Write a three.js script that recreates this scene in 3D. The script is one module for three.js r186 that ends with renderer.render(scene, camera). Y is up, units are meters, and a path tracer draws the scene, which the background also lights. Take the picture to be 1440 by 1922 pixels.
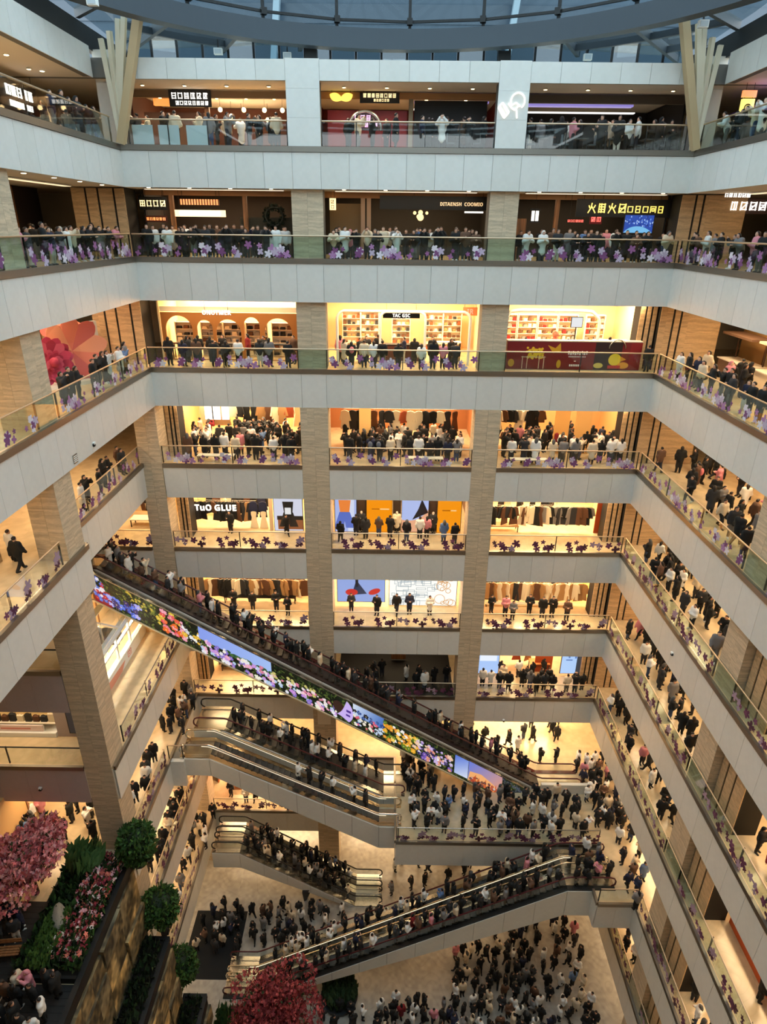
import * as THREE from 'three';
import { mergeGeometries } from 'three/addons/utils/BufferGeometryUtils.js';
import { RectAreaLightUniformsLib } from 'three/addons/lights/RectAreaLightUniformsLib.js';
import { FontLoader } from 'three/addons/loaders/FontLoader.js';
import { TextGeometry } from 'three/addons/geometries/TextGeometry.js';

// ------------------------------------------------------------------ camera, sky, exposure
RectAreaLightUniformsLib.init();
const scene = new THREE.Scene();
const camera = new THREE.PerspectiveCamera(2 * Math.atan(961 / 1191.1) * 180 / Math.PI, 1440 / 1922, 0.1, 400);
camera.position.set(0, 51.4, 38.7);
camera.rotation.order = 'YXZ';
camera.rotation.set(-24.11 * Math.PI / 180, 0.233 * Math.PI / 180, 0.672 * Math.PI / 180);
scene.add(camera);
const SKY = 4.0;
scene.background = new THREE.Color().setRGB(0.86 * SKY, 0.96 * SKY, 1.0 * SKY);   // even overcast daylight above the glass roof
const renderer = new THREE.WebGLRenderer({ antialias: true });
renderer.toneMapping = THREE.LinearToneMapping;
renderer.toneMappingExposure = 1.0;
renderer.shadowMap.enabled = true;
const LAMP = 26;                                   // radiance of the warm gallery lamps
const WARM = [1.0, 0.74, 0.44], SOFTWARM = [1.0, 0.84, 0.62], COOL = [0.85, 0.92, 1.0];
// ------------------------------------------------------------------ helpers
function rng(seed) { let s = seed >>> 0; return () => { s = (s + 0x6d2b79f5) | 0; let t = Math.imul(s ^ (s >>> 15), 1 | s); t = (t + Math.imul(t ^ (t >>> 7), 61 | t)) ^ t; return ((t ^ (t >>> 14)) >>> 0) / 4294967296; }; }
const taken = {};
function numbered(n) { const k = taken[n] = (taken[n] ?? -1) + 1; return k ? `${n}_${String(k).padStart(3, '0')}` : n; }
const finish = [];                                  // things whose labels get an ordinal once all of them stand
function tag(o, label, category, group, kind) { o.userData.label = label; o.userData.category = category; if (group) o.userData.group = group; if (kind) o.userData.kind = kind; return o; }
function thing(name, label, category, group, x = 0, y = 0, z = 0, ry = 0) { const o = new THREE.Group(); o.name = numbered(name); o.position.set(x, y, z); o.rotation.y = ry; scene.add(o); return tag(o, label, category, group); }
function part(name, geo, m, parent, x = 0, y = 0, z = 0, ry = 0, rz = 0, rx = 0) {
  const o = new THREE.Mesh(geo, m); o.name = name; o.position.set(x, y, z); if (ry || rz || rx) o.rotation.set(rx, ry, rz);
  o.castShadow = o.receiveShadow = true; parent.add(o); return o;
}
function solo(name, geo, m, label, category, group, kind, x = 0, y = 0, z = 0, ry = 0) { const o = part(numbered(name), geo, m, scene, x, y, z, ry); return tag(o, label, category, group, kind); }
const gcache = new Map();
function cached(key, make) { if (!gcache.has(key)) gcache.set(key, make()); return gcache.get(key); }
function metreUV(g, ox = 0, oy = 0) {
  const p = g.attributes.position, n = g.attributes.normal, uv = new Float32Array(p.count * 2);
  for (let i = 0; i < p.count; i++) {
    const ax = Math.abs(n.getX(i)), ay = Math.abs(n.getY(i)), az = Math.abs(n.getZ(i));
    const u = ax > ay && ax > az ? p.getZ(i) : p.getX(i), v = ay > ax && ay > az ? p.getZ(i) : p.getY(i);
    uv[2 * i] = u + ox; uv[2 * i + 1] = v + oy;
  }
  g.setAttribute('uv', new THREE.BufferAttribute(uv, 2)); return g;
}
const r3 = (v) => Math.round(v * 1000) / 1000;
function bx(w, h, d, ox = 0, oy = 0) { return cached(`b${r3(w)},${r3(h)},${r3(d)},${ox},${oy}`, () => metreUV(new THREE.BoxGeometry(w, h, d), ox, oy)); }
function cyl(r0, r1, h, n = 12) { return cached(`c${r0},${r1},${r3(h)},${n}`, () => new THREE.CylinderGeometry(r0, r1, h, n)); }
function sph(r, a = 12, b = 8) { return cached(`s${r},${a},${b}`, () => new THREE.SphereGeometry(r, a, b)); }
// box from min/max corners, in world place
function mm(name, m, parent, x0, x1, y0, y1, z0, z1, ox = 0, oy = 0) { return part(name, bx(x1 - x0, y1 - y0, z1 - z0, ox, oy), m, parent, (x0 + x1) / 2, (y0 + y1) / 2, (z0 + z1) / 2); }
// a prism whose four top/bottom edges slope along x: p = [[x,yTop,yBottom],...]
function slopePrism(pts, z0, z1) {
  const s = new THREE.Shape(); pts.forEach(([x, t], i) => i ? s.lineTo(x, t) : s.moveTo(x, t)); [...pts].reverse().forEach(([x, , b]) => s.lineTo(x, b));
  const g = new THREE.ExtrudeGeometry(s, { depth: z1 - z0, bevelEnabled: false }); g.translate(0, 0, z0); return g;
}
function slab(outer, hole, yTop, depth) {           // plan polygons in (x, z)
  const s = new THREE.Shape(outer.map(([x, z]) => new THREE.Vector2(x, z)));
  if (hole) s.holes.push(new THREE.Path(hole.map(([x, z]) => new THREE.Vector2(x, z))));
  const g = new THREE.ExtrudeGeometry(s, { depth, bevelEnabled: false }); g.rotateX(Math.PI / 2); g.translate(0, yTop, 0); return g;
}
function tubeAlong(points, r, seg = 40, rad = 6) { return new THREE.TubeGeometry(new THREE.CatmullRomCurve3(points, false, 'catmullrom', 0.1), seg, r, rad, false); }
function rod(name, m, parent, a, b, r, n = 8) {
  const A = new THREE.Vector3(...a), B = new THREE.Vector3(...b), L = A.distanceTo(B), o = part(name, cyl(r, r, r3(L), n), m, parent, ...A.clone().add(B).multiplyScalar(0.5).toArray());
  o.quaternion.setFromUnitVectors(new THREE.Vector3(0, 1, 0), B.sub(A).normalize()); return o;
}
function beam(name, m, parent, a, b, w, h) {        // rectangular bar between two points
  const A = new THREE.Vector3(...a), B = new THREE.Vector3(...b), L = A.distanceTo(B), o = part(name, bx(w, h, r3(L)), m, parent, ...A.clone().add(B).multiplyScalar(0.5).toArray());
  o.lookAt(B); return o;
}
// ------------------------------------------------------------------ textures: what surfaces are made of
function noise2(seed, n) {                          // tileable value noise on an n x n lattice
  const r = rng(seed), v = Array.from({ length: n * n }, r);
  return (x, y) => { const xf = Math.floor(x), yf = Math.floor(y), a = x - xf, b = y - yf, u = a * a * (3 - 2 * a), w = b * b * (3 - 2 * b), g = (i, j) => v[(((j % n) + n) % n) * n + (((i % n) + n) % n)];
    return (g(xf, yf) * (1 - u) + g(xf + 1, yf) * u) * (1 - w) + (g(xf, yf + 1) * (1 - u) + g(xf + 1, yf + 1) * u) * w; };
}
function dataTex(w, h, f, srgb = true) {
  const d = new Uint8Array(w * h * 4);
  for (let y = 0; y < h; y++) for (let x = 0; x < w; x++) { const c = f(x / w, y / h); for (let k = 0; k < 3; k++) d[4 * (y * w + x) + k] = Math.max(0, Math.min(255, c[k] * 255)); d[4 * (y * w + x) + 3] = 255; }
  const t = new THREE.DataTexture(d, w, h); t.wrapS = t.wrapT = THREE.RepeatWrapping; t.magFilter = t.minFilter = THREE.LinearFilter; if (srgb) t.colorSpace = THREE.SRGBColorSpace; t.needsUpdate = true; return t;
}
function canvasTex(w, h, draw) {
  const c = document.createElement('canvas'); c.width = w; c.height = h; draw(c.getContext('2d'), w, h);
  const t = new THREE.CanvasTexture(c); t.colorSpace = THREE.SRGBColorSpace; t.magFilter = THREE.LinearFilter; return t;
}
const nA = noise2(11, 64), nB = noise2(12, 64), nC = noise2(13, 128);
const texStone = dataTex(512, 512, (u, v) => {       // travertine, grain along u
  const warp = 1.6 * nA(u * 8, v * 8), band = nB(u * 3, v * 44 + warp) * 0.55 + nC(u * 9, v * 120 + warp * 2) * 0.3 + nA(u * 40, v * 60) * 0.15, k = 0.74 + 0.30 * band;
  return [0.86 * k, 0.775 * k, 0.65 * k];
}); texStone.repeat.set(1 / 3.2, 1 / 3.2);
const texMarble = dataTex(512, 512, (u, v) => {
  const w = nA(u * 6, v * 6) * 3, s = Math.abs(Math.sin((u * 5 + v * 7 + w) * 3.1)), k = 0.86 + 0.08 * nB(u * 20, v * 20) - 0.03 * Math.pow(1 - s, 6);
  return [0.92 * k, 0.815 * k, 0.65 * k];
}); texMarble.repeat.set(1 / 6, 1 / 6);
const texMarbleGrey = dataTex(512, 512, (u, v) => {
  const w = nB(u * 6, v * 6) * 3, s = Math.abs(Math.sin((u * 4 - v * 6 + w) * 3.1)), k = 0.80 + 0.12 * nA(u * 24, v * 24) - 0.05 * Math.pow(1 - s, 5);
  return [0.80 * k, 0.765 * k, 0.71 * k];
}); texMarbleGrey.repeat.set(1 / 6, 1 / 6);
const texRock = dataTex(512, 512, (u, v) => {
  const a = nA(u * 7, v * 5), b = nC(u * 26, v * 20), k = 0.30 + 0.75 * Math.pow(a, 2) + 0.45 * (b - 0.4), m = nB(u * 4 + 3, v * 3);
  return [(0.62 + 0.3 * m) * k, (0.58 + 0.18 * m) * k, (0.46 + 0.02 * m) * k];
}); texRock.repeat.set(1 / 5, 1 / 5);
const texWood = dataTex(256, 256, (u, v) => { const k = 0.62 + 0.3 * nB(u * 30, v * 3 + nA(u * 4, v * 4)); return [0.72 * k, 0.48 * k, 0.28 * k]; }); texWood.repeat.set(1 / 2, 1 / 2);
const texPanel = dataTex(128, 128, (u, v) => { const k = 0.975 + 0.025 * nA(u * 12, v * 12); return [0.86 * k, 0.85 * k, 0.82 * k]; }); texPanel.repeat.set(1 / 2, 1 / 2);

// ------------------------------------------------------------------ materials
const rgb = (r, g, b) => new THREE.Color().setRGB(r, g, b, THREE.SRGBColorSpace);
const mcache = new Map();
function std(r, g, b, rough = 0.7, metal = 0) { return cached2(`${r},${g},${b},${rough},${metal}`, () => new THREE.MeshStandardMaterial({ color: rgb(r, g, b), roughness: rough, metalness: metal })); }
function cached2(k, f) { if (!mcache.has(k)) mcache.set(k, f()); return mcache.get(k); }
function glow(r, g, b, power = 2) { return cached2(`e${r},${g},${b},${power}`, () => new THREE.MeshStandardMaterial({ color: rgb(0.8, 0.8, 0.8), emissive: rgb(r, g, b), emissiveIntensity: power, roughness: 0.6 })); }
const M = {
  panel: new THREE.MeshStandardMaterial({ map: texPanel, roughness: 0.42 }),
  panelB: new THREE.MeshStandardMaterial({ map: texPanel, color: rgb(0.985, 0.985, 0.98), roughness: 0.46 }),
  mauve: new THREE.MeshStandardMaterial({ map: texPanel, color: rgb(0.82, 0.76, 0.78), roughness: 0.5 }),
  core: std(0.45, 0.44, 0.42, 0.9),
  ceiling: std(0.86, 0.82, 0.76, 0.9),
  stone: new THREE.MeshStandardMaterial({ map: texStone, roughness: 0.55 }),
  stoneWarm: new THREE.MeshStandardMaterial({ map: texStone, color: rgb(1.0, 0.93, 0.84), roughness: 0.55 }),
  marble: new THREE.MeshStandardMaterial({ map: texMarble, roughness: 0.22 }),
  marbleGrey: new THREE.MeshStandardMaterial({ map: texMarbleGrey, roughness: 0.25 }),
  rock: new THREE.MeshStandardMaterial({ map: texRock, roughness: 0.6 }),
  wood: new THREE.MeshStandardMaterial({ map: texWood, roughness: 0.55 }),
  trim: std(0.58, 0.55, 0.51, 0.38, 1),
  steel: std(0.72, 0.70, 0.66, 0.25, 1),
  brass: std(0.84, 0.76, 0.65, 0.42, 1),
  dark: std(0.08, 0.08, 0.085, 0.5),
  black: std(0.04, 0.035, 0.035, 0.5),
  slot: std(0.05, 0.04, 0.03, 0.7),
  slate: std(0.22, 0.25, 0.28, 0.55),
  maroon: std(0.30, 0.07, 0.09, 0.35),
  cream: std(0.90, 0.85, 0.76, 0.6),
  white: std(0.92, 0.92, 0.90, 0.5),
  vcol: new THREE.MeshStandardMaterial({ vertexColors: true, roughness: 0.75 }),
  glass: new THREE.MeshPhysicalMaterial({ color: rgb(0.975, 0.985, 0.98), transmission: 1, thickness: 0, roughness: 0.02, ior: 1.45 }),
  glassGreen: new THREE.MeshPhysicalMaterial({ color: rgb(0.93, 0.965, 0.95), transmission: 1, thickness: 0, roughness: 0.03, ior: 1.45 }),
  roofGlass: new THREE.MeshPhysicalMaterial({ color: rgb(0.80, 0.88, 0.93), transmission: 1, thickness: 0, roughness: 0.02, ior: 1.45 }),
  drumGlass: new THREE.MeshPhysicalMaterial({ color: rgb(0.70, 0.77, 0.80), transmission: 1, thickness: 0, roughness: 0.02, ior: 1.15 }),
};
// ------------------------------------------------------------------ levels: FT = top of the white fascia, F = walking surface
const FT = [0, 6.0, 12.2, 18.4, 24.68, 30.98, 37.06, 43.25, 49.5, 55.04], F = FT.map((v, i) => i ? v + 0.2 : 0);
const FB = FT.map((v, i) => i === 9 ? v - 1.75 : v - 2.1); FB[10] = 58.25;     // underside of each fascia
const DOWN = ['ground floor', 'ninth gallery down', 'eighth gallery down', 'seventh gallery down', 'sixth gallery down', 'fifth gallery down', 'fourth gallery down', 'third gallery down', 'second gallery down', 'top gallery'];
const BAYS = [[-14.5, -5.45], [-3.7, 5.5], [7.1, 16.2]];
// ------------------------------------------------------------------ the setting: floors, ceilings, fascias, columns
const OUT = [[-27, -9.5], [29, -9.5], [29, 44], [-27, 44]];
const HOLE = [];
HOLE[9] = HOLE[8] = HOLE[7] = [[-14.48, 0], [16.2, 0], [16.2, 38.5], [-14.48, 38.5]];
HOLE[6] = [[-15.85, 0], [16.2, 0], [16.2, 38.5], [-14.45, 38.5], [-14.45, 11.45], [-15.85, 11.45]];
HOLE[5] = [[-19.6, 0], [16.2, 0], [16.2, 38.5], [-24, 38.5], [-24, 13.4], [-15.95, 13.4], [-15.95, 10.4], [-19.6, 10.4]];
HOLE[4] = [[-14.4, 0], [16.2, 0], [16.2, 38.5], [-24, 38.5], [-24, 13.4], [-14.4, 13.4]];
HOLE[3] = [[-14.35, 0], [16.2, 0], [16.2, 38.5], [-14.35, 38.5]];
HOLE[2] = [[-14.35, 0], [1.0, 0], [1.0, 7.7], [15.2, 7.7], [15.2, 11.0], [13.8, 11.0], [13.8, 11.95], [16.2, 11.95], [16.2, 38.5], [-14.35, 38.5]];
HOLE[1] = [[-14.2, 0], [16.3, 0], [16.3, 38.5], [-14.2, 38.5]];
solo('floor', slab(OUT, null, 0, 0.4), M.marbleGrey, 'pale grey marble ground floor full of shoppers', 'floor', null, 'structure');
for (let k = 1; k <= 9; k++) {
  solo('floor', slab(OUT, HOLE[k], F[k], 0.12), M.marble, `polished cream marble walkway of the ${DOWN[k]}`, 'floor', null, 'structure');
  solo('ceiling', slab(OUT, HOLE[k].map(([x, z]) => [x + Math.sign(x - 0.8) * 0.04, z < 1 ? z - 0.04 : z + 0.04]), F[k] - 0.12, F[k] - 0.12 - FB[k] - 0.05), M.ceiling, `plain soffit under the ${DOWN[k]}`, 'ceiling', null, 'structure');
}
// roof slab over the top gallery, open above the atrium
solo('ceiling', slab(OUT, [[-15.4, -0.32], [17.1, -0.32], [17.1, 38.5], [-15.4, 38.5]], 59.15, 0.85), M.ceiling, 'soffit above the top gallery shops', 'ceiling', null, 'structure');
// enclosing walls
solo('wall_back', bx(57, 61.6, 0.4), M.cream, 'far back wall behind the shops', 'wall', null, 'structure', 1, 29, -9.7);
solo('wall_left', bx(0.4, 61.6, 54.3), M.cream, 'outer wall behind the galleries with the blossom tree', 'wall', null, 'structure', -27.2, 29, 17.4);
solo('wall_right', bx(0.4, 61.6, 54.3), M.cream, 'outer wall behind the long galleries opposite the tree', 'wall', null, 'structure', 29.2, 29, 17.4);
solo('wall_front', bx(57, 61.6, 0.4), M.cream, 'wall behind the viewer', 'wall', null, 'structure', 1, 29, 44.2);

const PW = 1.5;
// a run of fascia panels from a to b; (nx, nz) points into the void
function fasciaRun(parent, a, b, y0, y1, nx, nz, m = [M.panel, M.panelB], w = PW) {
  const dx = b[0] - a[0], dz = b[1] - a[1], L = Math.hypot(dx, dz), n = Math.max(1, Math.round(L / w)), step = L / n, ry = Math.atan2(nx, nz);
  for (let i = 0; i < n; i++) {
    const t = (i + 0.5) / n;
    part('panel', bx(step - 0.014, y1 - y0, 0.05), m[(i * 7 + Math.round(y0)) % 3 ? 0 : m.length - 1], parent, a[0] + dx * t + nx * 0.03, (y0 + y1) / 2, a[1] + dz * t + nz * 0.03, ry);
  }
}
function trimRun(parent, a, b, y0, h, nx, nz, m = M.trim) {
  const dx = b[0] - a[0], dz = b[1] - a[1], L = Math.hypot(dx, dz), n = Math.max(1, Math.round(L / 3)), ry = Math.atan2(nx, nz);
  for (let i = 0; i < n; i++) { const t = (i + 0.5) / n; part('edge_trim', bx(L / n - 0.004, h, 0.16), m, parent, a[0] + dx * t + nx * 0.03, y0 + h / 2, a[1] + dz * t + nz * 0.03, ry); }
}
function fascia(name, label, k, runs, y0 = FB[k], y1 = FT[k], mats) {
  const g = thing(name, label, 'wall'); g.userData.kind = 'structure';
  for (const [a, b, nx, nz] of runs) {
    fasciaRun(g, a, b, y0, y1 - 0.01, nx, nz, mats);
    if (k < 10) trimRun(g, a, b, y1 + 0.005, 0.27, nx, nz);
  }
  return g;
}
const SIDE_END = 26;
for (let k = 9; k >= 1; k--) {
  const whole = [[[-14.48, 0], [16.2, 0], 0, 1]], bays = BAYS.map(([a, b]) => [[a, 0], [b, 0], 0, 1]);
  const back = k >= 7 ? whole : k === 2 ? [[[-14.35, 0], [1, 0], 0, 1], [[1, 0], [1, 7.7], -1, 0], [[1, 7.7], [15.2, 7.7], 0, 1], [[13.8, 11.95], [16.2, 11.95], 0, 1], [[13.8, 11], [13.8, 11.95], -1, 0]] : k === 1 ? [[[-14.2, 0], [16.3, 0], 0, 1]] : k === 5 ? [[[-19.6, 0], [-16, 0], 0, 1], ...bays] : bays;
  fascia('wall_back', `panelled white fascia band along the back of the ${DOWN[k]}`, k, back);
  const left = k >= 7 ? [[[-14.48, SIDE_END], [-14.48, 0], 1, 0]] : k === 6 ? [[[-15.85, 11.45], [-15.85, 0], 1, 0], [[-14.45, SIDE_END], [-14.45, 11.45], 1, 0], [[-15.85, 11.45], [-14.45, 11.45], 0, -1]]
    : k === 5 ? [[[-19.6, 10.4], [-19.6, 0], 1, 0]] : k === 4 ? [[[-14.4, 13.4], [-14.4, 0], 1, 0]] : k === 3 ? [[[-14.35, 13.4], [-14.35, 0], 1, 0]] : k === 2 ? [[[-14.35, 13.2], [-14.35, 0], 1, 0]] : [[[-14.2, 13.4], [-14.2, 0], 1, 0]];
  fascia('wall_left', `panelled fascia band on the blossom tree side of the ${DOWN[k]}`, k, left);
  if (k === 5 || k === 4) fascia('wall_left', `mauve fascia of the ${DOWN[k]} beside the tall stone pillar`, k, [[[-24, 13.4], [-15.98, 13.4], 0, 1]], FB[k] - 0.25, FT[k], [M.mauve]);
  fascia('wall_right', `panelled fascia band running along the long side of the ${DOWN[k]}`, k, [[k === 1 ? [16.3, 0] : k === 2 ? [16.2, 11.95] : [16.2, 0], [k === 1 ? 16.3 : 16.2, SIDE_END], -1, 0]]);
  const fr = thing('wall_front', `plain fascia of the ${DOWN[k]} below the viewer`, 'wall'); fr.userData.kind = 'structure';
  mm('panel', M.panel, fr, -24, 16.2, FB[k], FT[k], 38.5, 38.56);
  if (k !== 5 && k !== 4) mm('panel', M.panel, fr, -14.5, -14.44, FB[k], FT[k], SIDE_END, 38.5);
  mm('panel', M.panel, fr, 16.14, 16.2, FB[k], FT[k], SIDE_END, 38.5);
}
fascia('wall_back', 'white parapet band above the top gallery shops', 10, BAYS.map(([a, b]) => [[a, 0], [b, 0], 0, 1]), 58.25, 59.17);
fascia('wall_left', 'white parapet band above the top gallery beside the leaning posts', 10, [[[-15.3, SIDE_END], [-15.3, 0.2], 1, 0]], 58.25, 59.6);
fascia('wall_right', 'white parapet band above the top gallery with the purple shop', 10, [[[17.0, 0.2], [17.0, SIDE_END], -1, 0]], 58.25, 59.6);
for (const [n, m, x0, x1, z0, z1] of [['parapet_core', M.core, -27, 29, -0.35, -0.02], ['parapet_core', M.core, -15.75, -15.33, 0.2, 38], ['parapet_core', M.core, 17.05, 17.45, 0.2, 38]])
  solo('wall_core', bx(x1 - x0, 0.85, z1 - z0), m, x0 === -27 ? 'grey wall behind the white parapet at the back' : x0 < 0 ? 'grey wall behind the parapet beside the leaning posts' : 'grey wall behind the parapet above the purple shop', 'wall', null, 'structure', (x0 + x1) / 2, 58.72, (z0 + z1) / 2);

// stone columns: core plus travertine tiles on the faces one can see
const rs = rng(77);
function column(label, x0, x1, y0, y1, z0, z1, faces, opt = {}) {
  const g = thing('column', label, 'column'); g.userData.kind = 'structure';
  mm('column_core', opt.core ?? M.core, g, x0 + 0.03, x1 - 0.03, y0, y1, z0 + 0.03, z1 - 0.03);
  const th = opt.tile ?? 1.24, rows = Math.max(1, Math.round((y1 - y0) / th)), hh = (y1 - y0) / rows, m = opt.m ?? M.stone;
  for (const f of faces) {
    const W = f === 'z' || f === '-z' ? x1 - x0 : z1 - z0, cols = opt.cols ?? 2, ww = W / cols;
    for (let r = 0; r < rows; r++) for (let c = 0; c < cols; c++) {
      const ox = Math.floor(rs() * 8) * 1.7, oy = Math.floor(rs() * 8) * 0.41, g2 = bx(ww - 0.008, hh - 0.006, 0.035, opt.m ? 0 : ox, opt.m ? 0 : oy), t = (c + 0.5) * ww, y = y0 + (r + 0.5) * hh;
      if (f === 'z') part('stone_tile', g2, m, g, x0 + t, y, z1 - 0.017 + (c % 2) * 0.004); else if (f === '-z') part('stone_tile', g2, m, g, x0 + t, y, z0 + 0.017);
      else if (f === 'x') part('stone_tile', g2, m, g, x1 - 0.017, y, z0 + t, Math.PI / 2); else part('stone_tile', g2, m, g, x0 + 0.017, y, z0 + t, Math.PI / 2);
    }
  }
  return g;
}
for (const [a, b, n] of [[-5.45, -3.7, 'plain'], [5.5, 7.1, 'logo']]) {
  column(`tall travertine pillar at the back below the ${n} white pier`, a, b, 0, FB[7], -1.6, 0.06, ['z', a < 0 ? 'x' : '-x']);
  column(`travertine pillar behind glass on the third gallery down, below the ${n} pier`, a, b, F[7], FB[8], -1.7, -0.25, ['z']);
  column(`travertine pillar behind glass on the second gallery down, below the ${n} pier`, a, b, F[8], FB[9], -1.7, -0.25, ['z']);
  column(n === 'logo' ? 'white panelled pier carrying the glowing hand logo' : 'plain white panelled pier between top gallery shops', a, b, FT[9] + 0.28, 59.2, -1.0, 0.06, ['z'], { m: M.panel, cols: 1, tile: 1.3 });
}
column('travertine corner pillar behind the long escalator top', -15.98, -14.55, 0, FB[7], -1.5, 0.04, ['z', 'x', '-x']);
column('broad travertine pillar rising beside the round topiary', -15.95, -14.5, 0, FB[6], 11.9, 13.45, ['z', 'x'], { tile: 1.1 });
column('travertine pillar on the fourth gallery down above the broad pillar', -15.9, -14.52, F[6], FB[7], 11.5, 13.1, ['z', 'x', '-z']);
column('travertine pillar beside the giant paper flower', -16.2, -14.65, F[7], FB[8], 11.4, 13.0, ['x', 'z', '-z']);
column('travertine pillar at the picture edge on the second gallery down', -16.2, -14.65, F[8], FB[9], 11.4, 13.0, ['x', '-z']);
for (let k = 1; k <= 8; k++) {
  column(`travertine pillar along the long side of the ${DOWN[k]}`, 16.38, 17.9, F[k], FB[k + 1], 13.2, 14.9, ['-x', '-z', 'z']);
}
column('travertine pillar along the long side of the ground floor', 16.6, 18.1, 0, FB[1], 13.2, 14.9, ['-x', '-z']);
// corner piers clad in stone strips with dark slots
function pier(label, x0, x1, y0, y1, z0, z1, slots, face) {
  const g = thing('column', label, 'column'); g.userData.kind = 'structure';
  mm('column_core', M.slot, g, x0, x1, y0, y1, z0, z1);
  let prev = face === 'z' ? x0 : z0; const end = face === 'z' ? x1 : z1;
  for (const s of [...slots, end + 0.06]) {
    const w = s - 0.06 - prev; if (w > 0.02) { if (face === 'z') mm('stone_strip', M.stoneWarm, g, prev, prev + w, y0, y1, z1, z1 + 0.05, Math.floor(rs() * 6), 0); else if (face === '-x') mm('stone_strip', M.stoneWarm, g, x0 - 0.05, x0, y0, y1, prev, prev + w); else mm('stone_strip', M.stoneWarm, g, x1, x1 + 0.05, y0, y1, prev, prev + w); }
    prev = s + 0.06;
  }
}
for (let k = 1; k <= 8; k++) {
  const y0 = F[k], y1 = FB[k + 1];
  if (k !== 2) pier(`stone strip wall with dark slots in the far corner of the long side, ${DOWN[k]}`, 16.5, 20.2, y0, y1, -2.84, -1.4, [17.3, 17.75], 'z');
  pier(`stone strip wall with two dark slots next to the pillar, ${DOWN[k]}`, 16.85, 18.0, y0, y1, 15.0, 17.0, [15.5, 16.2], '-x');
  if (k >= 7) { pier(`stone strip wall with dark slots in the far corner by the paper flower side, ${DOWN[k]}`, -18.0, -15.0, y0, y1, -2.9, -1.2, [-17.2, -16.5, -15.6], 'z'); }
  if (k >= 6) pier(`stone strip wall with two dark slots at the picture edge, ${DOWN[k]}`, -18.6, -17.6, y0, y1, 13.2, 17.2, [14.0, 14.9], 'x');
  if (k <= 6 && k > 2) pier(`narrow slotted stone strips beside the back corner pillar, ${DOWN[k]}`, -14.5, -13.7, y0, y1, -2.84, -1.6, [-14.2, -13.95], 'z');
  if (k <= 7 && k > 2) pier(`narrow slotted stone strips by the far long side corner, ${DOWN[k]}`, 15.4, 16.4, y0, y1, -2.84, -1.8, [15.75, 16.1], 'z');
}
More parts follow.
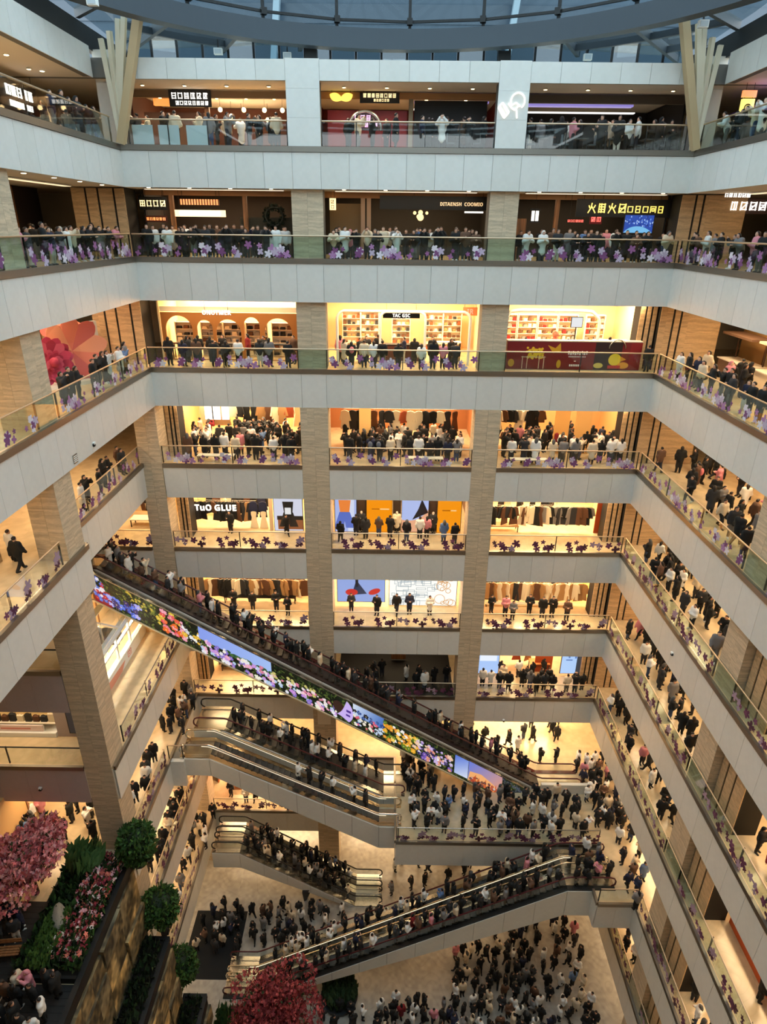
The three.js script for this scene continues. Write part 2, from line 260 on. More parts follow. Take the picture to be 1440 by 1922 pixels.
// ------------------------------------------------------------------ glass roof
const RC = [0.45, 12.4], RR = 16.35, NR = 26;
{
  const ring = thing('roof_ring_beam', 'dark slate curved ring beam holding the round skylight', 'beam'); ring.userData.kind = 'structure';
  for (let i = 0; i < NR * 2; i++) {
    const a0 = i / (NR * 2) * Math.PI * 2, a1 = (i + 1) / (NR * 2) * Math.PI * 2, s = new THREE.Shape();
    for (let j = 0; j <= 3; j++) { const a = a0 + (a1 - a0) * j / 3; s[j ? 'lineTo' : 'moveTo'](RC[0] + RR * Math.cos(a), RC[1] + RR * Math.sin(a)); }
    for (let j = 3; j >= 0; j--) { const a = a0 + (a1 - a0) * j / 3; s.lineTo(RC[0] + (RR + 0.75) * Math.cos(a), RC[1] + (RR + 0.75) * Math.sin(a)); }
    const g = new THREE.ExtrudeGeometry(s, { depth: 0.95, bevelEnabled: false }); g.rotateX(Math.PI / 2); g.translate(0, 61.4, 0);
    part('ring_segment', g, M.slate, ring);
  }
  const drum = thing('skylight_drum', 'curved glass skylight wall with black mullions above the ring beam', 'skylight'); drum.userData.kind = 'structure';
  const roof = thing('skylight_roof', 'low glass cone closing the round skylight', 'skylight'); roof.userData.kind = 'structure';
  const pt = (a, r, y) => [RC[0] + r * Math.cos(a), y, RC[1] + r * Math.sin(a)];
  const off = -0.09;
  for (let i = 0; i < NR; i++) {
    const a0 = i / NR * Math.PI * 2 + off, a1 = (i + 1) / NR * Math.PI * 2 + off, R = RR + 0.35;
    beam('mullion', M.black, drum, pt(a0, R, 61.3), pt(a0, R, 66.0), 0.16, 0.16);
    part('mullion_foot', bx(0.3, 0.3, 0.3), M.black, drum, ...pt(a0, R - 0.15, 61.75), -a0);
    beam('transom', M.black, drum, pt(a0, R - 0.1, 61.75), pt(a1, R - 0.1, 61.75), 0.12, 0.12);
    beam('transom', M.black, drum, pt(a0, R, 65.9), pt(a1, R, 65.9), 0.14, 0.14);
    const q = new THREE.BufferGeometry().setFromPoints([pt(a0, R, 61.4), pt(a1, R, 61.4), pt(a1, R, 65.9), pt(a0, R, 65.9)].map((p) => new THREE.Vector3(...p))); q.setIndex([0, 1, 2, 0, 2, 3]); q.computeVertexNormals();
    part('glass_pane', q, M.drumGlass, drum);
    beam('rafter', M.slate, roof, pt(a0, R, 66.0), pt(a0, 1.2, 68.2), 0.18, 0.3);
    const t = new THREE.BufferGeometry().setFromPoints([pt(a0, R, 66.05), pt(a1, R, 66.05), pt(a1, 1.2, 68.3), pt(a0, 1.2, 68.3)].map((p) => new THREE.Vector3(...p))); t.setIndex([0, 1, 2, 0, 2, 3]); t.computeVertexNormals();
    part('glass_pane', t, M.roofGlass, roof);
  }
  // flat glass between the ring and the parapet walls
  const flat = thing('skylight_apron', 'slate beams and blue glass panes filling the roof corners', 'skylight'); flat.userData.kind = 'structure';
  const X0 = -15.3, X1 = 17.0, Z0 = -5.3, Z1 = 38.4, reach = (a) => { const c = Math.cos(a), s = Math.sin(a); let t = 1e9; if (c > 0) t = Math.min(t, (X1 - RC[0]) / c); if (c < 0) t = Math.min(t, (X0 - RC[0]) / c); if (s > 0) t = Math.min(t, (Z1 - RC[1]) / s); if (s < 0) t = Math.min(t, (Z0 - RC[1]) / s); return t; };
  const NA = 60, yIn = 60.95, yOut = (r) => yIn - 0.07 * (r - RR);
  for (let i = 0; i < NA; i++) {
    const a0 = i / NA * Math.PI * 2, a1 = (i + 1) / NA * Math.PI * 2, e0 = reach(a0), e1 = reach(a1);
    if (Math.max(e0, e1) < RR + 0.9) continue;
    if (e0 > RR + 0.9 && i % 2 === 0) beam('rafter', M.slate, flat, pt(a0, RR + 0.7, yIn), pt(a0, e0, yOut(e0)), 0.22, 0.42);
    for (let r = RR + 0.75; r < Math.max(e0, e1); r += 2.4) {
      const r0 = Math.min(r, e0), r1 = Math.min(r, e1), q0 = Math.min(r + 2.4, e0), q1 = Math.min(r + 2.4, e1);
      if (q0 - r0 < 0.05 && q1 - r1 < 0.05) continue;
      if (r > RR + 1 && r < e0 && r < e1) beam('purlin', M.slate, flat, pt(a0, r, yOut(r) - 0.02), pt(a1, r, yOut(r) - 0.02), 0.2, 0.3);
      const g = new THREE.BufferGeometry().setFromPoints([pt(a0, r0, yOut(r0) + 0.12), pt(a1, r1, yOut(r1) + 0.12), pt(a1, q1, yOut(q1) + 0.12), pt(a0, q0, yOut(q0) + 0.12)].map((p) => new THREE.Vector3(...p))); g.setIndex([0, 1, 2, 0, 2, 3]); g.computeVertexNormals();
      part('glass_pane', g, M.drumGlass, flat);
    }
  }
  // eaves beams and clerestory
  const eave = thing('roof_eaves_beam', 'dark steel edge beams where the glass roof meets the parapets', 'beam'); eave.userData.kind = 'structure';
  beam('edge_beam', M.slate, eave, [-15.3, 61.35, -5.2], [17.0, 61.35, -5.2], 0.4, 0.6);
  beam('edge_beam', M.dark, eave, [-15.5, 60.0, -5.2], [-15.5, 60.0, 38], 0.35, 1.0);
  beam('edge_beam', M.dark, eave, [17.2, 60.0, -5.2], [17.2, 60.0, 38], 0.35, 1.0);
  for (const x of [-4.55, 6.3]) beam('strut_post', M.black, eave, [x, 59.15, -4.4], [x, 60.5, -4.4], 0.7, 0.5);
  const cl = thing('window_1', 'strip of clerestory panes between black mullions under the roof', 'window'); cl.userData.kind = 'structure';
  for (let i = 0; i < 22; i++) {
    const x = -15.2 + i * 1.46; mm('mullion', M.black, cl, x - 0.06, x + 0.06, 59.15, 61.05, -5.1, -4.98);
    part('glass_pane', bx(1.3, 1.8, 0.02), i % 3 === 1 ? M.glass : M.drumGlass, cl, x + 0.73, 60.1, -5.05);
  }
  // buildings seen through the skylight
  const tw = thing('exterior_tower_block', 'blue grey tower face seen through the skylight', 'building'); tw.position.set(0, 0, 0);
  mm('wall', std(0.26, 0.31, 0.36, 0.8), tw, -70, 70, 50, 95, -45, -40);
  for (let i = 0; i < 9; i++) mm('window_band', std(0.20, 0.25, 0.30, 0.3), tw, -68, 68, 60 + i * 3.4, 61.6 + i * 3.4, -40, -39.85);
  for (const x of [-12.5, 11]) beam('diagonal_brace', std(0.52, 0.58, 0.62, 0.6), tw, [x, 62, -38.5], [x + 2.6, 84, -38.5], 0.8, 0.6);
  // fan of leaning timber-coloured posts in both back corners
  for (const [bxp, s, lab] of [[-14.3, 1, 'beside the restaurant with globe lamps'], [16.1, -1, 'beside the purple shop']]) {
    const v = thing('leaning_posts', `fan of pale slanting roof posts ${lab}`, 'post', 'roof posts'); v.userData.kind = 'structure';
    const base = [bxp, 55.33, 0.12];
    const tops = [[bxp + s * 1.9, 61.1, 0.4], [bxp + s * 1.05, 60.75, 0.28], [bxp + s * 0.72, 60.7, 0.2], [bxp + s * 0.2, 60.2, 0.2], [bxp - s * 0.3, 59.9, 0.14]];
    tops.forEach((t, i) => beam('post', i ? std(0.86, 0.82, 0.72, 0.6) : std(0.78, 0.68, 0.52, 0.6), v, i ? [base[0] + s * (0.12 - i * 0.03), base[1] + 1.0 - i * 0.12, base[2]] : base, t, i ? 0.2 : 0.34, i ? 0.24 : 0.4));
    const c = thing('column', `white corner pier behind the posts ${lab}`, 'column'); c.userData.kind = 'structure';
    mm('column_core', M.core, c, Math.min(bxp + s * 0.1, bxp - s * 1.1), Math.max(bxp + s * 0.1, bxp - s * 1.1), 55.3, 59.6, -1.6, -0.5);
    for (let r = 0; r < 3; r++) mm('panel', M.panel, c, Math.min(bxp + s * 0.1, bxp - s * 1.1), Math.max(bxp + s * 0.1, bxp - s * 1.1), 55.3 + r * 1.43, 56.72 + r * 1.43, -0.5, -0.46);
  }
  // floodlights on the roof beams
  for (const [x, y, z, n] of [[-13.2, 60.35, 4.2, 'near the leaning posts on the restaurant side'], [-9.6, 60.2, -3.6, 'above the restaurant with globe lamps'], [-5.9, 60.2, -4.4, 'beside the first strut post'], [10.9, 60.2, -4.0, 'above the dark restaurant'], [14.6, 60.3, 2.0, 'near the leaning posts on the purple shop side']]) {
    const f = thing('floodlight', `small white roof floodlight ${n}`, 'light', 'roof floodlights', x, y, z);
    part('housing', bx(0.45, 0.3, 0.25), M.white, f); part('bracket', bx(0.06, 0.55, 0.06), M.black, f, 0, 0.3, -0.05); part('lens', bx(0.36, 0.22, 0.03), std(0.75, 0.78, 0.8, 0.2), f, 0, 0, 0.13);
  }
}
// ------------------------------------------------------------------ glass railings with flower stickers
function petalFlower(r, n, cx, cy, col, rot) {
  const s = new THREE.Shape();
  for (let i = 0; i <= n * 8; i++) { const a = i / (n * 8) * Math.PI * 2, rr = r * (0.42 + 0.58 * Math.abs(Math.cos(a * n / 2))); const x = cx + rr * Math.cos(a + rot), y = cy + rr * Math.sin(a + rot); s[i ? 'lineTo' : 'moveTo'](x, y); }
  const g = new THREE.ShapeGeometry(s, 1); const c = new Float32Array(g.attributes.position.count * 3), q = rgb(...col);
  for (let i = 0; i < c.length; i += 3) { c[i] = q.r; c[i + 1] = q.g; c[i + 2] = q.b; }
  g.setAttribute('color', new THREE.BufferAttribute(c, 3)); g.deleteAttribute('uv'); return g;
}
function stickerSet(seed, cols, count, w, h, size) {
  const r = rng(seed), gs = [];
  for (let i = 0; i < count; i++) { const y = Math.pow(r(), 1.7) * h, g = petalFlower(size * (0.6 + 0.8 * r()), r() < 0.7 ? 5 : 4, (r() - 0.5) * w, y - 0.42, cols[Math.floor(r() * cols.length)], r() * 6); g.translate(0, 0, i * 0.0006); gs.push(g); }
  return mergeGeometries(gs);
}
const STICK = {
  lilac: [1, 2, 3, 4].map((s) => stickerSet(s, [[0.56, 0.35, 0.54], [0.64, 0.46, 0.63], [0.84, 0.81, 0.84], [0.46, 0.26, 0.44], [0.72, 0.66, 0.74]], 10, 1.8, 0.55, 0.19)),
  plum: [5, 6, 7, 8].map((s) => stickerSet(s, [[0.36, 0.16, 0.28], [0.45, 0.24, 0.36], [0.30, 0.14, 0.20], [0.62, 0.52, 0.60]], 10, 1.85, 0.62, 0.21)),
};
const rrail = rng(5);
// points: plan polyline; n: unit normal into the void per segment
function railing(label, group, y, segs, opt = {}) {
  const g = thing('glass_railing', label, 'railing', group);
  const top = 1.17, inset = opt.inset ?? 0.08;
  for (const [a, b, nx, nz, flowers = opt.flowers] of segs) {
    const dx = b[0] - a[0], dz = b[1] - a[1], L = Math.hypot(dx, dz), n = Math.max(1, Math.round(L / (opt.w ?? 2.1))), ry = Math.atan2(nx, nz), step = L / n;
    const px = (t) => a[0] + dx * t - nx * inset, pz = (t) => a[1] + dz * t - nz * inset;
    for (let i = 0; i < n; i++) {
      const t = (i + 0.5) / n, pane = part('glass_pane', bx(step - 0.03, 1.1, 0.016), opt.glass ?? M.glass, g, px(t), y + 0.58, pz(t), ry);
      if (flowers) part('flower_sticker', STICK[flowers][Math.floor(rrail() * 4)], M.vcol, pane, 0, 0, 0.012).userData.kind = 'stuff';
    }
    const np = Math.max(1, Math.round(L / (opt.post ?? 4.2)));
    for (let i = 0; i <= np; i++) part('post', bx(0.05, 1.16, 0.07), opt.postM ?? M.dark, g, px(i / np) - nx * 0.05, y + 0.58, pz(i / np) - nz * 0.05, ry);
    rod('handrail', opt.rail ?? M.brass, g, [px(0), y + top, pz(0)], [px(1), y + top, pz(1)], 0.038);
  }
  return g;
}
const FLW = { 8: 'lilac', 7: 'lilac', 6: 'lilac', 5: 'plum', 4: 'plum', 3: 'plum', 2: 'plum', 1: 'plum' };
const BAYN = ['first bay from the leaning posts', 'middle bay', 'bay next to the long side'];
const yR = (k) => FT[k] + 0.28;
for (let k = 9; k >= 1; k--) {
  const fl = FLW[k];
  if (k === 9) BAYS.forEach(([a, b], i) => railing(`glass balustrade on the top gallery, ${['below the globe lamps', 'below the red arch shop', 'below the dark restaurant'][i]}`, 'balustrades', yR(9), [[[a + (i ? 0.05 : 0.6), 0], [b - (i === 2 ? 0.6 : 0.05), 0], 0, 1]], { w: 2.0, post: 2.0 }));
  else if (k >= 7) { // glass runs on in front of the stone pillars, without stickers there
    const segs = BAYS.map(([a, b], i) => [[a, 0], [b, 0], 0, 1, k === 7 && i === 2 ? null : fl]); segs.push([[-5.45, 0], [-3.7, 0], 0, 1, null], [[5.5, 0], [7.1, 0], 0, 1, null]);
    railing(`long glass balustrade with ${k === 8 ? 'dense' : 'lilac'} flower stickers along the back of the ${DOWN[k]}`, 'balustrades', yR(k), segs, { glass: M.glassGreen });
  } else if (k >= 3) BAYS.forEach(([a, b], i) => railing(`${fl === 'lilac' ? 'lilac' : 'plum'} flower glass balustrade, ${['bay near the escalator top', 'middle bay', 'bay near the long side'][i]} of the ${DOWN[k]}`, 'balustrades', yR(k), [[[a + 0.02, 0], [b - 0.02, 0], 0, 1]], { flowers: fl }));
  if (k >= 3 || k === 1) railing(`long glass balustrade along the long side of the ${DOWN[k]}`, 'balustrades', yR(k), [[[k === 1 ? 16.3 : 16.2, 0.1], [k === 1 ? 16.3 : 16.2, 13.1], -1, 0, fl], [[k === 1 ? 16.3 : 16.2, 13.1], [k === 1 ? 16.3 : 16.2, 15], -1, 0, null], [[k === 1 ? 16.3 : 16.2, 15], [k === 1 ? 16.3 : 16.2, SIDE_END], -1, 0, k === 9 ? 'lilac' : fl]], { glass: M.glassGreen });
}
railing('glass balustrade beside the leaning posts on the top gallery', 'balustrades', yR(9), [[[-14.48, SIDE_END], [-14.48, 0.6], 1, 0]]);
for (const k of [8, 7]) railing(`glass balustrade with lilac flowers on the paper flower side, ${DOWN[k]}`, 'balustrades', yR(k), [[[-14.48, SIDE_END], [-14.48, 13.1], 1, 0, 'lilac'], [[-14.48, 13.1], [-14.48, 11.3], 1, 0, null], [[-14.48, 11.3], [-14.48, 0.1], 1, 0, 'lilac']], { glass: M.glassGreen });
railing('short glass balustrade between the two stone pillars, fourth gallery down', 'balustrades', yR(6), [[[-15.85, 11.4], [-15.85, 0.2], 1, 0, 'lilac']]);
railing('glass balustrade at the picture edge beside the man in black', 'balustrades', yR(6), [[[-14.45, SIDE_END], [-14.45, 13.6], 1, 0, 'plum']], { w: 2.4 });
railing('glass balustrade behind the corner pillar at the top of the long escalator', 'balustrades', yR(5), [[[-19.5, 0], [-16, 0], 0, 1, 'plum']]);
railing('dark railed balustrade on the mauve fascia beside the broad pillar', 'balustrades', yR(4), [[[-24, 13.4], [-16, 13.4], 0, 1]], { rail: M.dark });
railing('dark railed balustrade on the upper mauve fascia', 'balustrades', yR(5), [[[-24, 13.4], [-16, 13.4], 0, 1]], { rail: M.dark });
railing('plum flower glass balustrade running behind the broad pillar', 'balustrades', yR(4), [[[-14.4, 11.6], [-14.4, 0.2], 1, 0, 'plum']], { rail: M.trim });
railing('glass balustrade leading to the silver escalator landing', 'balustrades', yR(3), [[[-14.35, 13], [-14.35, 7.0], 1, 0, 'plum'], [[-14.35, 6.75], [-13.4, 6.75], 0, 1, null]], { rail: M.brass });
railing('glass balustrade below the silver escalator landing', 'balustrades', yR(2), [[[-14.35, 13], [-14.35, 0.2], 1, 0, 'plum']]);
railing('glass balustrade beside the lowest left escalator landing', 'balustrades', yR(1), [[[-14.2, 13], [-14.2, 4.3], 1, 0, 'plum']]);
railing('back glass balustrade in front of the red clothes racks', 'balustrades', yR(1), [[[-14.2, 0], [-5.4, 0], 0, 1, 'plum'], [[-5.4, 0], [16.3, 0], 0, 1, 'plum']]);
railing('glass balustrade along the front of the crowded platform', 'balustrades', yR(2), [[[1.05, 7.7], [15.1, 7.7], 0, 1, 'plum']], { rail: M.steel });
railing('short platform balustrade beside the silver escalators', 'balustrades', yR(2), [[[1.02, 6.7], [1.02, 7.65], -1, 0]], { rail: M.steel });
railing('short brass railed balcony at the head of the two storey escalators', 'balustrades', yR(2), [[[13.85, 11.95], [16.2, 11.95], 0, 1, null], [[16.2, 11.95], [16.2, SIDE_END], -1, 0, 'plum']]);
solo('landing_slab', bx(0.95, 2.2, 0.3), M.panel, 'small beige ledge at the silver escalator landing', 'wall', null, 'structure', -13.86, F[3] - 1.2, 6.6);
// ------------------------------------------------------------------ lamps: glowing panel + area light of the same size just below it
function ceilLight(label, x, y, z, w, d, col, power, group = 'gallery strip lights') {
  const g = thing('ceiling_light', label, 'light', group, x, y, z);
  part('lamp_frame', bx(w + 0.1, 0.05, d + 0.1), M.white, g, 0, -0.025, 0);
  part('lamp_diffuser', bx(w, 0.02, d), cached2(`d${col}`, () => new THREE.MeshStandardMaterial({ color: rgb(0.9, 0.88, 0.84), emissive: new THREE.Color().setRGB(...col), emissiveIntensity: 1.2, roughness: 0.6 })), g, 0, -0.058, 0);
  const l = new THREE.RectAreaLight(new THREE.Color().setRGB(...col), power, w, d); l.position.set(0, -0.075, 0); l.rotation.x = -Math.PI / 2; l.name = 'lamp_light'; g.add(l);
  return g;
}
const SHOPZ = -2.9;                                  // shopfront line of the back galleries
const POWER = { 9: 0.30, 8: 0.30, 7: 1.15, 6: 1.0, 5: 1.15, 4: 1.15, 3: 0.9, 2: 1.3, 1: 1.0, 0: 0.55 };
const SHOPP = [[0.5, 0.4, 0.4], [1.2, 0.6, 0.6], [1.0, 1.0, 1.0], [1.0, 0.10, 0.7], [1.2, 1.2, 1.3], [1.0, 0.8, 1.35], [1.1, 0.9, 0.7], [1.0, 1.2, 1.3], [0.30, 0.26, 0.16], [0, 0, 0]];
for (let k = 0; k <= 9; k++) {
  const y = k === 9 ? 58.28 : FB[k + 1] + 0.03, P = LAMP * POWER[k];
  BAYS.forEach(([a, b], i) => {
    const cx = (a + b) / 2, w = b - a - 1.2;
    if (k !== 9 && !(k === 3 && i === 1)) ceilLight(`warm strip light over the back walkway, ${BAYN[i]}, ${DOWN[k]}`, cx, y, -1.5, w, 0.35, k >= 8 ? SOFTWARM : WARM, P);
    if (k !== 9) ceilLight(`warm ceiling panel inside the shop, ${BAYN[i]}, ${DOWN[k]}`, cx, y, -5.6, w, 1.6, k === 9 && i === 2 ? COOL : WARM, LAMP * SHOPP[k][i], 'shop ceiling panels');
  });
  if (k !== 9) for (const [z0, z1, n] of [[0.5, 12.5, 'far half'], [15.2, 25.5, 'near half']]) {
    ceilLight(`warm strip light over the long side walkway, ${n}, ${DOWN[k]}`, 19.4, y, (z0 + z1) / 2, 0.4, z1 - z0, WARM, P * (k === 9 ? 0.9 : 1.1));
    if (k !== 4 && !(k === 3 && z0 > 10) && k !== 5) ceilLight(`warm strip light over the walkway on the paper flower side, ${n}, ${DOWN[k]}`, k === 6 && z0 < 10 ? -18.4 : -17.4, y, (z0 + z1) / 2, 0.4, z1 - z0, WARM, P);
  }
}
ceilLight('strip light over the escalator head on the fifth gallery down', -21.4, FB[6] + 0.03, 5.5, 0.4, 9, WARM, LAMP);
ceilLight('strip light above the handbag shop beside the broad pillar', -20, FB[5] + 0.03, 12.4, 6, 0.3, WARM, LAMP * 0.5);
ceilLight('strip light under the mauve fascia above the garden terrace', -20, FB[4] + 0.03, 11.9, 6, 0.4, WARM, LAMP * 1.1);
// small round downlights that show on the upper soffits
{
  let n = 0;
  const dl = (x, y, z, lab) => { const g = thing('downlight', lab, 'light', 'soffit downlights', x, y, z); part('lamp_ring', cyl(0.13, 0.13, 0.04, 16), M.white, g, 0, -0.02, 0); part('lamp_lens', cyl(0.1, 0.1, 0.02, 16), glow(1, 0.9, 0.72, 9), g, 0, -0.045, 0); };
  BAYS.forEach(([a, b], i) => { for (let j = 0; j < 4; j++) dl(a + (b - a) * (j + 0.5) / 4, FB[9] + 0.05, -0.55, `${['first', 'second', 'third', 'last'][j]} downlight, ${['post side', 'middle', 'long side'][i]} bay soffit, second gallery down`); });
  for (let j = 0; j < 4; j++) dl(-17.2, 58.3, 1.5 + j * 3.2, `${['farthest', 'third', 'second', 'nearest'][j]} downlight in the sloping view of the top gallery soffit`);
  for (let j = 0; j < 4; j++) dl(-15.1, FB[9] + 0.05, 1.5 + j * 2.6, `${['farthest', 'third', 'second', 'nearest'][j]} downlight along the edge soffit above the dark corner shop`);
}

// recessed spot lamps of the top gallery
{
  const can = (x, z, p, col, lab) => { const g = thing('ceiling_spot_lamp', lab, 'light', 'top gallery spot lamps', x, 58.28, z); part('lamp_ring', cyl(0.12, 0.12, 0.04, 14), M.white, g, 0, -0.02, 0); part('lamp_lens', cyl(0.09, 0.09, 0.02, 14), glow(1, 0.86, 0.62, 6), g, 0, -0.045, 0);
    const l = new THREE.SpotLight(new THREE.Color().setRGB(...col), p, 0, 1.15, 0.6); l.position.set(0, -0.07, 0); l.target.position.set(0, -3, 0); l.castShadow = true; l.name = 'lamp_light'; l.shadow.radius = 4; g.add(l); g.add(l.target); };
  const nth = ['first', 'second', 'third', 'fourth', 'fifth', 'sixth'];
  BAYS.forEach(([a, b], i) => { for (let j = 0; j < 4; j++) { const x = a + (b - a) * (j + 0.5) / 4, dim = i === 0 || x < 1; can(x, -1.6, dim ? 26 : 9, i === 2 || x > 1 ? [0.95, 0.92, 1.0] : SOFTWARM, `${nth[j]} spot lamp over the top gallery walkway, ${['post side', 'middle', 'long side'][i]} bay`); can(x, -5, dim ? 34 : 8, i === 2 || x > 1 ? COOL : WARM, `${nth[j]} spot lamp inside the top gallery shop, ${['post side', 'middle', 'long side'][i]} bay`); } });
  for (let j = 0; j < 5; j++) { can(-17.6, 2 + j * 3, 30, WARM, `${nth[j]} spot lamp over the top walkway by the leaning posts`); can(19.4, 1 + j * 3, 36, SOFTWARM, `${nth[j]} spot lamp over the top walkway by the purple shop`); }
}
ceilLight('lamp panel added to brighten the slanted beam shop', -19.6, F[4] + 2.55, 5.2, 0.4, 7.4, SOFTWARM, LAMP * 3);  // added fill lamp, lifts the dark shop interior
ceilLight('lamp panel added to brighten the handbag shelf', -21, FB[5] + 0.03, 11.0, 5, 0.3, SOFTWARM, LAMP * 0.6);  // extra lamp put in to brighten the handbag shop

ceilLight('strip lamp added to brighten the walkway behind the corner pillar', -17.8, FB[6] + 0.03, -1.4, 3.2, 0.35, WARM, LAMP);  // added lamp, brightens the dark corridor behind the pillar
ceilLight('panel lamp added to brighten the corner shop at the escalator top', -17.8, FB[6] + 0.03, -4.6, 3.2, 1.0, WARM, LAMP * 0.8);  // added with the strip lamp to lift the corner behind the pillar
ceilLight('slim lamp added to brighten the slanted beam shop along its window head', -17.5, F[4] + 2.55, 5.2, 0.2, 7.4, SOFTWARM, LAMP * 3);  // second added fill lamp for the same shop
// ------------------------------------------------------------------ people: one smooth skin per pose from tapered bones, clothes as their own meshes
function surfaceNet(f, lo, hi, c) {
  const n = [0, 1, 2].map((i) => Math.ceil((hi[i] - lo[i]) / c) + 1), N = n[0] * n[1] * n[2], v = new Float32Array(N), at = (i, j, k) => i + n[0] * (j + n[1] * k);
  for (let k = 0; k < n[2]; k++) for (let j = 0; j < n[1]; j++) for (let i = 0; i < n[0]; i++) v[at(i, j, k)] = f(lo[0] + i * c, lo[1] + j * c, lo[2] + k * c);
  const id = new Int32Array(N).fill(-1), pos = [], idx = [];
  for (let k = 0; k < n[2] - 1; k++) for (let j = 0; j < n[1] - 1; j++) for (let i = 0; i < n[0] - 1; i++) {
    let m = 0, sx = 0, sy = 0, sz = 0, cnt = 0; const d = [];
    for (let q = 0; q < 8; q++) { d[q] = v[at(i + (q & 1), j + ((q >> 1) & 1), k + (q >> 2))]; if (d[q] < 0) m++; }
    if (m === 0 || m === 8) continue;
    for (let q = 0; q < 8; q++) for (const b of [1, 2, 4]) { if (q & b) continue; const a0 = d[q], a1 = d[q | b]; if ((a0 < 0) === (a1 < 0)) continue; const t = a0 / (a0 - a1); sx += (q & 1) + (b === 1 ? t : 0); sy += ((q >> 1) & 1) + (b === 2 ? t : 0); sz += (q >> 2) + (b === 4 ? t : 0); cnt++; }
    id[at(i, j, k)] = pos.length / 3; pos.push(lo[0] + (i + sx / cnt) * c, lo[1] + (j + sy / cnt) * c, lo[2] + (k + sz / cnt) * c);
  }
  const quad = (a, b, e, g, flip) => { if (a < 0 || b < 0 || e < 0 || g < 0) return; flip ? idx.push(a, e, b, a, g, e) : idx.push(a, b, e, a, e, g); };
  for (let k = 1; k < n[2] - 1; k++) for (let j = 1; j < n[1] - 1; j++) for (let i = 1; i < n[0] - 1; i++) {
    const s = v[at(i, j, k)] < 0;
    if (s !== v[at(i + 1, j, k)] < 0) quad(id[at(i, j - 1, k - 1)], id[at(i, j, k - 1)], id[at(i, j, k)], id[at(i, j - 1, k)], !s);
    if (s !== v[at(i, j + 1, k)] < 0) quad(id[at(i - 1, j, k - 1)], id[at(i - 1, j, k)], id[at(i, j, k)], id[at(i, j, k - 1)], !s);
    if (s !== v[at(i, j, k + 1)] < 0) quad(id[at(i - 1, j - 1, k)], id[at(i, j - 1, k)], id[at(i, j, k)], id[at(i - 1, j, k)], !s);
  }
  const g = new THREE.BufferGeometry(); g.setAttribute('position', new THREE.Float32BufferAttribute(pos, 3)); g.setIndex(idx); g.computeVertexNormals(); return g;
}
function bones(list, k = 0.03, cut) {               // list of [a, b, ra, rb]
  return (x, y, z) => {
    let s = 0;
    for (const [a, b, ra, rb] of list) {
      const ex = b[0] - a[0], ey = b[1] - a[1], ez = b[2] - a[2], L = ex * ex + ey * ey + ez * ez || 1e-9; let t = ((x - a[0]) * ex + (y - a[1]) * ey + (z - a[2]) * ez) / L; t = t < 0 ? 0 : t > 1 ? 1 : t;
      s += Math.exp(-(Math.hypot(x - a[0] - ex * t, y - a[1] - ey * t, z - a[2] - ez * t) - ra - (rb - ra) * t) / k);
    }
    let d = -k * Math.log(s + 1e-30); if (cut) d = Math.max(d, cut(x, y, z)); return d;
  };
}
const POSES = {
  stand: {}, hold: { rw: [-0.10, 1.22, 0.27], re: [-0.27, 1.10, 0.04] }, both: { lw: [0.07, 1.16, 0.29], rw: [-0.07, 1.16, 0.29], le: [0.27, 1.08, 0.06], re: [-0.27, 1.08, 0.06] },
  walk: { lk: [0.09, 0.50, 0.13], la: [0.09, 0.09, 0.25], rk: [-0.09, 0.48, -0.03], ra: [-0.09, 0.15, -0.32], lw: [0.24, 0.86, -0.16], rw: [-0.24, 0.90, 0.22], re: [-0.26, 1.12, 0.06], le: [0.26, 1.12, -0.10] },
  stride: { rk: [-0.09, 0.50, 0.16], ra: [-0.09, 0.09, 0.20], lk: [0.09, 0.48, 0.0], la: [0.09, 0.16, -0.26], rw: [-0.25, 0.86, -0.12], lw: [0.16, 1.05, 0.26], le: [0.27, 1.10, 0.03], re: [-0.26, 1.12, -0.08] },
  lean: { c: 0.16, h: 0.24, hy: -0.05, lw: [0.12, 1.13, 0.46], rw: [-0.12, 1.13, 0.46], le: [0.30, 1.09, 0.24], re: [-0.30, 1.09, 0.24] },
  photo: { lw: [0.10, 1.50, 0.34], rw: [-0.10, 1.50, 0.34], le: [0.28, 1.24, 0.20], re: [-0.28, 1.24, 0.20] },
};
const poseGeo = {};
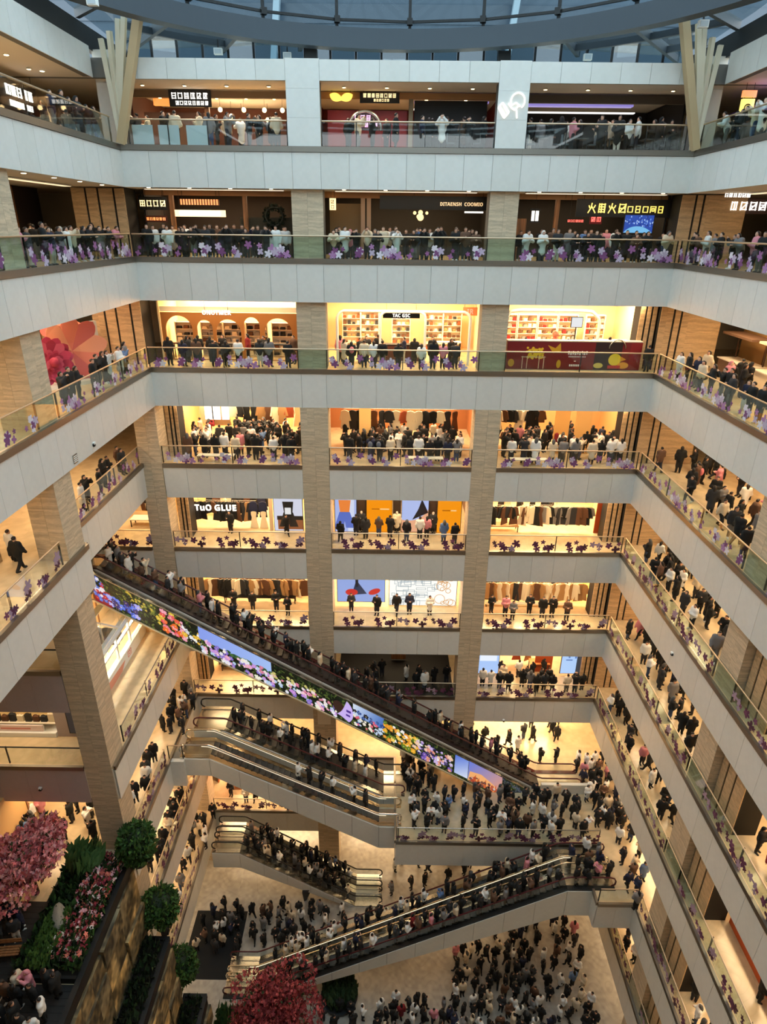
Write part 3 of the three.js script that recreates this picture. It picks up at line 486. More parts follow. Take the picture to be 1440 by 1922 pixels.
function poseParts(name) {
  const p = { c: 0, h: 0.01, hy: 0, lk: [0.1, 0.49, 0.02], la: [0.1, 0.09, -0.02], rk: [-0.1, 0.49, 0.02], ra: [-0.1, 0.09, -0.02], le: [0.26, 1.11, -0.03], lw: [0.25, 0.86, 0.06], re: [-0.26, 1.11, -0.03], rw: [-0.25, 0.86, 0.06], ...POSES[name] };
  const hip = [0, 0.93, 0], ch = [0, 1.30, p.c * 0.8], nk = [0, 1.44 + p.hy * 0.5, p.c], hd = [0, 1.585 + p.hy, p.h + 0.01], LS = [0.175, 1.38 + p.hy * 0.3, p.c * 0.9], RS = [-0.175, 1.38 + p.hy * 0.3, p.c * 0.9], LH = [0.09, 0.90, 0], RH = [-0.09, 0.90, 0];
  const ext = (a, b, l) => { const d = Math.hypot(b[0] - a[0], b[1] - a[1], b[2] - a[2]); return b.map((v, i) => v + (v - a[i]) / d * l); }, toe = (a) => [a[0] * 1.15, Math.max(0.04, a[1] - 0.05), a[2] + 0.15];
  const lo = [-0.5, -0.06, -0.5], hi = [0.5, 1.85, 0.65], C = 0.046;
  const head = [[[0, hd[1] - 0.045, hd[2] + 0.012], [0, hd[1] + 0.03, hd[2]], 0.075, 0.092]];
  const arms = (g) => [[LS, p.le, 0.062 + g, 0.05 + g], [p.le, p.lw, 0.05 + g, 0.04 + g], [RS, p.re, 0.062 + g, 0.05 + g], [p.re, p.rw, 0.05 + g, 0.04 + g]];
  const torso = (g) => [[[0.05, 0.95, 0], [0.09, 1.30, p.c * 0.8], 0.115 + g, 0.12 + g], [[-0.05, 0.95, 0], [-0.09, 1.30, p.c * 0.8], 0.115 + g, 0.12 + g], [LS, RS, 0.07 + g, 0.07 + g]];
  const legs = (g) => [[LH, p.lk, 0.09 + g, 0.06 + g], [p.lk, p.la, 0.06 + g, 0.045 + g], [RH, p.rk, 0.09 + g, 0.06 + g], [p.rk, p.ra, 0.06 + g, 0.045 + g]];
  const hands = [[p.lw, ext(p.le, p.lw, 0.12), 0.036, 0.03], [p.rw, ext(p.re, p.rw, 0.12), 0.036, 0.03], [p.lw, ext(p.le, p.lw, 0.06).map((v, i) => v + (i === 0 ? -0.04 : 0)), 0.026, 0.02], [p.rw, ext(p.re, p.rw, 0.06).map((v, i) => v + (i === 0 ? 0.04 : 0)), 0.026, 0.02]];
  const feet = (g) => [[p.la, toe(p.la), 0.04 + g, 0.035 + g], [p.ra, toe(p.ra), 0.04 + g, 0.035 + g]];
  const skirtTo = (y) => [[[0, 0.98, 0], [0, y, -0.01], 0.17, 0.2]];
  return {
    body: surfaceNet(bones([...head, [nk, [0, hd[1] - 0.05, hd[2] - 0.01], 0.055, 0.05], [[0, hd[1] - 0.02, hd[2] + 0.09], [0, hd[1] - 0.035, hd[2] + 0.1], 0.016, 0.018], ...torso(-0.02), ...arms(-0.004), ...hands, ...legs(-0.012), ...feet(-0.01)], 0.018), lo, hi, C),
    trousers: surfaceNet(bones([...legs(0.022), [LH, RH, 0.11, 0.11]], 0.025, (x, y) => 0.1 - y), lo, hi, C),
    shoes: surfaceNet(bones(feet(0.018), 0.015, (x, y) => -0.01 - y), lo, [0.5, 0.4, 0.65], 0.04),
    jacket: surfaceNet(bones([...torso(0.035), ...arms(0.03), [[0, 0.96, 0], [0, 0.84, 0], 0.155, 0.16]], 0.03), lo, hi, C),
    coat: surfaceNet(bones([...torso(0.04), ...arms(0.032), ...skirtTo(0.56)], 0.03), lo, hi, C),
    short: surfaceNet(bones([[[0, hd[1] + 0.03, hd[2] - 0.022], [0, hd[1] + 0.055, hd[2] - 0.005], 0.1, 0.085]], 0.02, (x, y, z) => 0.55 * (z - hd[2]) - (y - hd[1]) - 0.0), lo, hi, 0.038),
    long: surfaceNet(bones([[[0, hd[1] + 0.03, hd[2] - 0.02], [0, hd[1] + 0.05, hd[2] - 0.005], 0.102, 0.088], [[0, hd[1] - 0.02, hd[2] - 0.06], [0, hd[1] - 0.30, hd[2] * 0.8 - 0.12], 0.085, 0.07]], 0.025, (x, y, z) => 1.3 * (z - hd[2]) - (y - hd[1]) - 0.02), lo, hi, 0.042),
    hood: surfaceNet(bones([[[0, hd[1] + 0.01, hd[2] - 0.03], [0, hd[1] + 0.05, hd[2] - 0.01], 0.12, 0.1], [[0, hd[1] - 0.1, hd[2] - 0.07], [0, hd[1] - 0.16, hd[2] - 0.08], 0.12, 0.12]], 0.025, (x, y, z) => 1.6 * (z - hd[2]) - (y - hd[1]) - 0.06), lo, hi, 0.042),
  };
}
for (const n of Object.keys(POSES)) poseGeo[n] = poseParts(n);
const HAIR = [std(0.06, 0.05, 0.045, 0.6), std(0.10, 0.07, 0.05, 0.6), std(0.16, 0.10, 0.07, 0.6)];
const SKIN = [std(0.80, 0.62, 0.52, 0.6), std(0.74, 0.56, 0.46, 0.6), std(0.84, 0.68, 0.58, 0.6)];
// ------------------------------------------------------------------ lettering made of strokes and letters
const font = await new FontLoader().loadAsync('fonts/droid/droid_sans_bold.typeface.json');
function textGeo(t, h, depth = 0.04) { const g = new TextGeometry(t, { font, size: h, depth, curveSegments: 3, bevelEnabled: false }); g.computeBoundingBox(); const b = g.boundingBox; g.translate(-(b.min.x + b.max.x) / 2, -(b.min.y + b.max.y) / 2, 0); return g; }
function stroke(x0, y0, x1, y1, t, d) { const g = new THREE.BoxGeometry(Math.hypot(x1 - x0, y1 - y0) + t * 0.6, t, d); g.rotateZ(Math.atan2(y1 - y0, x1 - x0)); g.translate((x0 + x1) / 2, (y0 + y1) / 2, d / 2); return g; }
const FIRE = [[-0.05, 0.45, -0.1, 0.05], [-0.1, 0.05, -0.4, -0.45], [0, 0.1, 0.4, -0.45], [-0.36, 0.22, -0.26, 0.02], [0.34, 0.26, 0.22, 0.04]];
const BOXES = [[[-0.35, 0.35, 0.35, 0.35], [-0.35, -0.35, 0.35, -0.35], [-0.35, -0.35, -0.35, 0.35], [0.35, -0.35, 0.35, 0.35]], [[-0.3, 0.4, 0.3, 0.4], [-0.3, -0.4, 0.3, -0.4], [-0.3, -0.4, -0.3, 0.4], [0.3, -0.4, 0.3, 0.4], [-0.3, 0, 0.3, 0]], [[-0.38, 0.38, 0.38, 0.38], [-0.38, -0.38, -0.38, 0.38], [0.38, -0.38, 0.38, 0.38], [-0.15, 0.15, 0.15, 0.15], [-0.15, -0.2, 0.15, -0.2], [-0.15, -0.2, -0.15, 0.15], [0.15, -0.2, 0.15, 0.15]]];
function glyphRow(n, h, seed, first) {              // a row of square characters built of strokes
  const r = rng(seed), gs = [];
  for (let i = 0; i < n; i++) {
    let s = first?.[i];
    if (!s) { s = []; const v = 2 + Math.floor(r() * 2), w = 2 + Math.floor(r() * 3); for (let q = 0; q < v; q++) { const x = -0.36 + 0.72 * (v > 1 ? q / (v - 1) : 0.5) * (0.8 + 0.2 * r()); s.push([x, -0.42, x + (r() - 0.5) * 0.1, 0.42]); } for (let q = 0; q < w; q++) { const y = -0.36 + 0.72 * q / (w - 1); s.push([-0.4 + r() * 0.15, y, 0.4 - r() * 0.15, y]); } if (r() < 0.4) s.push([-0.35, -0.4, 0.35, 0.3]); }
    for (const [a, b, c, d] of s) { const g = stroke(a * h * 0.92 + i * h * 1.06, b * h, c * h * 0.92 + i * h * 1.06, d * h, h * 0.095, 0.05); gs.push(g); }
  }
  const g = mergeGeometries(gs); g.translate(-(n - 1) * h * 0.53, 0, 0); return g;
}
function hangRods(g, x, y, w, up = 0.1, z = 0) { const top = [58.3, ...[9, 8, 7, 6, 5, 4, 3, 2, 1].map((k) => FB[k] + 0.03)].filter((c) => c > y).at(-1), L = top - y - up; if (L > 0.03) for (const s of [-1, 1]) part('hanging_rod', cyl(0.012, 0.012, r3(L), 5), M.black, g, s * w / 2, up + L / 2, z); }
function sign(label, geo, x, y, z, m, opt = {}) {   // lettering on a backing board or on bare pins
  const g = thing('shop_sign', label, 'sign', opt.group, x, y, z, opt.ry ?? 0);
  if (opt.board) part('sign_board', bx(opt.board[0], opt.board[1], 0.06), opt.boardM ?? M.black, g, opt.board[2] ?? 0, opt.board[3] ?? 0, -0.035);
  part('sign_lettering', geo, m, g); geo.computeBoundingBox(); hangRods(g, x, y, (opt.board?.[0] ?? (geo.boundingBox.max.x - geo.boundingBox.min.x)) * 0.8, opt.board ? opt.board[1] / 2 + (opt.board[3] ?? 0) : geo.boundingBox.max.y * 0.7, opt.board ? -0.03 : 0.02);
  if (opt.geo2) part('sign_lettering', opt.geo2, opt.m2 ?? m, g, opt.at2?.[0] ?? 0, opt.at2?.[1] ?? 0, 0);
  return g;
}
// ------------------------------------------------------------------ escalators (all run along x)
function escalator(label, e) {
  const { xt, xb, yt, yb, z0, z1, lt = 2, lb = 2, depth = 1.5, dT = depth, dB = depth } = e, s = Math.sign(xb - xt), g = thing('escalator', label, 'escalator', 'escalators');
  const slope = (yb - yt) / (xb - xt), Y = (x) => (x - xt) * s < 0 ? yt : (x - xb) * s > 0 ? yb : yt + (x - xt) * slope;
  const xT = xt - s * lt, xB = xb + s * lb, asc = (p) => s > 0 ? p : [...p].reverse();
  const body = asc([[xT, yt - 0.06, yt - dT], [xt, yt - 0.06, yt - dT - 0.05], [xb, yb - 0.06, yb - dB], [xB, yb - 0.06, yb - dB]]);
  const clad = e.clad ?? M.panelB;
  part('truss', slopePrism(body, z0 + 0.02, z1 - 0.02), M.core, g);
  // cladding on both flanks and below, in panels
  const nP = Math.max(3, Math.round(Math.abs(xB - xT) / 2.2)), under = (x) => { const f = (x - xt) * s < 0 ? 0 : (x - xb) * s > 0 ? 1 : (x - xt) / (xb - xt); return Y(x) - (dT + 0.05 * Math.min(1, f * 50)) * (1 - f) - dB * f; };
  const cuts = [xT, xt]; const nn = Math.max(2, Math.round(Math.abs(xb - xt) / 2.0)); for (let i = 1; i <= nn; i++) cuts.push(xt + (xb - xt) * i / nn); cuts.push(xB);
  for (let i = 0; i < cuts.length - 1; i++) {
    const a = cuts[i] + s * 0.012, b = cuts[i + 1] - s * 0.012, q = asc([[a, Y(a) - 0.07, under(a) - 0.02], [b, Y(b) - 0.07, under(b) - 0.02]]);
    part('cladding_panel', slopePrism(q, z1 - 0.02, z1 + 0.03), clad, g);
    part('soffit_panel', slopePrism(asc([[a, under(a) - 0.01, under(a) - 0.05], [b, under(b) - 0.01, under(b) - 0.05]]), z0, z1 + 0.02), clad, g);
  }
  // steps
  const n = Math.round(Math.abs(xb - xt) / 0.4), sg = bx(0.4, 0.26, z1 - z0 - 0.7), e2 = (xb - xt) / n;
  for (let i = 0; i < n; i++) { const x = xt + e2 * (i + 0.5); part('step', sg, e.stepM ?? M.stepDark, g, x, Y(x) - 0.13 + Math.abs(slope) * 0.1, (z0 + z1) / 2); }
  for (const [a, b, y] of [[xT, xt, yt], [xb, xB, yb]]) part('landing_plate', bx(Math.abs(b - a), 0.04, z1 - z0 - 0.5), M.steel, g, (a + b) / 2, y - 0.03, (z0 + z1) / 2);
  // balustrades
  for (const [zz, side, hr, deckM] of [[z0 + 0.22, -1, e.railFar ?? M.black, e.deckFar ?? M.steel], [z1 - 0.22, 1, e.railNear ?? M.black, e.deckNear ?? M.steel]]) {
    const cu = [xT + s * 0.35]; const m = Math.max(3, Math.round(Math.abs(xB - xT) / 1.6)); for (let i = 1; i < m; i++) cu.push(xT + (xB - xT) * i / m); cu.push(xB - s * 0.35); cu.push(xt, xb); cu.sort((p, q) => (p - q) * s);
    const de = asc([[xT, yt + 0.05, yt - 0.08], [xt, yt + 0.05, yt - 0.08], [xb, yb + 0.05, yb - 0.08], [xB, yb + 0.05, yb - 0.08]]);
    part('deck', slopePrism(de, side < 0 ? z0 + 0.01 : zz - 0.1, side < 0 ? zz + 0.1 : z1 - 0.01), deckM, g);
    for (let i = 0; i < cu.length - 1; i++) { if ((cu[i + 1] - cu[i]) * s < 0.15) continue; const a = cu[i] + s * 0.008, b = cu[i + 1] - s * 0.008; part('glass_pane', slopePrism(asc([[a, Y(a) + 0.9, Y(a) + 0.05], [b, Y(b) + 0.9, Y(b) + 0.05]]), zz - 0.008, zz + 0.008), M.glass, g); }
    const p = [[xT + s * 0.25, yt + 0.16], [xT + s * 0.03, yt + 0.32], [xT, yt + 0.6], [xT + s * 0.1, yt + 0.85], [xT + s * 0.35, yt + 0.95], [xt - s * 0.5, yt + 0.95], [xt, yt + 0.93], [xt + s * 0.5, Y(xt + s * 0.5) + 0.95], [(xt + xb) / 2, (yt + yb) / 2 + 0.95], [xb - s * 0.5, Y(xb - s * 0.5) + 0.95], [xb, yb + 0.97], [xb + s * 0.5, yb + 0.95], [xB - s * 0.35, yb + 0.95], [xB - s * 0.1, yb + 0.85], [xB, yb + 0.6], [xB - s * 0.03, yb + 0.32], [xB - s * 0.25, yb + 0.16]];
    part('handrail', tubeAlong(p.map(([x, y]) => new THREE.Vector3(x, y, zz)), e.fat ?? 0.055, 110, 6), hr, g);
    if (e.lit?.includes(side)) part('handrail_light', tubeAlong(p.slice(5, 12).map(([x, y]) => new THREE.Vector3(x, y - 0.1, zz + 0.03)), 0.022, 60, 5), glow(1, 0.92, 0.78, 1.0), g);
  }
  g.userData.spot = (i) => { const x = xt + e2 * (i + 0.5); return [x, Y(x) + Math.abs(slope) * 0.1, (z0 + z1) / 2]; };
  g.userData.steps = n; return g;
}
M.stepDark = std(0.30, 0.29, 0.28, 0.45, 0.6); M.stepBrown = std(0.24, 0.17, 0.15, 0.5, 0.3);
const chromeDeck = std(0.86, 0.84, 0.80, 0.16, 1), goldDeck = std(0.90, 0.84, 0.72, 0.22, 1);
const ESC = [];
ESC.push(['long', escalator('very long escalator with flower screen flank, packed with riders', { xt: -18.6, xb: 12.0, yt: F[5], yb: F[2], z0: 1.15, z1: 3.05, lt: 1.2, lb: 3.2, depth: 0.9, dB: 1.0, railNear: M.maroon, railFar: M.maroon, stepM: M.stepBrown, deckNear: std(0.22, 0.15, 0.14, 0.4), deckFar: M.maroon })]);
ESC.push(['silver', escalator('nearly empty silver escalator nearest the viewer, above the red racks', { xt: -11.7, xb: -0.2, yt: F[3], yb: F[2], z0: 4.62, z1: 6.5, lt: 2.0, lb: 1.6, dT: 1.5, dB: 2.15, railNear: chromeDeck, railFar: goldDeck, deckNear: chromeDeck, deckFar: goldDeck, fat: 0.075, lit: [-1, 1] })]);
ESC.push(['inner', escalator('busy escalator with maroon handrails behind the silver one', { xt: -11.3, xb: 0.1, yt: F[3], yb: F[2], z0: 1.45, z1: 3.9, lt: 2.2, lb: 1.6, depth: 1.4, railNear: M.maroon, railFar: M.black })]);
ESC.push(['lowfar', escalator('far lane of the lowest left escalator pair', { xt: -11.2, xb: -2.1, yt: F[1], yb: 0.06, z0: 1.2, z1: 2.62, lt: 2.2, lb: 2.2, dT: 1.4, dB: 0.3, railNear: M.black, railFar: M.black })]);
ESC.push(['lownear', escalator('near lane of the lowest left escalator pair', { xt: -11.2, xb: -2.1, yt: F[1], yb: 0.06, z0: 2.66, z1: 4.05, lt: 2.2, lb: 2.2, dT: 1.6, dB: 0.3, railNear: M.black, railFar: M.black })]);
ESC.push(['tallfar', escalator('far lane of the two storey escalators below the platform', { xt: 12.1, xb: -9.2, yt: F[2], yb: 0.06, z0: 8.15, z1: 9.6, lt: 3.1, lb: 2.2, dT: 1.6, dB: 0.3, railNear: goldDeck, railFar: M.maroon, deckNear: chromeDeck, lit: [1] })]);
ESC.push(['tallnear', escalator('near lane of the two storey escalators below the platform', { xt: 12.1, xb: -9.2, yt: F[2], yb: 0.06, z0: 9.64, z1: 11.1, lt: 3.1, lb: 2.2, dT: 2.4, dB: 0.3, railNear: M.maroon, railFar: goldDeck, deckFar: chromeDeck, deckNear: M.dark })]);
// plinth at the foot of the long escalator
solo('escalator_plinth', bx(4.0, 0.9, 0.25), M.panelB, 'beige plinth wall at the foot of the long escalator', 'wall', null, 'structure', 14.0, F[2] + 0.45, 3.3);
// flower screen along the long escalator
{
  const led = canvasTex(2048, 128, (c, W, H) => {
    const r = rng(901), blob = (x, y, rad, col, n = 7) => { c.fillStyle = col; for (let i = 0; i < n; i++) { const a = i / n * 6.283 + r(); c.beginPath(); c.ellipse(x + Math.cos(a) * rad * 0.55, y + Math.sin(a) * rad * 0.5, rad * 0.5, rad * 0.36, a, 0, 6.3); c.fill(); } c.fillStyle = 'rgba(255,235,160,.8)'; c.beginPath(); c.arc(x, y, rad * 0.2, 0, 6.3); c.fill(); };
    c.fillStyle = '#10160c'; c.fillRect(0, 0, W, H);
    for (let i = 0; i < 2600; i++) { c.fillStyle = ['#26381a', '#3c5222', '#1b2a16', '#55662a', '#0c120c', '#6d7432'][Math.floor(r() * 6)]; c.beginPath(); c.ellipse(r() * W, r() * H, 3 + r() * 7, 1.5 + r() * 3, r() * 3, 0, 6.3); c.fill(); }
    c.fillStyle = '#8c1020'; c.fillRect(0, 60, 70, 68);
    const zone = (x0, x1, y0, y1, cols, n, s) => { for (let i = 0; i < n * 2.2; i++) blob(x0 + r() * (x1 - x0), y0 + r() * (y1 - y0), s * 0.72 * (0.6 + r() * 0.8), cols[Math.floor(r() * cols.length)]); };
    zone(0, 60, 10, 110, ['#e8e4f0', '#c02030', '#5070d8'], 12, 12); zone(60, 190, 60, 115, ['#5a78e8', '#a8a8f0', '#4058c0', '#3a2a70'], 14, 17); zone(120, 260, 10, 60, ['#8a8c30', '#c0a838', '#506020'], 14, 9);
    zone(260, 380, 15, 110, ['#f06a28', '#e84850', '#f0a0b8', '#e87890', '#e0c040'], 16, 17); zone(370, 450, 30, 110, ['#f4f4f4', '#1a1a1a', '#e8b838', '#d8d8e0'], 12, 13);
    const sky = (x0, x1, y0, y1, a, b) => { const gr = c.createLinearGradient(x0, y0, x1, y1); gr.addColorStop(0, a); gr.addColorStop(1, b); c.fillStyle = gr; c.fillRect(x0, y0, x1 - x0, y1 - y0); };
    sky(440, 760, 0, 62, '#8aa0f0', '#a8c4f6'); for (let i = 0; i < 60; i++) { c.fillStyle = i % 2 ? '#2a5030' : '#4a6a3a'; c.beginPath(); c.ellipse(560 + r() * 200, 56 + r() * 14, 10, 6, 0, 0, 6.3); c.fill(); }
    zone(450, 1060, 62, 122, ['#f0a8c8', '#e8e8f4', '#c890e0', '#f4f0e0', '#8870d0', '#f6c8d8', '#b8d0f0'], 62, 14); zone(700, 1080, 40, 80, ['#f0e0e4', '#d87898', '#c8c070'], 20, 11);
    c.fillStyle = '#3a241c'; c.beginPath(); c.ellipse(1070, 60, 26, 30, 0, 0, 6.3); c.fill();
    c.fillStyle = '#cdb4f4'; c.beginPath(); c.moveTo(1110, 10); c.bezierCurveTo(1150, 30, 1150, 90, 1120, 120); c.bezierCurveTo(1090, 110, 1080, 100, 1060, 104); c.bezierCurveTo(1090, 80, 1096, 50, 1110, 10); c.fill(); c.fillStyle = '#4a2a90'; c.fillRect(1108, 56, 22, 12); c.fillRect(1106, 80, 20, 10);
    sky(1140, 1290, 0, 66, '#dfe8f6', '#3a66b8'); zone(1140, 1290, 40, 110, ['#2a4a90', '#e05878', '#c8d8f0', '#202028', '#f0e8d8'], 20, 13); zone(1290, 1460, 20, 110, ['#f0b030', '#f4d060', '#e8902c', '#5a7a20', '#f6f0f0'], 34, 14);
    zone(1440, 1640, 30, 118, ['#c8b0e8', '#f0f0f8', '#302860', '#e0907c', '#7858b8', '#f0c8b0'], 40, 13);
    sky(1650, 1720, 6, 112, '#5a78d8', '#dfe6f6'); sky(1722, 1900, 0, 118, '#6a80e0', '#f0a078'); c.fillStyle = '#f6b070'; c.beginPath(); c.moveTo(1722, 118); c.lineTo(1730, 60); c.lineTo(1790, 48); c.lineTo(1850, 70); c.lineTo(1930, 118); c.fill(); c.fillStyle = '#c86030'; for (let i = 0; i < 8; i++) { c.beginPath(); c.moveTo(1740 + i * 20, 118); c.lineTo(1762 + i * 18, 64 + (i % 3) * 9); c.lineTo(1768 + i * 18, 118); c.fill(); }
    zone(1730, 2040, 80, 125, ['#a8342a', '#583038', '#d0b8b8', '#6a3a30'], 26, 9); zone(1900, 2040, 10, 80, ['#303848', '#50586c', '#283040'], 24, 10);
  });
  const xa = -18.9, xb = 11.2, sl = (F[2] - F[5]) / 30.6, yy = (x) => F[5] - 0.25 + (x + 18.6) * sl;
  const E0 = ESC[0][1];
  const geo = new THREE.BufferGeometry(), h = 2.12, za = 3.36, N = 40, pos = [], uv = [], idx = [];
  for (let i = 0; i <= N; i++) { const x = xa + (xb - xa) * i / N; pos.push(x, yy(x) - h, za, x, yy(x), za); uv.push(i / N, 0, i / N, 1); if (i) { const q = 2 * i; idx.push(q - 2, q, q - 1, q, q + 1, q - 1); } }
  geo.setAttribute('position', new THREE.Float32BufferAttribute(pos, 3)); geo.setAttribute('uv', new THREE.Float32BufferAttribute(uv, 2)); geo.setIndex(idx); geo.computeVertexNormals();
  part('led_screen', geo, new THREE.MeshStandardMaterial({ color: rgb(0.05, 0.05, 0.05), emissive: new THREE.Color(1, 1, 1), emissiveMap: led, emissiveIntensity: 0.95, roughness: 0.4 }), E0);
  const g = E0.children.at(-1); g.userData.label = 'slanting flower picture screen';
  part('screen_housing', slopePrism([[xa, yy(xa), yy(xa) - h], [xb, yy(xb), yy(xb) - h]], 3.09, 3.34), M.dark, g);
  part('top_ledge', slopePrism([[xa, yy(xa) + 0.07, yy(xa) + 0.005], [xb, yy(xb) + 0.07, yy(xb) + 0.005]], 3.08, 3.44), M.steel, g);
  part('bottom_edge', slopePrism([[xa, yy(xa) - h - 0.01, yy(xa) - h - 0.1], [xb, yy(xb) - h - 0.01, yy(xb) - h - 0.1]], 1.2, 3.44), std(0.88, 0.80, 0.66, 0.5), g);
  const l = new THREE.RectAreaLight(new THREE.Color().setRGB(0.55, 0.5, 0.5), 0.3, 34.5, 2.0); l.position.set((xa + xb) / 2, yy((xa + xb) / 2) - h / 2, za + 0.05); l.rotation.set(0, Math.PI, Math.atan(-sl)); l.rotation.order = 'YXZ'; l.name = 'screen_light'; g.add(l);
}
// ------------------------------------------------------------------ shops
const rsh = rng(4242), SW = { white: glow(1, 0.98, 0.94, 1.5), warm: glow(1, 0.88, 0.62, 1.4), yellow: glow(1, 0.86, 0.30, 1.3), orange: glow(1, 0.55, 0.12, 1.1), red: glow(1, 0.12, 0.08, 1.3), pink: glow(0.95, 0.62, 0.92, 1.2), blue: glow(0.2, 0.4, 0.95, 0.9), purple: glow(0.55, 0.5, 0.85, 0.8) };
function shop(k, i, label, m, opt = {}) {
  const [a, b] = BAYS[i], x0 = a + (i ? -0.75 : -0.1), x1 = b + (i < 2 ? 0.75 : 0.2), y0 = F[k], y1 = k === 9 ? 58.26 : FB[k + 1] + 0.02, z1 = opt.z ?? SHOPZ, zb = opt.zb ?? -8.8;
  const g = thing('shop_unit', label, 'shop');
  mm('rear_wall', m, g, x0, x1, y0, y1, zb - 0.1, zb); mm('side_wall', m, g, x0, x0 + 0.1, y0, y1, zb, z1); mm('side_wall', m, g, x1 - 0.1, x1, y0, y1, zb, z1);
  if (opt.header) mm('header', opt.headM ?? m, g, x0, x1, y1 - opt.header, y1, z1 - 0.25, z1);
  if (opt.frame) for (const x of opt.frame) mm('door_post', opt.frameM ?? M.wood, g, x - 0.12, x + 0.12, y0, y1 - (opt.header ?? 0), z1 - 0.25, z1);
  if (opt.panels) for (const [xa, xb, ya, yb, pm] of opt.panels) mm('wall_panel', pm, g, xa, xb, y0 + ya, y0 + yb, z1 - 0.4, z1 - 0.3);
  return g;
}
function poster(label, x0, x1, y0, y1, z, draw, power = 0.9, px = 96) {
  const w = x1 - x0, h = y1 - y0, g = thing('lit_poster_screen', label, 'poster', 'lit posters', (x0 + x1) / 2, (y0 + y1) / 2, z), t = canvasTex(Math.round(w * px), Math.round(h * px), draw);
  part('screen_frame', bx(w + 0.08, h + 0.08, 0.08), M.dark, g, 0, 0, -0.05);
  part('screen_face', cached(`pl${r3(w)},${r3(h)}`, () => new THREE.PlaneGeometry(w, h)), new THREE.MeshStandardMaterial({ color: rgb(0.06, 0.06, 0.06), emissive: new THREE.Color(1, 1, 1), emissiveMap: t, emissiveIntensity: power, roughness: 0.35 }), g, 0, 0, 0);
  const l = new THREE.RectAreaLight(new THREE.Color(1, 0.95, 0.9), 0.35 * power, w, h); l.position.z = 0.04; l.rotation.y = Math.PI; l.name = 'screen_light'; g.add(l);
  return g;
}
// clothes: silhouettes with thickness, on a hanger
function garmentGeo(kind) {
  const s = new THREE.Shape(), P = { jacket: [[-0.06, 0], [-0.22, -0.06], [-0.34, -0.55], [-0.25, -0.58], [-0.2, -0.25], [-0.22, -0.75], [0.22, -0.75], [0.2, -0.25], [0.25, -0.58], [0.34, -0.55], [0.22, -0.06], [0.06, 0]], coat: [[-0.06, 0], [-0.22, -0.06], [-0.34, -0.62], [-0.25, -0.64], [-0.2, -0.3], [-0.26, -1.2], [0.26, -1.2], [0.2, -0.3], [0.25, -0.64], [0.34, -0.62], [0.22, -0.06], [0.06, 0]], dress: [[-0.08, 0], [-0.18, -0.04], [-0.19, -0.2], [-0.14, -0.45], [-0.30, -1.3], [0.30, -1.3], [0.14, -0.45], [0.19, -0.2], [0.18, -0.04], [0.08, 0]], trousers: [[-0.18, 0], [-0.22, -1.05], [-0.04, -1.05], [0, -0.35], [0.04, -1.05], [0.22, -1.05], [0.18, 0]] }[kind];
  P.forEach(([x, y], i) => i ? s.lineTo(x, y) : s.moveTo(x, y)); const g = new THREE.ExtrudeGeometry(s, { depth: 0.07, bevelEnabled: true, bevelSize: 0.015, bevelThickness: 0.02, bevelSegments: 1 }); g.translate(0, 0, -0.035); return g;
}
const GARM = Object.fromEntries(['jacket', 'coat', 'dress', 'trousers'].map((k) => [k, garmentGeo(k)])), HANG = mergeGeometries([new THREE.TorusGeometry(0.05, 0.008, 4, 10, 4.2).translate(0, 0.09, 0), new THREE.BoxGeometry(0.34, 0.014, 0.014).translate(0, 0.03, 0)]);
const CLOTH = [['black', std(0.07, 0.07, 0.07, 0.9)], ['charcoal', std(0.16, 0.16, 0.17, 0.9)], ['navy', std(0.10, 0.13, 0.26, 0.9)], ['brown', std(0.36, 0.23, 0.14, 0.9)], ['cream', std(0.88, 0.82, 0.70, 0.9)], ['grey', std(0.50, 0.48, 0.46, 0.9)], ['tan', std(0.66, 0.50, 0.32, 0.9)], ['rust', std(0.62, 0.28, 0.14, 0.9)], ['red', std(0.62, 0.10, 0.10, 0.9)]];
function clothesRail(where, x0, x1, y, z, n, kinds, cols, floor) {
  const g = thing('clothes_rail', `steel clothes rail ${where}`, 'rail', 'clothes rails'); rod('rail', M.steel, g, [x0, y + 0.14, z], [x1, y + 0.14, z], 0.015); { const top = FB[F.indexOf(floor) + 1]; for (const x of [x0, x1]) rod('hanging_rod', M.steel, g, [x, top, z], [x, y + 0.14, z], 0.012); }
  for (let q = 0; q < n; q++) {
    const kind = kinds[Math.floor(rsh() * kinds.length)], [cn, cm] = CLOTH[cols[Math.floor(rsh() * cols.length)]], o = thing('hanging_garment', '', 'clothing', `clothes ${where}`, x0 + (x1 - x0) * (q + 0.5) / n, y, z, (rsh() - 0.5) * 1.5);
    part('fabric', GARM[kind], cm, o); part('hanger', HANG, M.steel, o); o.children[0].scale.set(1.2, 1.12, 1); finish.push([o, `${cn} ${kind}`, `on rail ${where}`]);
  }
}
function table(label, x, y, z, w, d, h, m, group = 'tables') { const g = thing('display_table', label, 'table', group, x, y, z); part('tabletop', bx(w, 0.06, d), m, g, 0, h - 0.03, 0); for (const [sx, sz] of [[-1, -1], [1, -1], [-1, 1], [1, 1]]) part('leg', bx(0.06, h - 0.06, 0.06), M.dark, g, sx * (w / 2 - 0.06), (h - 0.06) / 2, sz * (d / 2 - 0.06)); return g; }
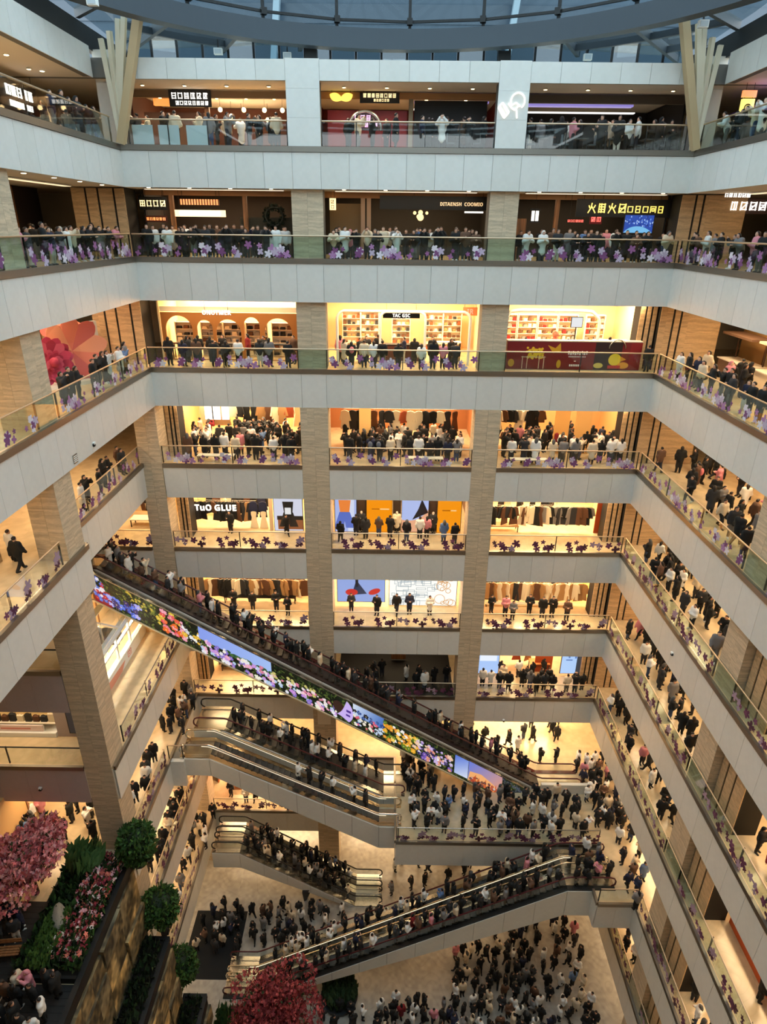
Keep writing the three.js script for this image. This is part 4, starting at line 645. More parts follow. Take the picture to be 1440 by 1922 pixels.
function shelf(where, x, y, z, w, rows, items, cols, ry = 0) {
  const g = thing('display_shelf', `lit display shelf ${where}`, 'shelf', 'display shelves', x, y, z, ry), H = rows * 0.42 + 0.1;
  part('back_panel', bx(w, H, 0.03), M.cream, g, 0, H / 2, -0.16); for (const s of [-1, 1]) part('side_panel', bx(0.04, H, 0.32), M.cream, g, s * w / 2, H / 2, 0);
  for (let r = 0; r <= rows; r++) part('board', bx(w - 0.05, 0.03, 0.3), M.cream, g, 0, 0.04 + r * 0.42, 0);
  for (let r = 0; r < rows; r++) for (let q = 0; q < items; q++) {
    const [cn, cm] = CLOTH[cols[Math.floor(rsh() * cols.length)]], lx = -w / 2 + (q + 0.5) * w / items, ww = Math.min(0.34, w / items * 0.7), hh = 0.12 + rsh() * 0.16, o = thing('folded_stack', '', 'clothing', `goods ${where}`, x + lx * Math.cos(ry), y + 0.057 + r * 0.42, z - lx * Math.sin(ry), ry);
    for (let t = 0; t < 3; t++) part('folded_garment', bx(ww - t * 0.015, hh / 3 - 0.004, 0.24), cm, o, 0, hh * (t + 0.5) / 3, 0); finish.push([o, `${cn} folded stack`, `on shelf ${where}`]);
  }
}
function tubeFrame(label, x0, x1, y0, y1, z, r, rad) {
  const p = []; p.push([x0, y0], [x0, y1 - r]); for (let i = 1; i < 6; i++) { const a = Math.PI - i / 6 * Math.PI / 2; p.push([x0 + r + r * Math.cos(a), y1 - r + r * Math.sin(a)]); } p.push([x0 + r, y1], [x1 - r, y1]); for (let i = 1; i < 6; i++) { const a = Math.PI / 2 - i / 6 * Math.PI / 2; p.push([x1 - r + r * Math.cos(a), y1 - r + r * Math.sin(a)]); } p.push([x1, y1 - r], [x1, y0]);
  solo('arch_gateway', tubeAlong(p.map(([x, y]) => new THREE.Vector3(x, y, z)), rad, 120, 8), M.white, label, 'arch', 'white arches');
}
// --- top gallery
shop(9, 0, 'dark brown restaurant with globe lamps on the top gallery', std(0.30, 0.15, 0.10, 0.7), { header: 0.35, headM: std(0.50, 0.42, 0.34, 0.7), panels: [[-14, -10.6, 0, 2.0, std(0.40, 0.26, 0.18, 0.7)]], frame: [-10.35] });
sign('white restaurant lettering on a dark board below the globe lamps', glyphRow(6, 0.33, 21), -11.2, 57.98, -2.8, SW.white, { board: [2.35, 0.8, 0, -0.12], geo2: glyphRow(8, 0.22, 22), at2: [0.1, -0.34] });
solo('glowing_box_lamp', bx(0.9, 0.32, 0.3), SW.orange, 'glowing orange box lamp beside the white restaurant lettering', 'light', null, null, -12.9, 57.72, -3.2);
[[-12.96, 58.0, -3.1], [-9.78, 58.0, -3.1], [-8.13, 58.0, -3.1], [-6.56, 58.0, -3.1], [-9.98, 57.6, -4.6], [-8.6, 57.6, -4.6], [-7.4, 57.6, -4.6], [-6.35, 57.6, -4.6], [-12.2, 57.5, -6.2], [-11.2, 57.3, -6.2], [-9.7, 57.5, -6.2], [-9.2, 57.2, -6.8], [-7.6, 57.4, -6.8]].forEach(([x, y, z], i) => {
  const g = thing('globe_lamp', '', 'light', 'globe lamps', x, y, z); finish.push([g, ['globe lamp in the front row', 'globe lamp in the middle row', 'globe lamp in the rear row'][i < 4 ? 0 : i < 8 ? 1 : 2], 'in the top gallery restaurant']);
  part('bulb', sph(0.13, 14, 10), glow(1, 0.85, 0.6, 5), g); part('cord', cyl(0.008, 0.008, 58.26 - y - 0.12, 5), M.black, g, 0, (58.26 - y - 0.12) / 2 + 0.12, 0);
  const l = new THREE.PointLight(new THREE.Color().setRGB(...WARM), 2.2); l.castShadow = true; l.name = 'bulb_light'; g.add(l);
});
for (const [x, n] of [[-13.3, 'first'], [-11.9, 'second'], [-10.4, 'third']]) { const g = thing('menu_stand', `${n} pale blue screen board behind the top gallery rail`, 'board', 'screen boards', x, F[9], -0.55); part('board', bx(1.1, 1.0, 0.05), std(0.72, 0.80, 0.82, 0.5), g, 0, 0.55, 0); part('foot', bx(1.1, 0.05, 0.3), M.dark, g, 0, 0.025, 0); }
shop(9, 1, 'red lacquer snack shop and dark restaurant in the middle of the top gallery', std(0.36, 0.08, 0.07, 0.6), { header: 0.3, headM: std(0.66, 0.48, 0.32, 0.7), frame: [1.1], frameM: std(0.50, 0.46, 0.38, 0.7), panels: [[-3.6, 0.9, 0, 2.2, std(0.50, 0.05, 0.06, 0.5)], [1.3, 5.4, 0, 2.7, std(0.09, 0.085, 0.09, 0.6)]] });
{ const s = new THREE.Shape(); s.moveTo(-0.64, 0.16); s.bezierCurveTo(-0.4, 0.3, -0.15, 0.25, 0, 0.05); s.bezierCurveTo(0.15, 0.25, 0.4, 0.3, 0.64, 0.16); s.bezierCurveTo(0.6, -0.15, 0.35, -0.25, 0, -0.12); s.bezierCurveTo(-0.35, -0.25, -0.6, -0.15, -0.64, 0.16);
  sign('yellow moustache shaped light above the red arch shop', new THREE.ExtrudeGeometry(s, { depth: 0.06, bevelEnabled: false }), -2.78, 57.95, -2.75, SW.yellow); }
sign('two rows of warm lettering beside the moustache light', glyphRow(8, 0.22, 31), -0.65, 58.08, -2.75, SW.warm, { board: [2.2, 0.5, 0, -0.1], geo2: glyphRow(6, 0.14, 32), at2: [0.1, -0.22] });
{ const g = thing('arch_counter', 'silver arched counter front with pink lettering in the red shop', 'counter', null, -1.47, F[9], -2.4); part('arch_rim', new THREE.TorusGeometry(0.92, 0.09, 8, 28, Math.PI), M.steel, g, 0, 1.12, 0); part('counter_body', bx(1.75, 1.1, 0.5), std(0.42, 0.06, 0.07, 0.5), g, 0, 0.55, -0.1); part('arch_panel', new THREE.CircleGeometry(0.86, 24, 0, Math.PI), std(0.30, 0.26, 0.22, 0.6), g, 0, 1.12, -0.02); part('sign_lettering', glyphRow(5, 0.24, 33), SW.pink, g, 0.1, 1.38, 0.05); part('sign_lettering', glyphRow(3, 0.3, 34), SW.pink, g, -0.1, 1.72, 0.05); }
solo('light_trough', bx(4.2, 0.08, 0.4), SW.purple, 'pale violet light trough in the dark middle restaurant', 'light', null, null, 3.4, 57.92, -3.6); solo('light_trough', bx(4.2, 0.05, 0.3), SW.white, 'thin white light line in the dark middle restaurant', 'light', null, null, 3.4, 57.66, -4.2);
shop(9, 2, 'dark restaurant with a long violet light trough on the top gallery', std(0.10, 0.095, 0.10, 0.6), { header: 0.4, headM: std(0.36, 0.32, 0.28, 0.7) });
solo('light_trough', bx(6.2, 0.1, 0.5), SW.purple, 'long violet light trough above the dark restaurant', 'light', null, null, 10.6, 57.86, -3.8); solo('light_trough', bx(6.6, 0.05, 0.3), SW.white, 'thin white light line above the dark restaurant', 'light', null, null, 10.8, 57.62, -4.5);
for (const [x, n] of [[8.4, 'first'], [10.3, 'second'], [12.3, 'third'], [14.2, 'fourth'], [4.0, 'lone']]) { table(`${n} small dining table behind the top gallery rail`, x, F[9], -1.5, 0.9, 0.8, 0.74, std(0.30, 0.28, 0.26, 0.6), 'dining tables'); for (const s of [-1, 1]) { const c = thing('dining_chair', `grey dining chair ${s < 0 ? 'before' : 'after'} the ${n} dining table, counted along the rail`, 'chair', 'dining chairs', x + s * 0.72, F[9], -1.5, -s * Math.PI / 2); part('seat', bx(0.42, 0.06, 0.42), std(0.35, 0.38, 0.40, 0.8), c, 0, 0.44, 0); part('backrest', bx(0.42, 0.42, 0.05), std(0.42, 0.46, 0.48, 0.8), c, 0, 0.7, -0.2); for (const [a, b] of [[-1, -1], [1, -1], [-1, 1], [1, 1]]) part('leg', bx(0.035, 0.42, 0.035), M.dark, c, a * 0.18, 0.21, b * 0.18); } }
{ // glowing outline logo on the pier: a cuff and a raised thumb
  const g = thing('pier_logo_sign', 'white glowing line logo on the white pier', 'sign', null, 6.25, 57.25, 0.11), L = (p) => part('sign_lettering', tubeAlong(p.map(([x, y]) => new THREE.Vector3(x, y, 0)), 0.04, 40, 6), glow(1, 0.99, 0.96, 1.3), g);
  L([[-0.70, -0.10], [-0.50, 0.12], [-0.14, -0.30], [-0.38, -0.56], [-0.70, -0.10]]); L([[-0.5, 0.1], [-0.3, -0.2], [-0.2, -0.32]]); L([[-0.62, -0.06], [-0.35, -0.4]]); L([[-0.18, 0.06], [0.0, -0.12], [0.16, -0.2], [0.34, 0.0]]);
  L(Array.from({ length: 12 }, (_, i) => { const a = -0.9 + i / 11 * 4.3; return [0.28 + 0.36 * Math.cos(a), 0.2 + 0.36 * Math.sin(a)]; })); L([[-0.2, 0.08], [0.0, 0.02], [0.2, 0.12], [0.42, -0.04]]); L([[0.24, -0.2], [0.3, -0.56]]);
}
// --- second gallery down
shop(8, 0, 'dark timber restaurants with glowing shop boards on the second gallery down', std(0.13, 0.08, 0.06, 0.7), { header: 0.28, headM: std(0.62, 0.44, 0.28, 0.7), frame: [-12.95, -8.6], panels: [[-9.0, -5.2, 0, 2.2, std(0.20, 0.18, 0.12, 0.7)]] });
sign('cream lettering on a black board next to the corner pier', glyphRow(4, 0.38, 41), -14.0, 52.58, -2.8, SW.warm, { board: [1.65, 0.7] });
{ const g = thing('lattice_lamp', 'orange slatted lamp box over the timber restaurant', 'light', null, -11.25, 52.68, -2.85); part('lamp_box', bx(2.3, 0.3, 0.08), SW.orange, g); hangRods(g, 0, 52.68, 2, 0.15); for (let i = 0; i <= 14; i++) part('slat', bx(0.05, 0.3, 0.05), std(0.36, 0.18, 0.07, 0.7), g, -1.14 + i * 0.163, 0, 0.07); }
sign('long cream lettering strip under the orange slatted lamp', glyphRow(9, 0.26, 42), -11.2, 52.07, -2.6, SW.white, { board: [3.0, 0.36], boardM: SW.warm });
{ const g = thing('menu_sign', 'rusty red menu panel under the cream board', 'sign', null, -13.9, 51.75, -2.8); part('board', bx(1.3, 0.34, 0.05), std(0.30, 0.12, 0.06, 0.6), g); hangRods(g, 0, 51.75, 1, 0.17); part('sign_lettering', glyphRow(6, 0.18, 43), SW.orange, g, 0, 0, 0.03); }
{ const g = thing('leafy_ring', 'round leafy wreath ornament behind the crowd', 'plant', null, -6.8, 51.95, -2.5), ig = new THREE.InstancedMesh(new THREE.PlaneGeometry(0.16, 0.09), std(0.10, 0.14, 0.07, 0.7), 420), mt = new THREE.Matrix4(), r = rng(8); ig.name = 'leaves'; ig.userData.kind = 'stuff'; for (let i = 0; i < 420; i++) { const a = r() * 6.283, q = 0.32 + r() * 0.36; mt.makeRotationFromEuler(new THREE.Euler(r() * 2, r() * 3, r() * 6)); mt.setPosition(Math.cos(a) * q, Math.sin(a) * q, (r() - 0.5) * 0.2); ig.setMatrixAt(i, mt); } g.add(ig); part('hoop', new THREE.TorusGeometry(0.5, 0.08, 8, 24), std(0.12, 0.12, 0.07, 0.8), g); part('stand', bx(0.08, 1.75, 0.08), M.black, g, 0, -1.37, -0.05); }
shop(8, 1, 'timber cabin and black restaurant in the middle of the second gallery down', std(0.10, 0.085, 0.075, 0.7), { header: 0.32, headM: std(0.60, 0.42, 0.26, 0.7), frame: [-1.6, -1.25], frameM: std(0.62, 0.50, 0.40, 0.6), panels: [[-3.6, -1.7, 0, 3.0, std(0.44, 0.34, 0.20, 0.7)]] });
{ const g = thing('lantern_sign', 'cream lantern sign with vertical characters by the timber cabin', 'sign', null, -3.35, 52.64, -2.55); part('sign_box', bx(0.36, 0.62, 0.2), SW.warm, g); hangRods(g, 0, 52.64, 0.2, 0.31); part('sign_lettering', glyphRow(1, 0.22, 51), M.black, g, 0, 0.13, 0.09); part('sign_lettering', glyphRow(1, 0.22, 52), M.black, g, 0, -0.14, 0.09); }
sign('small brass letters on the black restaurant header', textGeo('DITAENSH  COOMIO', 0.19), 4.2, 52.72, -2.7, glow(1, 0.8, 0.55, 0.9), { board: [7.0, 0.72, -1.3, 0.05] });
{ const g = thing('caption_sign', 'thin white caption strip under the brass letters', 'sign', null, 4.95, 52.3, -2.7); part('sign_lettering', bx(1.1, 0.09, 0.05), SW.white, g); hangRods(g, 0, 52.3, 1, 0.04); };
{ const g = thing('chandelier', 'warm cluster chandelier in the black restaurant', 'light', null, 1.85, 52.15, -3.6); for (const [x, y, s] of [[-0.35, 0.1, 0.1], [0, 0.12, 0.14], [0.38, 0.1, 0.09], [0, -0.14, 0.2], [-0.12, -0.1, 0.12]]) part('bulb', sph(s, 10, 8), SW.warm, g, x, y, 0); part('stem', cyl(0.02, 0.02, 0.9, 6), M.black, g, 0, 0.7, 0); const l = new THREE.PointLight(new THREE.Color().setRGB(...WARM), 3); l.position.set(0, -0.14, 0); l.name = 'bulb_light'; g.add(l); }
shop(8, 2, 'black hotpot restaurant with yellow lettering on the second gallery down', std(0.07, 0.06, 0.06, 0.6), { header: 0.28, headM: std(0.62, 0.46, 0.30, 0.7), frame: [9.9], panels: [[7.3, 8.2, 0, 2.3, M.wood]] });
sign('large yellow lettering on the black hotpot restaurant', glyphRow(4, 0.56, 61, [FIRE, null, FIRE, null]), 12.75, 52.6, -2.7, SW.yellow, { board: [6.2, 0.95, 1.3, 0] });
sign('smaller yellow square lettering beside the large yellow lettering', glyphRow(5, 0.42, 62, [BOXES[0], BOXES[1], BOXES[0], BOXES[2], BOXES[1]]), 15.0, 52.55, -2.7, SW.yellow);
sign('red dotted lettering low on the hotpot restaurant', glyphRow(6, 0.15, 63), 11.0, 51.9, -2.75, SW.red); sign('bright red tablet beside the red dotted lettering', glyphRow(2, 0.3, 64), 12.2, 52.0, -2.75, SW.red, { board: [0.72, 0.5], boardM: std(0.4, 0.03, 0.03, 0.5) });
poster('blue aquarium like screen under the yellow square lettering', 13.9, 15.6, 51.3, 52.25, -2.7, (c, w, h) => { c.fillStyle = '#2a4fb0'; c.fillRect(0, 0, w, h); const r = rng(3); for (let i = 0; i < 50; i++) { c.fillStyle = ['#6f9af0', '#19307c', '#b8d4ff'][i % 3]; c.fillRect(r() * w, r() * h * 0.6, 6, 8); } c.fillStyle = '#7cc4f4'; c.beginPath(); c.moveTo(0, h); c.bezierCurveTo(w * 0.2, h * 0.5, w * 0.7, h * 0.5, w, h); c.fill(); }, 0.9);
{ const g = thing('hanging_lantern', 'white paper lantern hanging in the dark doorway', 'light', null, 8.57, 52.14, -2.7); for (const s of [-1, 1]) part('lamp_panel', bx(0.16, 0.55, 0.1), SW.white, g, s * 0.12, 0, 0); part('lamp_cap', bx(0.6, 0.1, 0.16), M.black, g, 0, 0.33, 0); part('lamp_base', bx(0.6, 0.08, 0.16), M.black, g, 0, -0.31, 0); part('stem', cyl(0.012, 0.012, 0.8, 5), M.black, g, 0, 0.75, 0); }
// --- third gallery down
{ const g = shop(7, 0, 'caramel arcade shopfront with five lit arches on the third gallery down', std(0.92, 0.80, 0.62, 0.7), { zb: -6.5 });
  const W = 8.7, H = 2.95, s = new THREE.Shape([[-W / 2, 0], [W / 2, 0], [W / 2, H], [-W / 2, H]].map((p) => new THREE.Vector2(...p)));
  for (const [xa, xb, yt] of [[-14.2, -12.5, 2.75], [-12.2, -11.2, 2.5], [-11.0, -9.4, 2.55], [-9.2, -8.2, 2.7], [-7.9, -6.15, 2.65]]) { const c = (xa + xb) / 2 + 10.1, r = (xb - xa) / 2, p = new THREE.Path(); p.moveTo(c - r, 0.05); p.lineTo(c - r, yt - r); p.absarc(c, yt - r, r, Math.PI, 0, true); p.lineTo(c + r, 0.05); p.lineTo(c - r, 0.05); s.holes.push(p); }
  const ge = new THREE.ExtrudeGeometry(s, { depth: 0.12, bevelEnabled: false, curveSegments: 10 }); part('arcade_wall', ge, std(0.60, 0.38, 0.16, 0.6), g, -10.1, F[7], SHOPZ - 0.12);
  part('fascia_strip', bx(8.7, 0.3, 0.1), M.cream, g, -10.1, F[7] + 3.15, SHOPZ - 0.06); }
sign('white lettering on the caramel arcade', textGeo('ONUTMER', 0.27), -10.85, 46.42, SHOPZ + 0.03, SW.white);
for (const [x, n] of [[-13.4, 'first'], [-11.7, 'second'], [-10.2, 'third'], [-8.7, 'fourth'], [-7.0, 'fifth']]) shelf(`inside the ${n} arch of the caramel arcade`, x, F[7], -4.6, 1.4, 5, 3, [0, 1, 3, 4, 5]);
for (const [x, n] of [[-13.4, 'first'], [-10.2, 'third'], [-7.0, 'fifth']]) table(`black counter in the ${n} caramel arch`, x, F[7], -3.4, 1.3, 0.5, 1.0, M.black, 'arcade counters');
shop(7, 1, 'bright open shop with white arch frames on the third gallery down', std(0.94, 0.82, 0.64, 0.7));
tubeFrame('wide white rounded arch frame in the middle bay', -3.2, 5.1, F[7], 46.7, -2.2, 0.5, 0.09); tubeFrame('narrow white arch frame inside the wide one', -0.5, 2.3, F[7], 46.68, -2.1, 0.4, 0.08);
sign('white lettering on a dark board under the narrow arch', textGeo('TAC GSC', 0.2), 0.8, 46.45, -2.3, SW.white, { board: [2.3, 0.34] });
sign('red lettering on an orange tablet beside the wide arch', textGeo('IR', 0.3), 5.1, 46.7, -2.6, SW.red, { board: [0.9, 0.5], boardM: std(0.95, 0.6, 0.4, 0.6) });
{ const g = thing('service_counter', 'brown patterned service counter under the narrow arch', 'counter', null, 1.0, F[7], -3.6); part('counter_body', bx(2.4, 1.0, 0.6), std(0.34, 0.16, 0.10, 0.6), g, 0, 0.5, 0); part('counter_top', bx(2.5, 0.06, 0.7), M.black, g, 0, 1.03, 0); }
for (const [x, n] of [[-2.6, 'left of the narrow arch'], [-1.3, 'next to the narrow arch'], [0.9, 'behind the brown counter'], [3.2, 'right of the narrow arch'], [4.5, 'at the end of the wide arch']]) shelf(n, x, F[7], -7.6, 1.25, 6, 4, [1, 3, 4, 6, 7]);
table('white display table beside the wide arch', -2.4, F[7], -3.3, 1.6, 0.6, 0.9, M.white); table('grey framed display table right of the narrow arch', 3.9, F[7], -3.2, 1.6, 0.5, 1.3, M.white);
shop(7, 2, 'bright toy and gift shop behind the red stall on the third gallery down', std(0.94, 0.84, 0.68, 0.7));
{ const g = thing('arch_gateway', 'white arch frame over the red stall', 'arch', 'white arches'); part('frame_tube', tubeAlong([[7.3, 46.45], [7.5, 46.8], [8.2, 46.9], [11.8, 46.9], [12.5, 46.85], [13.0, 46.4], [13.05, 45.8], [13.05, F[7]]].map(([x, y]) => new THREE.Vector3(x, y, -1.95)), 0.1, 90, 8), M.white, g); part('frame_foot', bx(0.3, 0.05, 0.3), M.white, g, 13.05, F[7] + 0.03, -1.95); part('frame_tube', cyl(0.1, 0.1, 46.45 - F[7], 10), M.white, g, 7.3, (46.45 + F[7]) / 2, -1.95); }
{ // dark red stall with yellow print
  const g = thing('promotion_stall', 'dark red promotion stall with yellow printed ornaments', 'stall', null, 11.5, F[7], -1.2), art = canvasTex(840, 180, (c, w, h) => {
    c.fillStyle = '#7a0f18'; c.fillRect(0, 0, w, h); c.fillStyle = '#2a1218'; c.fillRect(w * 0.655, 0, w * 0.2, h); const r = rng(71);
    c.fillStyle = '#e8b928'; for (let i = 0; i < 60; i++) { c.beginPath(); c.arc(120 + r() * 110, 40 + r() * 70, 8, 0, 6.3); c.fill(); } c.strokeStyle = '#d8c0a0'; c.lineWidth = 5; for (const x of [100, 130, 205, 235]) { c.beginPath(); c.moveTo(x, 95); c.lineTo(x, 178); c.stroke(); } c.beginPath(); c.moveTo(92, 100); c.lineTo(245, 100); c.stroke();
    c.fillStyle = '#d09a20'; c.beginPath(); c.moveTo(250, 20); c.lineTo(300, 40); c.lineTo(330, 5); c.lineTo(338, 60); c.lineTo(290, 75); c.fill(); c.beginPath(); c.ellipse(330, 145, 14, 28, 0, 0, 6.3); c.fill(); c.beginPath(); c.ellipse(30, 140, 20, 26, 0, 0, 6.3); c.fill();
    c.fillStyle = '#f4ece4'; for (let i = 0; i < 9; i++) c.fillRect(382 + i * 14, 58 + (i % 2) * 3, 10, 22); for (let i = 0; i < 11; i++) c.fillRect(388 + i * 10, 92, 7, 7); for (let i = 0; i < 7; i++) c.fillRect(398 + i * 11, 146, 8, 14); c.fillRect(425, 122, 12, 6);
    c.fillStyle = '#f2cf30'; c.beginPath(); c.arc(680, 112, 40, 0, 6.3); c.fill(); c.fillStyle = '#e89a28'; c.beginPath(); c.moveTo(716, 90); c.lineTo(752, 110); c.lineTo(716, 125); c.fill(); c.beginPath(); c.ellipse(735, 150, 36, 22, 0, 0, 6.3); c.fill(); c.fillStyle = '#c02020'; c.fillRect(640, 150, 80, 22); c.fillStyle = '#d8c060'; c.beginPath(); c.ellipse(580, 152, 30, 18, 0, 0, 6.3); c.fill(); c.fillStyle = '#8a1018'; c.fillRect(770, 0, 70, h);
  });
  part('stall_body', bx(8.3, 1.7, 0.5), std(0.34, 0.05, 0.07, 0.6), g, 0, 0.85, -0.25); part('print_front', cached('stall', () => new THREE.PlaneGeometry(8.28, 1.66)), new THREE.MeshStandardMaterial({ map: art, color: rgb(1, 1, 1), roughness: 0.5 }), g, 0, 0.85, 0.012); part('counter_top', bx(8.3, 0.06, 0.52), M.cream, g, 0, 1.73, -0.25);
  part('basket_ring', new THREE.TorusGeometry(0.5, 0.035, 6, 24, Math.PI), M.steel, g, 2.6, 1.35, 0.08);
}
for (const [x, n] of [[8.3, 'first'], [9.7, 'second'], [11.1, 'third'], [12.5, 'fourth'], [14.4, 'fifth']]) shelf(`${n} along the rear of the gift shop`, x, F[7], -7.2, 1.3, 6, 4, [3, 4, 5, 6, 8]);
{ const g = thing('plush_figure_stack', 'pink and red round plush pile in the gift shop', 'toy', null, 10.75, F[7], -3.3); part('pedestal', bx(0.7, 1.1, 0.6), M.cream, g, 0, 0.55, 0); for (const [x, y, s, c] of [[0, 1.38, 0.3, [0.92, 0.5, 0.42]], [0, 1.85, 0.22, [0.94, 0.66, 0.56]], [-0.3, 1.3, 0.2, [0.8, 0.12, 0.12]], [0.3, 1.3, 0.2, [0.8, 0.14, 0.12]]]) part('plush_ball', sph(s, 12, 10), std(...c, 0.9), g, x, y, 0); }
table('dark glass display table in the gift shop', 12.3, F[7], -3.4, 1.8, 0.8, 1.1, std(0.2, 0.2, 0.2, 0.3)); poster('white screen on a stand in the gift shop', 12.0, 12.7, 45.6, 46.2, -4.4, (c, w, h) => { c.fillStyle = '#eef2f6'; c.fillRect(0, 0, w, h); }, 0.9, 60).children[0].add((() => { const o = new THREE.Mesh(bx(0.07, 2.1, 0.07), M.dark); o.name = 'stand'; o.position.set(0, -1.4, -0.05); return o; })());
table('long white counter at the end of the gift shop', 14.4, F[7], -3.4, 2.2, 0.7, 1.5, M.white);
// --- fourth gallery down: crowded bright shops
shop(6, 0, 'bright fashion shop with three white panels on the fourth gallery down', std(0.90, 0.72, 0.50, 0.7)); for (const [x, n] of [[-12.7, 'first'], [-12.1, 'second'], [-11.5, 'third']]) solo('wall_lamp_panel', bx(0.5, 1.5, 0.06), SW.white, `${n} white light panel at the back of the fashion shop`, 'light', 'white light panels', null, x, F[6] + 2.3, -5.2);
shop(6, 1, 'warm brown boutique in the middle of the fourth gallery down', std(0.66, 0.42, 0.24, 0.7), { panels: [[-1.9, -1.1, 0, 3.4, std(0.98, 0.80, 0.52, 0.7)]] });
shop(6, 2, 'boutique with beige curtains on the fourth gallery down', std(0.80, 0.62, 0.40, 0.7), { panels: [[11.4, 12.4, 0, 3.2, std(0.84, 0.62, 0.34, 0.7)], [12.8, 13.9, 0, 3.2, std(0.84, 0.64, 0.38, 0.7)]] });
clothesRail('behind the crowd, middle bay, fourth gallery down', -3.2, 5.0, F[6] + 2.5, -4.6, 16, ['coat', 'dress', 'jacket'], [0, 1, 3, 7, 4], F[6]);
clothesRail('behind the crowd, escalator side bay, fourth gallery down', -13.4, -6.2, F[6] + 2.5, -5.6, 14, ['coat', 'dress', 'jacket'], [4, 6, 7, 0, 3], F[6]);
clothesRail('behind the crowd, long side bay, fourth gallery down', 7.6, 11.0, F[6] + 2.6, -4.8, 9, ['coat', 'dress', 'jacket'], [0, 1, 4, 3], F[6]);
for (const [x, n] of [[-11.2, 'escalator side'], [2.5, 'middle'], [9.3, 'long side']]) table(`low white bench table behind the glass, ${n} bay, fourth gallery down`, x, F[6], -0.75, 2.4, 0.5, 0.45, M.cream, 'bench tables');
// --- fifth gallery down
shop(5, 0, 'clothes shop with white lettering on the fifth gallery down', std(0.92, 0.76, 0.52, 0.7), { frame: [-8.3], frameM: std(0.8, 0.7, 0.58, 0.6) });
sign('white rounded lettering hanging in the clothes shop', textGeo('TuO GLUE', 0.46, 0.06), -12.2, 33.0, SHOPZ + 0.1, SW.white, {}); sign('single white letter by the corner pier', textGeo('N', 0.45, 0.06), -14.15, 32.9, SHOPZ + 1.2, SW.white);
clothesRail('under the white rounded lettering', -14.0, -9.4, F[5] + 1.95, -3.5, 18, ['coat', 'dress', 'jacket'], [0, 1, 3, 6, 0], F[5]); clothesRail('in the second row of the lettered clothes shop', -13.6, -8.8, F[5] + 1.6, -5.6, 10, ['jacket', 'coat'], [0, 2, 3, 4], F[5]);
for (const [x, c, n] of [[-9.6, 2, 'navy'], [-8.9, 2, 'long navy']]) { const o = thing('dress_form', `${n} coat on a dress form before the white poster`, 'clothing', 'dress forms', x, F[5], -3.3); part('fabric', GARM.coat, CLOTH[c][1], o, 0, 2.1, 0); part('skirt', GARM.dress, CLOTH[4][1], o, 0, 1.35, 0.05); part('stand', bx(0.05, 1.2, 0.05), M.dark, o, 0, 0.6, -0.1); }
const figure = (c, x, y, s, top, leg) => { c.fillStyle = top; c.beginPath(); c.moveTo(x - s * 0.4, y); c.lineTo(x + s * 0.4, y); c.lineTo(x + s * 0.3, y + s * 0.9); c.lineTo(x - s * 0.3, y + s * 0.9); c.fill(); c.fillStyle = leg; c.beginPath(); c.moveTo(x - s * 0.34, y + s * 0.85); c.lineTo(x + s * 0.34, y + s * 0.85); c.lineTo(x + s * 0.7, y + s * 2); c.lineTo(x + s * 0.08, y + s * 2); c.lineTo(x, y + s * 1.5); c.lineTo(x - s * 0.08, y + s * 2); c.lineTo(x - s * 0.7, y + s * 2); c.fill(); };
poster('white fashion poster with a black dressed figure', -8.05, -6.0, F[5] + 0.02, 33.8, SHOPZ, (c, w, h) => { c.fillStyle = '#dfe2f4'; c.fillRect(0, 0, w, h); c.fillStyle = '#9a5a34'; c.fillRect(w * 0.12, h * 0.66, w * 0.88, h * 0.3); c.fillStyle = '#181414'; c.fillRect(w * 0.1, h * 0.55, w * 0.9, h * 0.12); figure(c, w * 0.5, h * 0.12, h * 0.38, '#151515', '#1c1a1a'); c.fillStyle = '#f4f4f4'; c.fillRect(w * 0.38, h * 0.3, w * 0.22, h * 0.2); }, 0.85);
shop(5, 1, 'poster fronted shop on the fifth gallery down', std(0.50, 0.38, 0.28, 0.7), { header: 0.3, panels: [[-2.1, -1.4, 0, 3.2, std(0.30, 0.22, 0.16, 0.7)], [0.5, 1.1, 0, 3.2, std(0.26, 0.20, 0.15, 0.7)], [3.1, 3.7, 0, 3.2, std(0.30, 0.22, 0.17, 0.7)]] });
poster('poster of an orange top and wide blue jeans', -3.65, -2.12, F[5] + 0.02, 33.8, SHOPZ, (c, w, h) => { c.fillStyle = '#aebdf0'; c.fillRect(0, 0, w, h); c.fillStyle = '#d8e0f8'; c.fillRect(w * 0.6, 0, w * 0.3, h); figure(c, w * 0.45, h * 0.05, h * 0.42, '#f2883c', '#5a72c8'); });
poster('plain orange poster next to the jeans poster', -1.38, 0.44, F[5] + 0.02, 33.84, SHOPZ, (c, w, h) => { c.fillStyle = '#ff9800'; c.fillRect(0, 0, w, h); c.fillStyle = '#b86000'; c.fillRect(w * 0.2, h * 0.3, w * 0.3, h * 0.03); c.fillStyle = '#ffe0b0'; c.fillRect(w * 0.53, h * 0.3, w * 0.36, h * 0.03); });
poster('poster with a black figure over an orange dune', 1.15, 3.05, F[5] + 0.05, 33.8, SHOPZ, (c, w, h) => { c.fillStyle = '#b4c4f4'; c.fillRect(0, 0, w, h); c.fillStyle = '#f0b088'; c.beginPath(); c.moveTo(0, h * 0.62); c.bezierCurveTo(w * 0.5, h * 0.72, w * 0.8, h * 0.55, w, h * 0.3); c.lineTo(w, h); c.lineTo(0, h); c.fill(); c.fillStyle = '#141418'; c.beginPath(); c.moveTo(w * 0.75, 0); c.lineTo(w, h * 0.4); c.lineTo(w * 0.4, h * 0.62); c.lineTo(w * 0.62, h * 0.3); c.fill(); });
